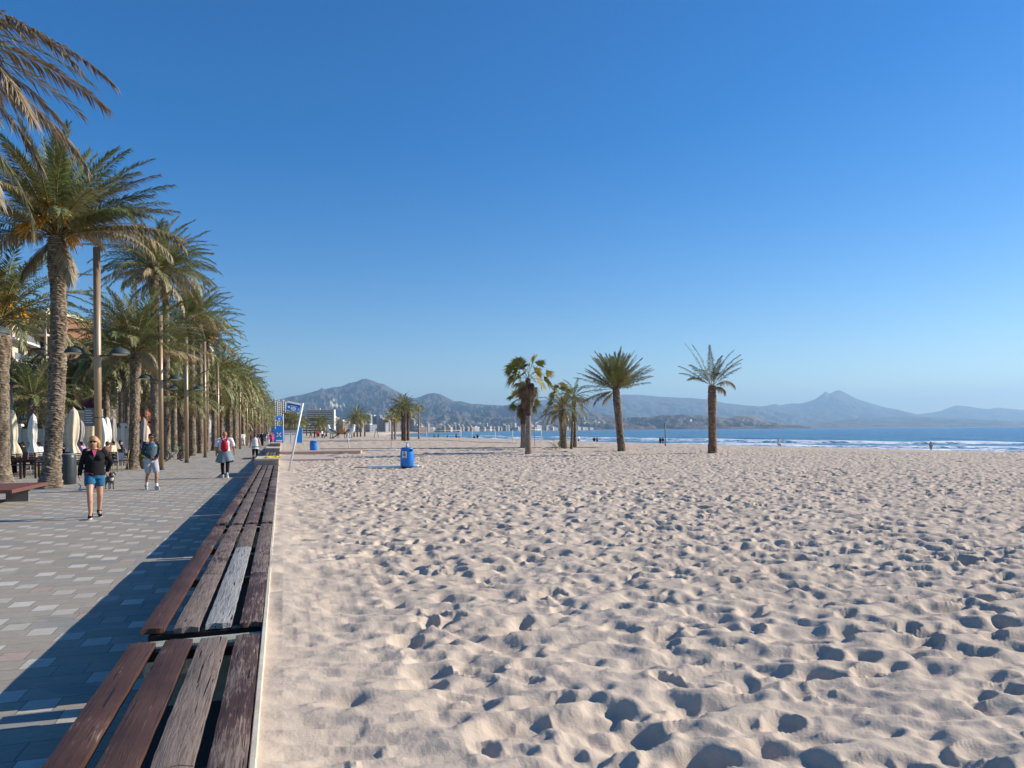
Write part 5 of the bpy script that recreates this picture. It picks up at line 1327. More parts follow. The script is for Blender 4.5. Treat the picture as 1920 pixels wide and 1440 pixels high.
# planter with shrub by the man
X, Y = atp(263.5, 35.5)
t = empty('planter', (X, Y, 0), 0, 'dark planter with a round green shrub left of the man in grey shorts', 'planter')
b = MB(); b.lathe([(0.15, 0), (0.2, 0.42), (0.21, 0.45)], 16); b.build('pot', M['darkmetal'], t)
rng = np.random.default_rng(4); n = 900; d = nrm(rng.normal(0, 1, (n, 3))); p = d * (rng.uniform(0.3, 1, (n, 1)) ** .5) * np.array([.24, .24, .24]) + np.array([0, 0, .62]); a = nrm(rng.normal(0, 1, (n, 3))) * .035; c_ = nrm(np.cross(a, d)) * .02
V = np.stack([p - a, p + c_, p + a, p - c_], 1).reshape(-1, 3); mesh_np('foliage', V, np.arange(n * 4).reshape(-1, 4), M['hedge'], t, False, np.tile([0.09, 0.13, 0.03], (n * 4, 1)) * np.repeat(rng.uniform(.6, 1.4, (n, 1)), 4, 0))

# ------------------------------------------------------------------ bicycle leaning by the palm
X, Y = at(326, 865)
t = empty('bicycle', (X, Y, 0), -TH + 0.35, 'green framed mountain bicycle leaning beside a palm trunk', 'bicycle')
def wheel(cx):
    b = MB(); n = 32; pts = [(cx + 0.335 * math.cos(2 * PI * k / n), 0, 0.345 + 0.335 * math.sin(2 * PI * k / n)) for k in range(n + 1)]
    b.tube(pts, 0.024, 8, cap=False); w_ = b.build('wheel', M['black'], t)
    b = MB(); pts = [(cx + 0.30 * math.cos(2 * PI * k / n), 0, 0.345 + 0.30 * math.sin(2 * PI * k / n)) for k in range(n + 1)]; b.tube(pts, 0.010, 6, cap=False)
    for k in range(14): a = 2 * PI * k / 14; b.tube([(cx, 0.02 * (-1) ** k, 0.345), (cx + 0.3 * math.cos(a), 0, 0.345 + 0.3 * math.sin(a))], 0.0025, 4)
    b.tube([(cx, -.05, .345), (cx, .05, .345)], 0.022, 8); b.build('rim', M['greymetal'], w_)
wheel(-0.54); wheel(0.54)
b = MB()
for a, c, r in [((-.54, 0, .345), (-.10, 0, .30), .012), ((-.54, 0, .345), (-.22, 0, .80), .010), ((-.10, 0, .30), (-.24, 0, .88), .017), ((-.10, 0, .30), (.36, 0, .76), .020), ((-.22, 0, .80), (.34, 0, .86), .018), ((.33, 0, .90), (.37, 0, .72), .020)]: b.tube([a, c], r, 8)
b.build('frame', M['green'], t)
b = MB(); b.tube([(.37, .04, .72), (.54, .05, .345)], .013, 6); b.tube([(.37, -.04, .72), (.54, -.05, .345)], .013, 6); b.tube([(.36, -.05, .73), (.36, .05, .73)], .018, 6); b.build('fork', M['black'], t)
b = MB(); b.tube([(.33, 0, .90), (.31, 0, 1.0)], .014, 6); b.tube([(.27, -.32, 1.02), (.33, -.08, 1.01), (.33, .08, 1.01), (.27, .32, 1.02)], .013, 6); b.build('handlebar', M['black'], t)
b = MB(); b.box(-.36, -.12, -.055, .055, .915, .95, ch=0.015); b.tube([(-.24, 0, .86), (-.245, 0, .92)], .012, 6); b.build('saddle', M['black'], t)
b = MB(); b.tube([(-.10, -.06, .30), (-.10, .06, .30)], .09, 14); b.tube([(-.10, .08, .30), (-.02, .08, .16)], .01, 6); b.tube([(-.10, -.08, .30), (-.18, -.08, .44)], .01, 6); b.build('crank', M['greymetal'], t)
# ------------------------------------------------------------------ people
def merge_blob(name, prims, mat, parent, vox=0.012, smooth=4, wrinkle=0.0, wsc=9.0, seed=0):
    """tapered limbs and rounded masses fused into one continuous skin"""
    b = MB()
    for p in prims:
        if p[0] == 'c':
            _, a, c, r0, r1 = p; a = Vector(a); c = Vector(c)
            b.tube([a, c], [r0, r1], 14); b.sphere(a, r0 * 0.995, 6); b.sphere(c, r1 * 0.995, 6)
        elif p[0] == 'e': b.sphere(p[1], p[2], 8)
        elif p[0] == 'x':      # cone section with elliptical rings: list of (centre, rx, ry)
            k = len(b.v); n = 20
            for (c, rx, ry) in p[1]:
                for j in range(n):
                    q = 2 * PI * j / n; b.v.append((c[0] + rx * math.cos(q), c[1] + ry * math.sin(q), c[2]))
            m = len(p[1])
            for i in range(m - 1):
                for j in range(n): b.f.append((k + i * n + j, k + i * n + (j + 1) % n, k + (i + 1) * n + (j + 1) % n, k + (i + 1) * n + j)); b.m.append(0); b.sm.append(True)
            b.f.append(tuple(k + n - 1 - j for j in range(n))); b.m.append(0); b.sm.append(True)
            e = k + (m - 1) * n; b.f.append(tuple(e + j for j in range(n))); b.m.append(0); b.sm.append(True)
    o = b.build(name, mat)
    md = o.modifiers.new('r', 'REMESH'); md.mode = 'VOXEL'; md.voxel_size = vox; md.use_smooth_shade = True
    md = o.modifiers.new('s', 'SMOOTH'); md.factor = 0.6; md.iterations = smooth
    bpy.context.view_layer.update()
    me = bpy.data.meshes.new_from_object(o.evaluated_get(bpy.context.evaluated_depsgraph_get()))
    bpy.data.objects.remove(o)
    me.materials.clear(); me.materials.append(mat)
    if wrinkle > 0:
        n = len(me.vertices); co = np.empty(n * 3); me.vertices.foreach_get('co', co); co = co.reshape(-1, 3)
        no = np.empty(n * 3); me.vertices.foreach_get('normal', no); no = no.reshape(-1, 3)
        d = (fbm(co[:, 0] * wsc + co[:, 1] * 5 + seed, co[:, 2] * wsc * 1.6 + co[:, 1] * 7, seed, 3) - 0.5) * 2 * wrinkle
        co += no * d[:, None]; me.vertices.foreach_set('co', co.ravel()); me.update()
    q = bpy.data.objects.new(name, me); link(q, parent)
    return q
def lerp(a, b, t): return tuple(a[i] + (b[i] - a[i]) * t for i in range(3))
def skeleton(ph=0.32, lift=0.06, arms=None, bend=0.02, sh=0.19, hip=0.095, lead='L', knee=(0, 0)):
    """walking pose, 1.72 m; local x right, y forward. ph = foot spread along y"""
    J = {}
    f, b = ('L', 'R') if lead == 'L' else ('R', 'L'); sx = {'L': -1, 'R': 1}
    J['pel'] = (0, 0, 0.93)
    for s in 'LR':
        J['hip' + s] = (sx[s] * hip, 0, 0.91); J['sh' + s] = (sx[s] * sh, bend, 1.415)
    J['an' + f] = (sx[f] * 0.085, ph, 0.085 + lift * .3); J['kn' + f] = (sx[f] * 0.095, ph * 0.62 + 0.06, 0.50)
    J['an' + b] = (sx[b] * 0.085, -ph, 0.10 + lift * 1.4); J['kn' + b] = (sx[b] * 0.095, -ph * 0.25 + 0.04, 0.49)
    J['toe' + f] = (J['an' + f][0] + sx[f] * .02, J['an' + f][1] + 0.17, 0.04 + lift * .9); J['toe' + b] = (J['an' + b][0] + sx[b] * .02, J['an' + b][1] + 0.14, 0.03)
    J['neck'] = (0, bend, 1.46); J['head'] = (0, bend + 0.02, 1.605)
    if arms is None: arms = {}
    J['elL'] = arms.get('elL', (-sh - 0.045, -0.12, 1.15)); J['wrL'] = arms.get('wrL', (-sh - 0.05, -0.02, 0.92))
    J['elR'] = arms.get('elR', (sh + 0.045, 0.10, 1.16)); J['wrR'] = arms.get('wrR', (sh + 0.04, 0.24, 0.96))
    return J
def body_prims(J, fat=1.0, fem=False, hands=True, turn=0.0):
    P = []
    hw = 0.165 if fem else 0.155
    bd = J['neck'][1]
    P.append(('x', [((0, 0, 0.84), hw * .92 * fat, 0.105 * fat), ((0, -.01, 0.93), hw * 1.05 * fat, 0.115 * fat), ((0, 0, 1.05), (0.128 if fem else .135) * fat, 0.095 * fat), ((0, bd * .5, 1.20), 0.145 * fat, 0.105 * fat), ((0, bd, 1.33), 0.165 * fat, 0.108 * fat), ((0, bd, 1.42), 0.12, 0.075), ((0, bd, 1.46), 0.06, 0.055)]))
    if fem:
        for s in (-1, 1): P.append(('e', (s * 0.075, bd + 0.085 * fat, 1.27), (0.062, 0.058, 0.062)))
    for s in 'LR':
        k = -1 if s == 'L' else 1
        P.append(('c', J['hip' + s], J['kn' + s], 0.088 * fat, 0.055)); m = lerp(J['kn' + s], J['an' + s], 0.3)
        P.append(('c', J['kn' + s], m, 0.053, 0.055)); P.append(('c', (m[0], m[1] - 0.012, m[2]), J['an' + s], 0.054, 0.034))
        P.append(('c', J['an' + s], J['toe' + s], 0.038, 0.028))
        P.append(('c', (k * 0.10, bd, 1.42), J['sh' + s], 0.055, 0.054)); P.append(('c', J['sh' + s], J['el' + s], 0.050 * fat, 0.038)); P.append(('c', J['el' + s], J['wr' + s], 0.039, 0.025))
        # hand: palm, four curled fingers of unequal length and a thumb from the side of the palm
        e, w_ = Vector(J['el' + s]), Vector(J['wr' + s]); d = (w_ - e).normalized(); side = Vector((0, 1, 0)); side = (side - d * side.dot(d)).normalized(); inn = d.cross(side) * k
        palm = w_ + d * 0.045
        P.append(('c', w_, palm, 0.026, 0.031))
        for i, (o, ln) in enumerate(((0.027, .062), (0.009, .072), (-0.009, .068), (-0.026, .052))):
            r_ = palm + side * o + d * 0.015; m1 = r_ + d * ln * 0.55 - inn * 0.006; m2 = m1 + d * ln * .40 - inn * 0.022
            P.append(('c', r_, m1, 0.0105, 0.0098)); P.append(('c', m1, m2, 0.0098, 0.0085))
        tb = w_ + d * 0.022 + side * 0.026; P.append(('c', tb, tb + d * 0.030 + side * 0.020, 0.012, 0.011)); P.append(('c', tb + d * 0.030 + side * 0.020, tb + d * 0.055 + side * 0.020 - inn * .008, 0.011, 0.009))
    h = Vector(J['head']); c, s_ = math.cos(turn), math.sin(turn)
    def H(x, y, z): return (h.x + x * c - y * s_, h.y + x * s_ + y * c, h.z + z)
    P.append(('c', J['neck'], H(0, -.01, -.05), 0.055, 0.052))
    P.append(('e', H(0, -.012, 0.025), (0.074, 0.092, 0.092))); P.append(('e', H(0, 0.02, -0.045), (0.056, 0.066, 0.068)))
    P.append(('c', H(0, .082, .005), H(0, .100, -.028), 0.009, 0.014)); P.append(('e', H(0, .062, -.098), (.022, .018, .016)))
    for k in (-1, 1): P.append(('e', H(k * .077, -.005, -.012), (.013, .022, .03)))
    return P, H
def face(t, bodyo, H, glasses=None, mouth='lips'):
    b = MB()
    b.tube([H(-.024, .083, -.062), H(0, .091, -.064), H(.024, .083, -.062)], [.004, .007, .004], 6); b.build('mouth', M[mouth], bodyo)
    if glasses:
        b = MB()
        for k in (-1, 1): b.sphere(H(k * .033, .080, .004), (.028, .013, .021), 7)
        b.tube([H(-.07, .05, .012), H(-.03, .09, .012), H(.03, .09, .012), H(.07, .05, .012)], .004, 5)
        for k in (-1, 1): b.tube([H(k * .066, .055, .010), H(k * .078, -.01, .005)], .004, 5)
        b.build('sunglasses', M['black'], t)
    else:
        for k in (-1, 1):
            b = MB(); b.sphere(H(k * .032, .079, .004), (.012, .007, .007), 6); e = b.build('eye', M['white'], bodyo)
            b = MB(); b.sphere(H(k * .032, .0855, .004), (.005, .003, .005), 5); b.build('pupil', M['black'], e)
            b = MB(); b.tube([H(k * .016, .086, .024), H(k * .048, .074, .024)], .0045, 5); b.build('eyebrow', M['hairdark'], bodyo)
def shoe_prims(J, s, r=0.0):
    a, t_ = Vector(J['an' + s]), Vector(J['toe' + s])
    back = a + Vector((0, -0.045, -0.035))
    fw = (t_ - Vector((a.x, a.y, t_.z))).normalized()
    return [('c', back, (t_.x, t_.y, t_.z), 0.045 + r, 0.036 + r), ('c', a + Vector((0, -.01, 0.005)), a + Vector((0, .03, -0.03)), 0.048 + r, 0.046 + r)]
def shoes(t, J, mt, solemt, sock=None):
    for s in 'LR':
        o = merge_blob('shoe', shoe_prims(J, s), M[mt], t, 0.009, 3)
        a, t_ = Vector(J['an' + s]), Vector(J['toe' + s])
        up = Vector((0, 0, -0.042))
        b = merge_blob('sole', [('c', a + Vector((0, -.045, -.068)), t_ + Vector((0, 0.0, -.022)), 0.030, 0.028), ('c', a + Vector((0, -.0, -.068)), t_ + Vector((0, -0.03, -.022)), 0.036, 0.038)], M[solemt], o, 0.009, 2)
        if sock: merge_blob('sock', [('c', a, tuple(a + (Vector(J['kn' + s]) - a).normalized() * 0.09), 0.047, 0.046)], M[sock], t, 0.01, 2)
def place(t, px, py, H_, rz, zp=0.0, ref=1.72):
    X, Y = at(px, py, zp); s = H_ / ref
    t.location = (X, Y, zp); t.scale = (s, s, s); t.rotation_euler = (0, 0, rz)
def torso_cloth(J, fat, off, zlo=0.90, fem=False, hem=1.0):
    bd = J['neck'][1]; f = fat
    return [('x', [((0, 0, zlo), (0.175 if fem else .165) * f * hem + off, 0.125 * f * hem + off), ((0, 0, zlo + .1), (0.165 if fem else .155) * f + off, 0.118 * f + off), ((0, bd * .5, 1.18), 0.155 * f + off, 0.115 * f + off), ((0, bd, 1.33), 0.17 * f + off, 0.112 * f + off), ((0, bd, 1.42), 0.125 + off, 0.078 + off), ((0, bd, 1.455), 0.065 + off, 0.062 + off)])]
def sleeves(J, fat, off, frac=1.0, low=0.012):
    P = []
    for s in 'LR':
        k = -1 if s == 'L' else 1
        P.append(('c', (k * .12, J['neck'][1], 1.405), J['sh' + s], 0.062 + off, 0.062 + off))
        if frac <= 0.5: P.append(('c', J['sh' + s], lerp(J['sh' + s], J['el' + s], frac * 2), 0.058 + off, 0.058 + off))
        else:
            P.append(('c', J['sh' + s], J['el' + s], 0.056 * fat + off, 0.046 + off)); P.append(('c', J['el' + s], lerp(J['el' + s], J['wr' + s], (frac - .5) * 2), 0.048 + off, 0.034 + off + low))
    return P
def leg_cloth(J, fat, off, frac, top=0.98, flare=0.02):
    P = [('x', [((0, 0, 0.83), 0.17 * fat + off, 0.12 * fat + off), ((0, -.01, 0.92), 0.172 * fat + off, 0.125 * fat + off), ((0, 0, top), 0.145 * fat + off, 0.105 * fat + off)])]
    for s in 'LR':
        if frac <= .5: P.append(('c', J['hip' + s], lerp(J['hip' + s], J['kn' + s], frac * 2), 0.094 * fat + off, 0.082 * fat + off + flare))
        else: P.append(('c', J['hip' + s], J['kn' + s], 0.094 * fat + off, 0.066 + off)); P.append(('c', J['kn' + s], lerp(J['kn' + s], J['an' + s], (frac - .5) * 2), 0.066 + off, 0.045 + off + flare))
    return P
FACE_CAM = lambda px, py, z=0: math.atan2(-at(px, py, z)[1], -at(px, py, z)[0]) - PI / 2

# --- blonde woman in black top and blue shorts, walking towards the camera
t = empty('person', (0, 0, 0), 0, 'blonde woman with sunglasses in black top and teal blue shorts walking towards the camera', 'person')
J = skeleton(0.26, 0.02, {'elL': (-0.31, -0.12, 1.17), 'wrL': (-0.24, -0.20, 0.98), 'elR': (0.245, -0.02, 1.16), 'wrR': (0.27, 0.04, 0.92)}, 0.0, 0.165, 0.088, 'R')
P, Hd = body_prims(J, 1.08, True, turn=-0.35)
bo = merge_blob('body', P, M['skin'], t, 0.010, 3)
face(t, bo, Hd, True)
o = merge_blob('black_top', torso_cloth(J, 1.10, 0.008, 0.90, True) + sleeves(J, 1.05, 0.0, 0.98) + [('e', (s * .078, .095, 1.27), (.075, .07, .07)) for s in (-1, 1)], M['black'], t, 0.012, 5, 0.008, 9, 3)
b = MB(); b.add([(-.045, .088, 1.44), (.045, .088, 1.44), (.0, .150, 1.29), (-.02, .142, 1.34), (.02, .142, 1.34)], [(0, 3, 4, 1), (3, 2, 4)]); b.build('neck_opening', M['pinkcloth'], o)
merge_blob('shorts', leg_cloth(J, 1.04, 0.008, 0.20, 0.99, 0.012), M['tealshorts'], t, 0.012, 4, 0.010, 11, 5)
b = MB(); b.add([(.02, .150, .915), (.17, .085, .95), (.17, .09, .97), (.02, .156, .94)], [(0, 1, 2, 3)]); b.build('pink_hem', M['pinkcloth'], o)
hc = Vector(J['head'])
merge_blob('hair', [('e', (hc.x + .01, hc.y - .03, hc.z + .04), (.098, .105, .092)), ('e', (hc.x - .075, hc.y - .02, hc.z - .04), (.045, .06, .095)), ('e', (hc.x + .085, hc.y - .03, hc.z - .05), (.04, .055, .09)), ('e', (hc.x, hc.y - .075, hc.z - .06), (.085, .05, .10))], M['blond'], t, 0.011, 2, 0.008, 16, 7)
shoes(t, J, 'black', 'white')
place(t, 178, 971, 1.66, FACE_CAM(178, 971) + 0.02)

# --- man in grey jacket and pale grey shorts
t = empty('person', (0, 0, 0), 0, 'dark haired man in grey and navy jacket and pale shorts looking at his hands', 'person')
J = skeleton(0.24, 0.03, {'elL': (-0.235, -0.04, 1.14), 'wrL': (-0.14, 0.19, 0.99), 'elR': (0.235, -0.02, 1.13), 'wrR': (0.03, 0.20, 0.99)}, 0.01, 0.185, 0.09, 'L')
P, Hd = body_prims(J, 1.0, False, turn=0.55)
bo = merge_blob('body', P, M['skin_tan'], t, 0.010, 3)
face(t, bo, Hd, True)
merge_blob('jacket', torso_cloth(J, 0.98, 0.012, 0.90, False, 1.02), M['slate'], t, 0.012, 4, 0.012, 8, 9)
merge_blob('jacket_sleeves', sleeves(J, 1.05, 0.008, 0.93, 0.005), M['navy'], t, 0.012, 4, 0.012, 9, 10)
b = MB(); b.add([(-.05, .108, 1.45), (.05, .108, 1.45), (.01, .152, 1.22), (-.01, .152, 1.22)], [(0, 3, 2, 1)]); b.build('tee_shirt_front', M['tealshorts'], t)
merge_blob('shorts', leg_cloth(J, 1.0, 0.008, 0.40, 1.0, 0.008), M['greyshorts'], t, 0.012, 4, 0.010, 9, 11)
hc = Vector(J['head']); merge_blob('hair', [('e', (hc.x, hc.y - .02, hc.z + .055), (.084, .098, .068)), ('e', (hc.x, hc.y - .06, hc.z + .0), (.078, .05, .06)), ('c', Hd(-.04, .07, .075), Hd(.045, .06, .08), .026, .026)], M['hairdark'], t, 0.010, 2, 0.006, 20, 2)
merge_blob('phone', [('c', (-0.045, .29, .95), (-0.03, .32, 1.01), .016, .016)], M['black'], t, 0.008, 1)
shoes(t, J, 'greyshorts', 'white', 'whiteshirt')
place(t, 284, 918, 1.70, FACE_CAM(284, 918) + 0.25)

# --- bald man with red backpack, seen from behind
t = empty('person', (0, 0, 0), 0, 'bald man in white tee with red backpack and grey shirt round his waist', 'person')
J = skeleton(0.22, 0.05, {'elL': (-0.30, -0.06, 1.16), 'wrL': (-0.30, 0.02, 0.90), 'elR': (0.30, 0.0, 1.16), 'wrR': (0.32, 0.10, 0.92)}, 0.01, 0.215, 0.095, 'L')
P, Hd = body_prims(J, 1.05, False)
bo = merge_blob('body', P, M['skin_tan'], t, 0.012, 3)
merge_blob('white_tee', torso_cloth(J, 1.12, 0.014, 0.93) + sleeves(J, 1.1, 0.018, 0.40), M['whiteshirt'], t, 0.012, 4, 0.008, 9, 13)
merge_blob('trousers', leg_cloth(J, 1.0, 0.006, 0.97, 0.98, 0.006), M['black'], t, 0.012, 4, 0.008, 9, 14)
n = 26; q = np.linspace(0, 2 * PI, 48, endpoint=False); z = np.linspace(1.01, 0.60, 14); Z, Q = np.meshgrid(z, q, indexing='ij')
Rr = (0.185 + 0.115 * (1.01 - Z) / .4) * (1 + 0.06 * np.sin(Q * 7 + Z * 4) * (1.01 - Z) * 3)
zz = Z + 0.05 * np.cos(Q * 2 + 1) * (1.01 - Z) * 2
o = mesh_np('tied_shirt', np.stack([Rr * 1.05 * np.cos(Q), Rr * .78 * np.sin(Q), zz], -1).reshape(-1, 3), grid_faces(14, 48, True), M['greyshirt'], t, True); md = o.modifiers.new('s', 'SOLIDIFY'); md.thickness = .006
bp = merge_blob('backpack', [('e', (0, -.19, 1.25), (.125, .075, .15)), ('e', (0, -.195, 1.10), (.14, .085, .13)), ('e', (0, -.19, 1.17), (.14, .085, .17))], M['red'], t, 0.012, 3, 0.010, 9, 15)
for s in (-1, 1):
    b = MB(); b.tube([(s * .06, -.17, 1.36), (s * .10, -.10, 1.455), (s * .12, .05, 1.47), (s * .13, .14, 1.38), (s * .15, .13, 1.15)], [.03, .03, .028, .026, .02], 8); b.build('strap', M['red'], bp)
b = MB(); b.tube([(-.03, -.19, 1.40), (0, -.19, 1.435), (.03, -.19, 1.40)], .010, 6); b.tube([(0, -.272, 1.28), (0, -.282, 1.12)], .012, 6); b.build('loop_and_zip', M['black'], bp)
shoes(t, J, 'greyshorts', 'white')
place(t, 422, 896, 1.76, 0.02)

# --- woman in white vest walking away
t = empty('person', (0, 0, 0), 0, 'woman in white sleeveless top and black leggings walking away beside the bench seats', 'person')
J = skeleton(0.16, 0.04, {'elL': (-0.25, -0.05, 1.16), 'wrL': (-0.29, 0.06, 0.95), 'elR': (0.25, -0.02, 1.17), 'wrR': (0.29, 0.12, 1.0)}, 0.01, 0.18, 0.09, 'R')
P, Hd = body_prims(J, 1.0, True); bo = merge_blob('body', P, M['skin'], t, 0.012, 3)
merge_blob('white_vest', torso_cloth(J, 1.02, 0.010, 0.80, True, 1.12)[0:1], M['whiteshirt'], t, 0.012, 3, 0.008, 9, 17)
merge_blob('leggings', leg_cloth(J, 1.0, 0.004, 0.90, 0.98, 0.0), M['black'], t, 0.012, 3)
hc = Vector(J['head']); merge_blob('hair', [('e', (hc.x, hc.y - .02, hc.z + .035), (.085, .10, .085)), ('e', (hc.x, hc.y - .10, hc.z + .06), (.045, .05, .05)), ('e', (hc.x, hc.y - .05, hc.z - .03), (.075, .06, .07))], M['hairbrown'], t, 0.012, 2, .005, 18, 3)
shoes(t, J, 'black', 'white')
place(t, 478.5, 867, 1.66, 0.0)

# --- walkers, joggers and beach goers farther off: three poses built once, then copied with their own clothes
def template(kind):
    t = empty('person', (0, -600, 0))
    if kind == 'walk': J = skeleton(0.24, 0.04)
    elif kind == 'stand': J = skeleton(0.04, 0.0, {'elL': (-.25, 0, 1.15), 'wrL': (-.24, .05, .9), 'elR': (.25, 0, 1.15), 'wrR': (.24, .05, .9)})
    else:
        J = skeleton(0.04, 0.0)
        J.update({'knL': (-.12, .36, 0.93), 'knR': (.12, .36, .93), 'anL': (-.11, .40, .50), 'anR': (.11, .40, .50), 'toeL': (-.12, .56, .46), 'toeR': (.12, .56, .46), 'elL': (-.25, .05, 1.18), 'wrL': (-.16, .26, 1.08), 'elR': (.25, .05, 1.18), 'wrR': (.16, .26, 1.08)})
    P, H = body_prims(J, 1.0)
    merge_blob('body', P, M['skin'], t, 0.022, 2)
    merge_blob('top', torso_cloth(J, 1.08, 0.02) + sleeves(J, 1.0, 0.02, 0.9), M['black'], t, 0.022, 2)
    merge_blob('trousers', leg_cloth(J, 1.0, 0.012, 0.95, 0.98, 0.004), M['denim'], t, 0.022, 2)
    hc = Vector(J['head']); merge_blob('hair', [('e', (hc.x, hc.y - .02, hc.z + .04), (.088, .105, .085)), ('e', (hc.x, hc.y - .055, hc.z - .03), (.078, .05, .07))], M['hairdark'], t, 0.02, 1)
    return t
TP = {k: template(k) for k in ('walk', 'stand', 'sit')}; TU = {k: False for k in TP}
def person(kind, X, Y, z, rz, label, top='black', leg='denim', hair='hairdark', skin='skin', s=1.0, group='people far along the promenade'):
    o = TP[kind] if not TU[kind] else copy_tree(TP[kind]); TU[kind] = True
    mp = {'body': skin, 'top': top, 'trousers': leg, 'hair': hair}
    for c in o.children:
        k = c.name.split('.')[0]
        c.material_slots[0].link = 'OBJECT'; c.material_slots[0].material = M[mp[k]]
    dz = -0.42 * s if kind == 'sit' else 0
    o.location = (X, Y, z + dz); o.rotation_euler = (0, 0, rz); o.scale = (s, s, s)
    tag(o, label, 'person', group)
    return o
for px, py, kind, rz, top, leg, hair, lab in [
    (456, 836, 'walk', 0.3, 'whiteshirt', 'whiteshirt', 'hairbrown', 'jogger all in white beside the short bushy palm'),
    (438, 834, 'stand', 2.6, 'black', 'black', 'hairdark', 'person in black standing left of the jogger in white'),
    (492, 838, 'walk', 3.0, 'navy', 'black', 'hairdark', 'tall walker in dark navy right of the woman in white top'),
    (503, 834.5, 'walk', 3.1, 'whiteshirt', 'whiteshirt', 'blond', 'small walker in white between the navy and the pink walkers'),
    (509, 838.5, 'walk', 3.2, 'pinkcloth', 'pinkcloth', 'hairbrown', 'walker in bright pink beside the wall'),
    (512.5, 834, 'walk', 3.2, 'lilac', 'skin', 'blond', 'walker in lilac just right of the pink one'),
    (485, 830, 'walk', 0.1, 'denim', 'black', 'hairdark', 'walker in blue denim behind the woman in white top'),
    (497, 829.5, 'walk', 3.1, 'black', 'denim', 'hairdark', 'walker in black behind the small white one'),
    (516, 827, 'walk', 3.1, 'black', 'black', 'hairdark', 'walker in black below the blue information panel'),
    (519, 830, 'stand', 2.8, 'denim', 'black', 'hairbrown', 'person in dark blue leaning at the wall by the information panel'),
    (468, 828, 'walk', 0.0, 'greyshirt', 'black', 'hairdark', 'distant walker in grey left of the woman in white top'),
    (478, 825.5, 'walk', 3.1, 'red', 'denim', 'hairdark', 'far walker in red near the vanishing point'),
    (503, 824, 'walk', 3.1, 'black', 'black', 'hairdark', 'far walker in black near the vanishing point')]:
    X, Y = at(px, py, 0); person(kind, X, Y, 0, rz, lab, top, leg, hair, s=1.0)
def sitter(px, zc, rz, lab, top, hair='hairdark', skin='skin', z=0.0):
    X, Y = atp(px, zc); return person('sit', X, Y, z + 0.02, rz, lab, top, 'black', hair, skin, 1.0, 'people sitting on the terraces')
sitter(6, 30.5, -1.6, 'diner in black at the left edge of the terrace', 'black', skin='skin_tan')
sitter(36, 34, 1.8, 'bare shouldered diner right of the cream parasol', 'skin')
sitter(44, 38, 1.6, 'dark haired diner in black between cream and white parasols', 'black')
sitter(119, 33, 1.5, 'diner whose head shows above the dark litter bin', 'black', skin='skin_tan')
sitter(153, 38, 1.0, 'diner in lilac behind the blonde woman', 'lilac', 'hairdark')
sitter(202, 36.5, 1.2, 'brown haired diner behind the blonde woman shoulder', 'brownwood', 'hairbrown')
sitter(213, 39, 1.4, 'diner in pale cream seated above the dog leash', 'canvas_cream', 'hairdark')
sitter(225, 42, -1.2, 'diner in black beside the pale speckled trunk', 'black')
sitter(262, 44, 1.2, 'diner in lilac between the speckled trunk and the man in grey shorts', 'lilac')
sitter(75, 37, 1.2, 'diner in white behind the white parasol foot', 'whiteshirt')
for px, zc, kind, rz, top, leg, lab in [
    (1114, 168, 'stand', 0, 'black', 'black', 'left one of the couple at the water right of the palm clump'),
    (1119.5, 168, 'stand', .5, 'navy', 'black', 'right one of the couple at the water right of the palm clump'),
    (1238, 150, 'stand', 0, 'black', 'black', 'left one of the pair in black beside the thin dark pole'),
    (1243, 149, 'walk', 1.5, 'black', 'denim', 'right one of the pair in black beside the thin dark pole'),
    (1459, 112, 'sit', -1.2, 'whiteshirt', 'brownwood', 'person in white sitting on the sand above the water line'),
    (1745, 126, 'stand', 2.8, 'pinkc2', 'greyshorts', 'bather standing at the water edge on the right'),
    (1085, 160, 'stand', 0.5, 'whiteshirt', 'black', 'person in white at the water just right of the palm clump'),
    (895.5, 190, 'stand', 0, 'black', 'black', 'dark figure standing at the water left of the fan palms'),
    (889, 190, 'sit', 0, 'black', 'black', 'dark figure crouching at the water left of the fan palms'),
    (855.5, 200, 'stand', 0, 'black', 'black', 'dark figure by the end-on volleyball net'),
    (861, 196, 'sit', 1, 'denim', 'black', 'crouching figure by the end-on volleyball net'),
    (814, 220, 'stand', 1, 'navy', 'black', 'small figure left of the end-on volleyball net'),
    (822, 220, 'walk', 1, 'black', 'denim', 'small walking figure left of the end-on volleyball net'),
    (839, 225, 'stand', 1, 'black', 'denim', 'lone small figure among the far nets')]:
    X, Y = atp(px, zc); person(kind, X, Y, sz(X, Y) - (0.0 if kind != 'sit' else 0.05), rz, lab, top, leg, group='people on the beach')
for px, zc, kind, top, lab in [(590, 160, 'stand', 'black', 'person in black behind the blue bin near the hotel'), (595, 162, 'walk', 'red', 'person in red near the hotel on the beach'), (612, 150, 'sit', 'red', 'person in red sitting left of the gull playground'), (604, 158, 'stand', 'whiteshirt', 'person in white left of the gull playground'), (583, 165, 'walk', 'navy', 'person in navy behind the small far bin')]:
    X, Y = atp(px, zc); person(kind, X, Y, sz(X, Y), 0.5 * (px % 7), lab, top, 'black', group='people on the beach')

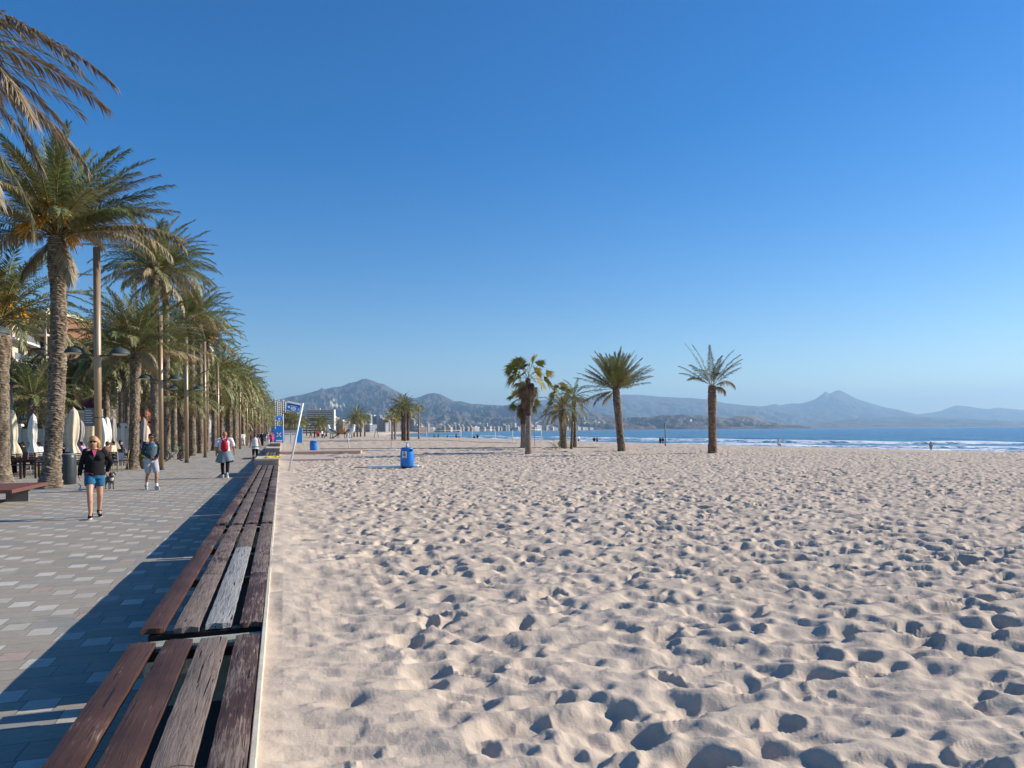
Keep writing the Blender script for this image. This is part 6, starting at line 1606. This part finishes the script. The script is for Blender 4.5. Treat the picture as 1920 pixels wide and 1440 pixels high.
# --- small dog on a leash
X, Y = at(206, 917)
t = empty('dog', (X, Y, 0), FACE_CAM(206, 917) + 0.25, 'small grey and black dog with white legs behind the blonde woman, on a leash', 'dog')
D = [('c', (0, -.20, .30), (0, .12, .31), .085, .105), ('e', (0, .12, .29), (.09, .10, .11)), ('c', (0, .17, .36), (0, .26, .44), .065, .06), ('e', (0, .28, .47), (.065, .075, .062)), ('c', (0, .33, .45), (0, .40, .435), .035, .026)]
for s in (-1, 1):
    D += [('c', (s * .055, .15, .28), (s * .06, .15, .14), .038, .024), ('c', (s * .06, .15, .14), (s * .06, .165, .02), .022, .02), ('c', (s * .06, .165, .018), (s * .06, .19, .018), .02, .018),
          ('c', (s * .055, -.18, .28), (s * .065, -.12, .19), .052, .032), ('c', (s * .065, -.12, .19), (s * .065, -.22, .12), .028, .02), ('c', (s * .065, -.22, .12), (s * .065, -.20, .018), .02, .018), ('c', (s * .065, -.20, .018), (s * .065, -.165, .018), .02, .018)]
bo = merge_blob('body', D, M['dogfur'], t, 0.011, 2, 0.006, 25, 4)
for s in (-1, 1): merge_blob('ear', [('c', (s * .05, .27, .52), (s * .085, .28, .45), .018, .022)], M['black'], bo, 0.009, 1)
merge_blob('tail', [('c', (0, -.26, .34), (0, -.36, .44), .022, .014)], M['dogfur'], bo, 0.009, 1)
merge_blob('muzzle', [('c', (0, .34, .452), (0, .405, .437), .038, .029), ('e', (0, .21, .33), (.06, .05, .075))], M['dogwhite'], bo, 0.009, 1)
b = MB(); b.sphere((0, .435, .443), (.014, .01, .011), 5); b.build('nose', M['black'], bo)
b = MB(); n = 20; b.tube([(.07 * math.cos(2 * PI * k / n), .215 + .03 * math.sin(2 * PI * k / n), .40 + .05 * math.sin(2 * PI * k / n)) for k in range(n + 1)], .008, 6, cap=False); b.build('collar', M['red'], t)
xa, ya = atp(236, 35.5)
b = MB(); L0 = Vector((X, Y, 0.42)); L1 = Vector((*atp(235, 28), 0.95)); b.tube([L0.lerp(L1, q) - Vector((0, 0, 0.10 * math.sin(q * PI))) for q in np.linspace(0, 1, 14)], .008, 5); o = b.build('leash', M['rope']); tag(o, 'thin dark leash running from the small dog towards the terrace', 'leash')
# ------------------------------------------------------------------ buildings
def facade_mat(name, wall, win=(0.05, 0.06, 0.08), bay=3.4, fl=3.0, slab=0.0):
    t = NT(name); p = t.obj(); sp = t.n('SeparateXYZ'); t.l(p, sp.inputs[0])
    fz = t.math('FRACT', t.math('DIVIDE', t.math('ADD', sp.outputs[2], 300.0), fl)); u = t.math('FRACT', t.math('DIVIDE', t.math('ADD', t.math('ADD', sp.outputs[0], sp.outputs[1]), 500.0), bay))
    mz = t.math('MULTIPLY', t.math('GREATER_THAN', fz, 0.28), t.math('LESS_THAN', fz, 0.78)); mu = t.math('MULTIPLY', t.math('GREATER_THAN', u, 0.22), t.math('LESS_THAN', u, 0.74))
    m = t.math('MULTIPLY', mz, mu if not slab else t.math('GREATER_THAN', u, 0.06))
    nz = t.n('NewGeometry'); sn = t.n('SeparateXYZ'); t.l(nz.outputs['Normal'], sn.inputs[0]); m = t.math('MULTIPLY', m, t.math('LESS_THAN', sn.outputs[2], 0.5))
    c = t.mix(t.ramp(t.noise(p, 0.08, 3), 0.3, 0.7), [x * .85 for x in wall], wall)
    return t.fin(t.mix(m, c, win), 0.8, 0.3)
FM = [facade_mat('facade_white', (0.72, 0.68, 0.60)), facade_mat('facade_cream', (0.66, 0.55, 0.40)), facade_mat('facade_pink', (0.58, 0.38, 0.28)), facade_mat('facade_grey', (0.42, 0.42, 0.42)), facade_mat('facade_balcony', (0.70, 0.66, 0.58), (0.10, 0.10, 0.11), 8.0, 3.0, 1), facade_mat('facade_tan', (0.44, 0.32, 0.22))]
def blk(name, label, cat, group, X, Y, z0, w_, d_, h, mat, rz, roof=True, tower=None):
    t = empty(name, (X, Y, z0), rz, label, cat, group)
    b = MB(); b.box(-w_ / 2, w_ / 2, 0, d_, -2, h); b.build('walls', mat, t)
    if roof:
        b = MB(); b.box(-w_ / 2 - .15, w_ / 2 + .15, -.15, d_ + .15, h + .01, h + .6); b.box(-w_ * .22, w_ * .1, d_ * .3, d_ * .7, h + .61, h + 3.0); b.build('roof', M['offwhite'], t)
    return t
rb = random.Random(21)
def hpx(px, ytop, zc, z0=-1.9): return (hz(px) - ytop) / F * zc + EYE - z0
# town blocks left of the bay, placed one by one
lst = [
 (518, 7, 749.5, 0, 'first white ribbed tower above the far palms'), (525, 6, 751, 0, 'second white ribbed tower above the far palms'), (533, 7, 751, 0, 'third white ribbed tower, behind the blue sign boards'),
 (541, 6, 757, 0, 'fourth white ribbed tower, behind the leaning sign board'), (548, 7, 762, 0, 'fifth white ribbed tower, under the leaning sign board'), (556, 7, 768, 0, 'sixth white ribbed tower, left of the leaning pole'), (560, 5, 772, 0, 'shortest white ribbed tower beside the leaning pole')]
for k, (px, wpx, yt, _, lb) in enumerate(lst):
    zc = 950 + k * 22; X, Y = atp(px, zc); w_ = wpx / F * zc; h = hpx(px, yt, zc)
    t = empty('apartment_tower', (X, Y, -1.9), -TH + 0.6, lb, 'apartment tower', 'white ribbed apartment towers')
    b = MB(); b.box(-w_ / 2 + .2, w_ / 2 - .2, 0, 14, -2, h - 2); b.build('walls', FM[3], t)
    b = MB(); b.box(-w_ * .42, -w_ * .05, -1.6, -0.01, -2, h); b.box(w_ * .18, w_ * .45, -1.6, -0.01, -2, h - 1.5); b.build('ribs', FM[0], t)
    b = MB(); b.box(-w_ * .3, w_ * .2, 2, 8, h - 1.99, h + 1.0); b.build('roof_room', M['offwhite'], t)
# long hotel slab
zc = 1000; X, Y = atp(600, zc); W_ = 50 / F * zc; H_ = hpx(600, 768.5, zc)
t = empty('hotel', (X, Y, -1.9), -TH + 0.12, 'long grey slab hotel with stacked horizontal balconies at the far end of the beach', 'hotel')
b = MB(); b.box(-W_ / 2, W_ / 2, 0, 13, -2, H_ - .8); b.build('walls', simple('hotel_dark', (0.15, 0.15, 0.16), 0.8), t)
nfl = 13
for k in range(nfl + 1):
    z = 1.5 + (H_ - 2.2) * k / nfl; b = MB(); b.box(-W_ / 2 + .2, W_ / 2 - .2, -1.5, -0.01, z, z + 0.75); b.build('balcony', M['offwhite'], t)
for k in range(5):
    x = -W_ / 2 + .4 + (W_ - 1.2) * k / 4; b = MB(); b.box(x, x + .55, -1.62, -1.505, 0, H_); b.build('fin', M['greyshorts'], t)
b = MB(); b.box(W_ / 2 + .02, W_ / 2 + 1.2, -1.4, 13, -2, H_ + .6); b.build('end_wall', M['offwhite'], t)
b = MB(); b.box(-W_ / 2 - .2, W_ / 2 + .0, -.5, 13, H_ - .78, H_ + .2); b.box(-4, 0, 3, 8, H_ + .21, H_ + 2.6); b.build('roof', M['cream'], t)
# lower white building in front of it
zc = 640; X, Y = atp(581, zc); 
t = empty('apartment_building', (X, Y, -1.9), -TH + .3, 'low white stepped apartment building with dark balconies in front of the hotel', 'apartment building')
b = MB(); b.box(-6.5, 6.8, 0, 9, -2, hpx(581, 784, zc)); b.build('walls', simple('dark_recess', (0.07, 0.07, 0.08), 0.7), t)
for k in range(6):
    z = 1.0 + k * 2.15; b = MB(); b.box(-6.6 if k < 5 else -1.0, 7.0 if k > 2 else 7.4 + .3 * k, -1.3, -.01, z, z + .95); b.build('balcony', M['offwhite'], t)
town = [(633, 10, 783, 1500, 1, 'white and pink town block right of the hotel'), (648, 12, 790, 1300, 5, 'low tan town block behind the left gull'), (658, 9, 787, 1500, 0, 'white town block behind the playground'), (672, 8, 772.5, 1900, 0, 'white tower top behind the tallest far palm'), (691.5, 3.5, 777, 1700, 2, 'thin pinkish tower left of the blue grey block'), (696.5, 4.5, 777.5, 1700, 0, 'thin white tower left of the blue grey block'), (706, 13, 780, 1900, 3, 'wide blue grey block with white edges'), (714.5, 3, 779, 1890, 0, 'bright white edge tower right of the blue grey block'), (720, 5, 785, 1800, 2, 'pinkish tower right of the white edge tower'), (726, 7, 787, 1800, 0, 'white tower left of the palm clump'), (733, 6, 790, 1900, 1, 'cream block just left of the palm clump'), (747, 9, 784, 2100, 5, 'tan block seen between the palms of the clump'), (772, 5, 785, 2300, 2, 'pinkish tower right of the palm clump'), (778, 4, 787, 2300, 1, 'cream tower left of the lone slender palm'), (683, 9, 788, 1500, 1, 'low cream block below the thin towers'), (700, 16, 797, 1300, 3, 'low grey block at the foot of the blue grey block'), (625, 8, 792, 1200, 2, 'low pinkish block beside the hotel foot')]
for px, wpx, yt, zc, mi, lb in town:
    X, Y = atp(px, zc); blk('apartment_building', lb + ' on the bay', 'apartment building', 'town buildings left of the bay', X, Y, -1.9, wpx / F * zc, 16, hpx(px, yt, zc), FM[mi], -TH + 0.85)
# strip of blocks along the water
px = 786.0; k = 0
zone = lambda p: ('left of the middle nets' if p < 880 else ('above the middle nets' if p < 960 else ('behind the fan palms' if p < 1010 else 'between fan palms and palm clump')) if p < 1050 else 'around the palm clump')
names = {0: 'white', 1: 'cream', 2: 'pinkish', 3: 'grey', 4: 'balconied white', 5: 'tan'}
while px < 1112:
    zc = float(np.interp(px, [a for a, b in cf], [b for a, b in cf])) + rb.uniform(120, 700)
    wpx = rb.choice([3, 4, 5, 6, 9, 14 if rb.random() < .4 else 5]); mi = rb.choice([0, 0, 1, 1, 4, 5, 2, 3])
    tall = wpx < 6 and rb.random() < .55 and px < 1040
    yt = hz(px) - (rb.uniform(9, 15) if tall else rb.uniform(4, 8.5)) * (1.0 if px < 1030 else 0.6)
    X, Y = atp(px, zc); h = hpx(px, yt, zc)
    lb = '%s %s block on the shore strip %s' % ('tall' if tall else 'low', names[mi], zone(px))
    blk('shore_building', lb, 'building', 'shore strip: ' + lb, X, Y, -1.9, wpx / F * zc, 14, h, FM[mi], -TH + rb.uniform(.6, 1.2))
    px += wpx * rb.uniform(0.5, 1.0) + rb.uniform(0, 1.5); k += 1
# villas scattered over the coastal hills
vm = []
for k in range(3):
    b = MB(); w_ = 9 + 4 * k; b.box(-w_, w_, -7, 7, -6, 6 + 2 * k); b.box(-w_ * .5, w_, -7.5, 5, 6.01 + 2 * k, 9 + 2 * k); vm.append(b)
def hill_z(i, X, Y):
    return None
from mathutils.bvhtree import BVHTree
bpy.context.view_layer.update()
trees_ = []
for o in MOUNTS:
    if o.name.startswith('hill'):
        me = o.data; n = len(me.vertices); co = np.empty(n * 3); me.vertices.foreach_get('co', co); co = co.reshape(-1, 3)
        trees_.append(BVHTree.FromPolygons([tuple(v) for v in co], [tuple(p.vertices) for p in me.polygons]))
vsrc = [b.build('villa', FM[0] if False else M['offwhite']) for b in vm]; vuse = [False] * 3
def spot_z(X, Y):
    z = -2.0
    for tr in trees_:
        hit = tr.ray_cast(Vector((X, Y, 3000)), Vector((0, 0, -1)))
        if hit[0] is not None: z = max(z, hit[0].z)
    return z
for k in range(150):
    px = rb.choice([rb.uniform(1060, 1330), rb.uniform(1060, 1500), rb.uniform(740, 1060)])
    zc = rb.uniform(5600, 7400) if px > 1060 else rb.uniform(5300, 6800)
    X, Y = atp(px, zc); z = spot_z(X, Y)
    if z > 75: continue
    i = rb.randrange(3); o = vsrc[i] if not vuse[i] else vsrc[i].copy()
    if vuse[i]: COL.objects.link(o)
    vuse[i] = True; s = rb.uniform(0.6, 1.2); o.location = (X, Y, z); o.rotation_euler = (0, 0, rb.uniform(0, 3)); o.scale = (s, s, s)
    zn = 'right of the lone beach palm' if px > 1340 else ('between the two single beach palms' if px > 1170 else ('behind the beach palm clump' if px > 1030 else 'above the shore strip'))
    tag(o, 'tiny white villa on the coastal hillside ' + zn, 'villa', 'hillside villas ' + zn)
for i in range(3):
    if not vuse[i]: bpy.data.objects.remove(vsrc[i])

# ---- buildings behind the terraces
def flats(px0, px1, zc, ytop, nfl, label, wall, slab, recess, rz=0.5, bays=4, depth_=12, rail='greymetal', cat='apartment building', slabh=.28):
    pc = (px0 + px1) / 2; X, Y = atp(pc, zc); w_ = (px1 - px0) / F * zc; h = hpx(pc, ytop, zc, 0)
    t = empty('apartment_building', (X, Y, 0), -TH + rz * 0, label, cat)
    b = MB(); b.box(-w_ / 2, w_ / 2, 0, depth_, 0, h); b.build('walls', M[wall], t)
    fh = h / nfl
    for k in range(1, nfl + 1):
        b = MB(); b.box(-w_ / 2 - .1, w_ / 2 + .1, -1.5, -.01, k * fh - slabh, k * fh); f_ = b.build('balcony', M[slab], t)
        if k < nfl:
            b = MB(); b.box(-w_ / 2, w_ / 2, -1.45, -1.41, k * fh + .01, k * fh + 0.95); b.build('railing', M[rail], f_)
    for k in range(nfl):
        for j in range(bays):
            x = -w_ / 2 + w_ * (j + .2) / bays; b = MB(); b.box(x, x + w_ * .55 / bays, -.06, -.003, k * fh + .15, k * fh + fh * .75); b.build('window', M[recess], t)
    b = MB(); b.box(-w_ / 2 - .2, w_ / 2 + .2, -1.6, depth_, h + .005, h + .5); b.build('roof', M[slab], t)
    for x in (-w_ / 2 - .12, w_ / 2 - .14):
        b = MB(); b.box(x, x + .26, -1.7, -1.51, 0, h); b.build('column', M[slab], t)
    return t
flats(-90, 100, 112, 588, 6, 'tan apartment block with cream balcony slabs and grey railings at the left edge', 'brick', 'cream', 'glass', 0.5, 5)
flats(60, 103, 74, 728, 2, 'cream house with white railed balconies left of the front palm trunk', 'cream', 'offwhite', 'glass', 0, 3, rail='offwhite')
flats(252, 336, 205, 668, 8, 'balconied block with cream slabs behind the man in grey shorts', 'taupe', 'cream', 'glass', 0, 5)
flats(336, 377, 235, 627, 9, 'tall pale building with white louvred balconies rising between the trunks', 'greyshorts', 'offwhite', 'glass', 0, 3, slabh=.8)
X, Y = atp(153, 64)
t = empty('cafe', (X, Y, 0), -TH, 'cream cafe with a burgundy sloping roof above the cream parasols', 'cafe')
b = MB(); b.box(-1.3, 1.0, 0, 5, 0, 3.9); b.build('walls', M['cream'], t)
b = MB(); b.add([(-1.5, -.5, 4.0), (1.2, -.5, 3.7), (1.2, 3, 4.9), (-1.2, 3, 4.9)], [(0, 1, 2, 3)]); b.add([(-1.5, -.5, 3.93), (1.2, -.5, 3.63), (1.2, 3, 4.83), (-1.2, 3, 4.83)], [(3, 2, 1, 0)]); b.build('awning', M['burgundy'], t)
b = MB(); b.add([(-1.55, -.56, 3.62), (1.6, -.56, 3.3), (1.6, -.56, 3.6), (-1.55, -.56, 3.92), (-1.55, -.5, 3.62), (1.6, -.5, 3.3), (1.6, -.5, 3.6), (-1.55, -.5, 3.92)], [(0, 1, 2, 3), (7, 6, 5, 4), (3, 2, 6, 7), (0, 4, 5, 1), (1, 5, 6, 2), (0, 3, 7, 4)]); b.build('fascia', M['canvas_cream'], t)
for x in (-1.0, -.1):
    b = MB(); b.box(x, x + .65, -.05, -.003, .9, 2.6); b.build('window', M['glass'], t)
X, Y = atp(196, 92)
t = empty('apartment_building', (X, Y, 0), -TH, 'taupe and grey building with an orange red pillar, seen right of the bronze post', 'apartment building')
b = MB(); b.box(-2.7, .4, 0, 8, 0, hpx(196, 733, 92, 0)); b.build('walls', M['cream'], t)
b = MB(); b.box(.41, 2.05, -.6, 8, 0, hpx(196, 738, 92, 0)); b.build('taupe_wing', M['taupe'], t)
b = MB(); b.box(2.06, 2.65, -1.1, 8, 0, hpx(196, 739, 92, 0) + .3); b.build('orange_pillar', M['orange'], t)
for k in range(2):
    b = MB(); b.box(-2.9, .38, -1.0, -.01, 2.2 + 1.9 * k, 2.45 + 1.9 * k); b.build('balcony', M['canvas_cream'], t)
for k in range(2):
    for j in range(3):
        b = MB(); b.box(-2.4 + j * .95, -1.8 + j * .95, -.05, -.003, .6 + 2 * k, 1.9 + 2 * k); b.build('window', M['glass'], t)
# continuous row further down the road
hues = [('offwhite', 'cream', 'white'), ('cream', 'offwhite', 'cream'), ('brick', 'cream', 'brick'), ('taupe', 'offwhite', 'taupe'), ('offwhite', 'offwhite', 'plain white'), ('orange', 'cream', 'orange')]
Yc = 95.0
for k, (ln, nf) in enumerate([(20, 4), (22, 6), (18, 3), (26, 5), (24, 7), (30, 4), (30, 6), (34, 5), (40, 7)]):
    wl, sl_, nm = hues[k % 6]; h = nf * 3.0
    t = empty('apartment_building', (-36, Yc, 0), 0, '%s roadside apartment building of %d floors, number %s in the row behind the palms' % (nm, nf, ['one', 'two', 'three', 'four', 'five', 'six', 'seven', 'eight', 'nine'][k]), 'apartment building', 'roadside row behind the palms')
    t['label'] = '%s apartment building of %d floors behind the palm rows, %s' % (nm, nf, ['left of the bicycle', 'behind the bicycle', 'behind the short young palm', 'left of the red backpack', 'above the red backpack', 'behind the pergola', 'above the jogger in white', 'far down the road', 'farthest down the road'][k])
    b = MB(); b.box(-14, 0, 0, ln, 0, h); b.build('walls', M[wl], t)
    for f_ in range(1, nf + 1):
        b = MB(); b.box(.01, 1.4, .3, ln - .3, f_ * 3 - .3, f_ * 3); bb = b.build('balcony', M[sl_], t)
        if f_ < nf: b = MB(); b.box(1.32, 1.36, .3, ln - .3, f_ * 3 + .01, f_ * 3 + .9); b.build('railing', M['greymetal'], bb)
    nb_ = int(ln / 5)
    for f_ in range(nf):
        for j in range(nb_):
            y = 1 + j * (ln - 2) / nb_; b = MB(); b.box(.003, .07, y, y + 2.4, f_ * 3 + .2, f_ * 3 + 2.3); b.build('window', M['glass'], t)
    Yc += ln + 1.5
# garden wall, hedge, fence
X, Y = atp(-60, 47)
t = empty('garden_wall', (X, Y, 0), -TH, 'cream garden wall with white posts behind the terrace diners', 'wall')
Lw = (255 + 60) / F * 47
b = MB(); b.box(0, Lw, 0, .2, 0, 2.05); b.build('wall_panel', M['wallc'], t)
for k in range(14):
    b = MB(); b.box(k * Lw / 13 - .12, k * Lw / 13 + .12, -.05, -.002, 0, 2.2); b.box(k * Lw / 13 - .15, k * Lw / 13 + .15, -.09, .2, 2.201, 2.36, ch=.03); b.build('wall_post', M['offwhite'], t)
def leaf_mass(name, X, Y, rz, w_, d_, h, z0, n, label, cat, seed, size=0.06, cols=((0.06, 0.10, 0.02), (0.12, 0.15, 0.035))):
    rng = np.random.default_rng(seed); t = empty(name, (X, Y, z0), rz, label, cat)
    p = np.stack([rng.uniform(-w_ / 2, w_ / 2, n), rng.uniform(-d_ / 2, d_ / 2, n), rng.uniform(0, 1, n)], -1)
    top = h * (0.8 + .35 * fbm(p[:, 0] * 1.2, p[:, 0] * 0, seed, 3)); p[:, 2] *= top
    gap = fbm(p[:, 0] * 1.6, p[:, 2] * 1.6, seed + 2, 3); p = p[gap > .34]; n = len(p)
    a = nrm(rng.normal(0, 1, (n, 3))) * size; c = nrm(np.cross(a, rng.normal(0, 1, (n, 3)))) * size * .5
    V = np.stack([p - a, p + c, p + a, p - c], 1).reshape(-1, 3); m = rng.uniform(0, 1, (n, 1)); cc = np.array(cols[0]) * (1 - m) + np.array(cols[1]) * m
    mesh_np('foliage', V, np.arange(n * 4).reshape(-1, 4), M['hedge'], t, False, np.repeat(cc, 4, 0))
    b = MB()
    for k in range(max(2, int(w_ / 1.2))): x = -w_ / 2 + (k + .5) * w_ / max(2, int(w_ / 1.2)); b.tube([(x, 0, 0), (x + .1, 0, h * .5), (x - .05, 0, h * .8)], [.04, .03, .01], 6)
    b.build('stems', M['darkwood'], t)
    return t
X, Y = atp(50, 48); leaf_mass('hedge', X, Y, -TH, 4.4, .5, 1.5, 1.9, 5200, 'green ivy hedge above the garden wall behind the white parasol', 'hedge', 3)
X, Y = atp(216, 60); leaf_mass('shrub', X, Y, -TH, 1.2, .6, 1.2, 1.4, 1500, 'round green shrub above the wall left of the speckled trunk', 'shrub', 5)
X, Y = atp(0, 75); leaf_mass('broad_tree', X, Y, -TH, 7, 4, 4.5, 2.2, 8000, 'dark leafy tree mass behind the terrace at the left edge', 'tree', 9, 0.14, ((0.05, 0.07, 0.02), (0.10, 0.11, 0.035)))
X, Y = atp(110, 95); leaf_mass('broad_tree', X, Y, -TH, 9, 4, 5.5, 1.5, 9000, 'leafy tree behind the burgundy cafe roof', 'tree', 11, 0.16, ((0.06, 0.08, 0.02), (0.14, 0.14, 0.04)))
# shop sign
X, Y = atp(44, 46.5)
t = empty('shop_sign', (X, Y, 0), -TH, 'black shop sign board with the white letters FEBI above the hedge', 'sign')
b = MB(); b.box(-.62, .62, 0, .08, 2.62, 2.98); b.tube([(-.55, .04, 0), (-.55, .04, 2.62)], .03, 6); b.tube([(.55, .04, 0), (.55, .04, 2.62)], .03, 6); b.build('board', M['black'], t)
text_obj('FEBI', 0.36, M['white'], t, (0, -.012, 2.80), (R(90), 0, 0))
# pergola far down the promenade
X, Y = -13.5, 92
t = empty('pergola', (X, Y, 0), 0, 'dark timber pergola between the palm rows above the red backpack', 'pergola')
for x in (-3, 3):
    for y in (0, 4, 8): b = MB(); b.box(x - .1, x + .1, y - .1, y + .1, 0, 2.7); b.build('post', M['darkwood'], t)
for x in (-3, 3): b = MB(); b.box(x - .08, x + .08, -.6, 8.6, 2.705, 2.9); b.build('beam', M['darkwood'], t)
for k in range(12): b = MB(); b.box(-3.6, 3.6, -.4 + k * .78, -.28 + k * .78, 2.905, 3.05); b.build('rafter', M['darkwood'], t)
b = MB(); b.box(-3.4, -3.1, .3, 7.7, .0, 2.5); b.build('glass_screen', M['offwhite'], t)
# parked cars on the road behind
def make_car(mat, label):
    t = empty('parked_car', (0, 0, 0), 0, label, 'car', 'cars parked on the road behind')
    b = MB(); prof = [(-2.1, .35), (-2.15, .75), (-1.7, .92), (-1.15, 1.0), (-.6, 1.42), (.9, 1.45), (1.55, 1.05), (2.05, .95), (2.12, .4), (2.0, .25), (-2.0, .25)]
    n = len(prof); b.add([(x, -.85, z) for x, z in prof] + [(x, .85, z) for x, z in prof], [tuple(range(n)), tuple(range(2 * n - 1, n - 1, -1))] + [(i, i + n, (i + 1) % n + n, (i + 1) % n) for i in range(n)]); b.build('body', mat, t)
    b = MB()
    for s in (-1, 1): b.add([(-1.0, s * .856, 1.0), (1.35, s * .856, 1.02), (.85, s * .856, 1.38), (-.55, s * .856, 1.36)], [(0, 1, 2, 3)] if s < 0 else [(3, 2, 1, 0)])
    b.build('side_window', M['glass'], t)
    for x in (-1.35, 1.3):
        for s in (-1, 1): b = MB(); b.tube([(x, s * .70, .32), (x, s * .88, .32)], .32, 18); w_ = b.build('wheel', M['black'], t); b = MB(); b.tube([(x, s * .86, .32), (x, s * .89, .32)], .19, 14); b.build('rim', M['greymetal'], w_)
    for s in (-1, 1): b = MB(); b.box(-2.17, -2.12, s * .65 - .15, s * .65 + .15, .62, .76); b.build('headlight', M['white'], t)
    return t
carm = [simple('silver_car_paint', (0.45, 0.47, 0.50), 0.3, 0.02, 1, metal=.4), simple('white_car_paint', (0.75, 0.75, 0.75), 0.3, 0.02, 1), simple('dark_car_paint', (0.04, 0.05, 0.08), 0.3, 0.02, 1)]
for k, (Y, lb) in enumerate([(82, 'silver car parked behind the garden wall right of the orange pillar'), (100, 'white car parked on the road behind the speckled trunk'), (122, 'dark car parked on the road behind the bicycle'), (150, 'silver car parked far down the road behind the palms')]):
    t = make_car(carm[k % 3], lb); t.location = (-27.5, Y, 0); t.rotation_euler = (0, 0, PI / 2)
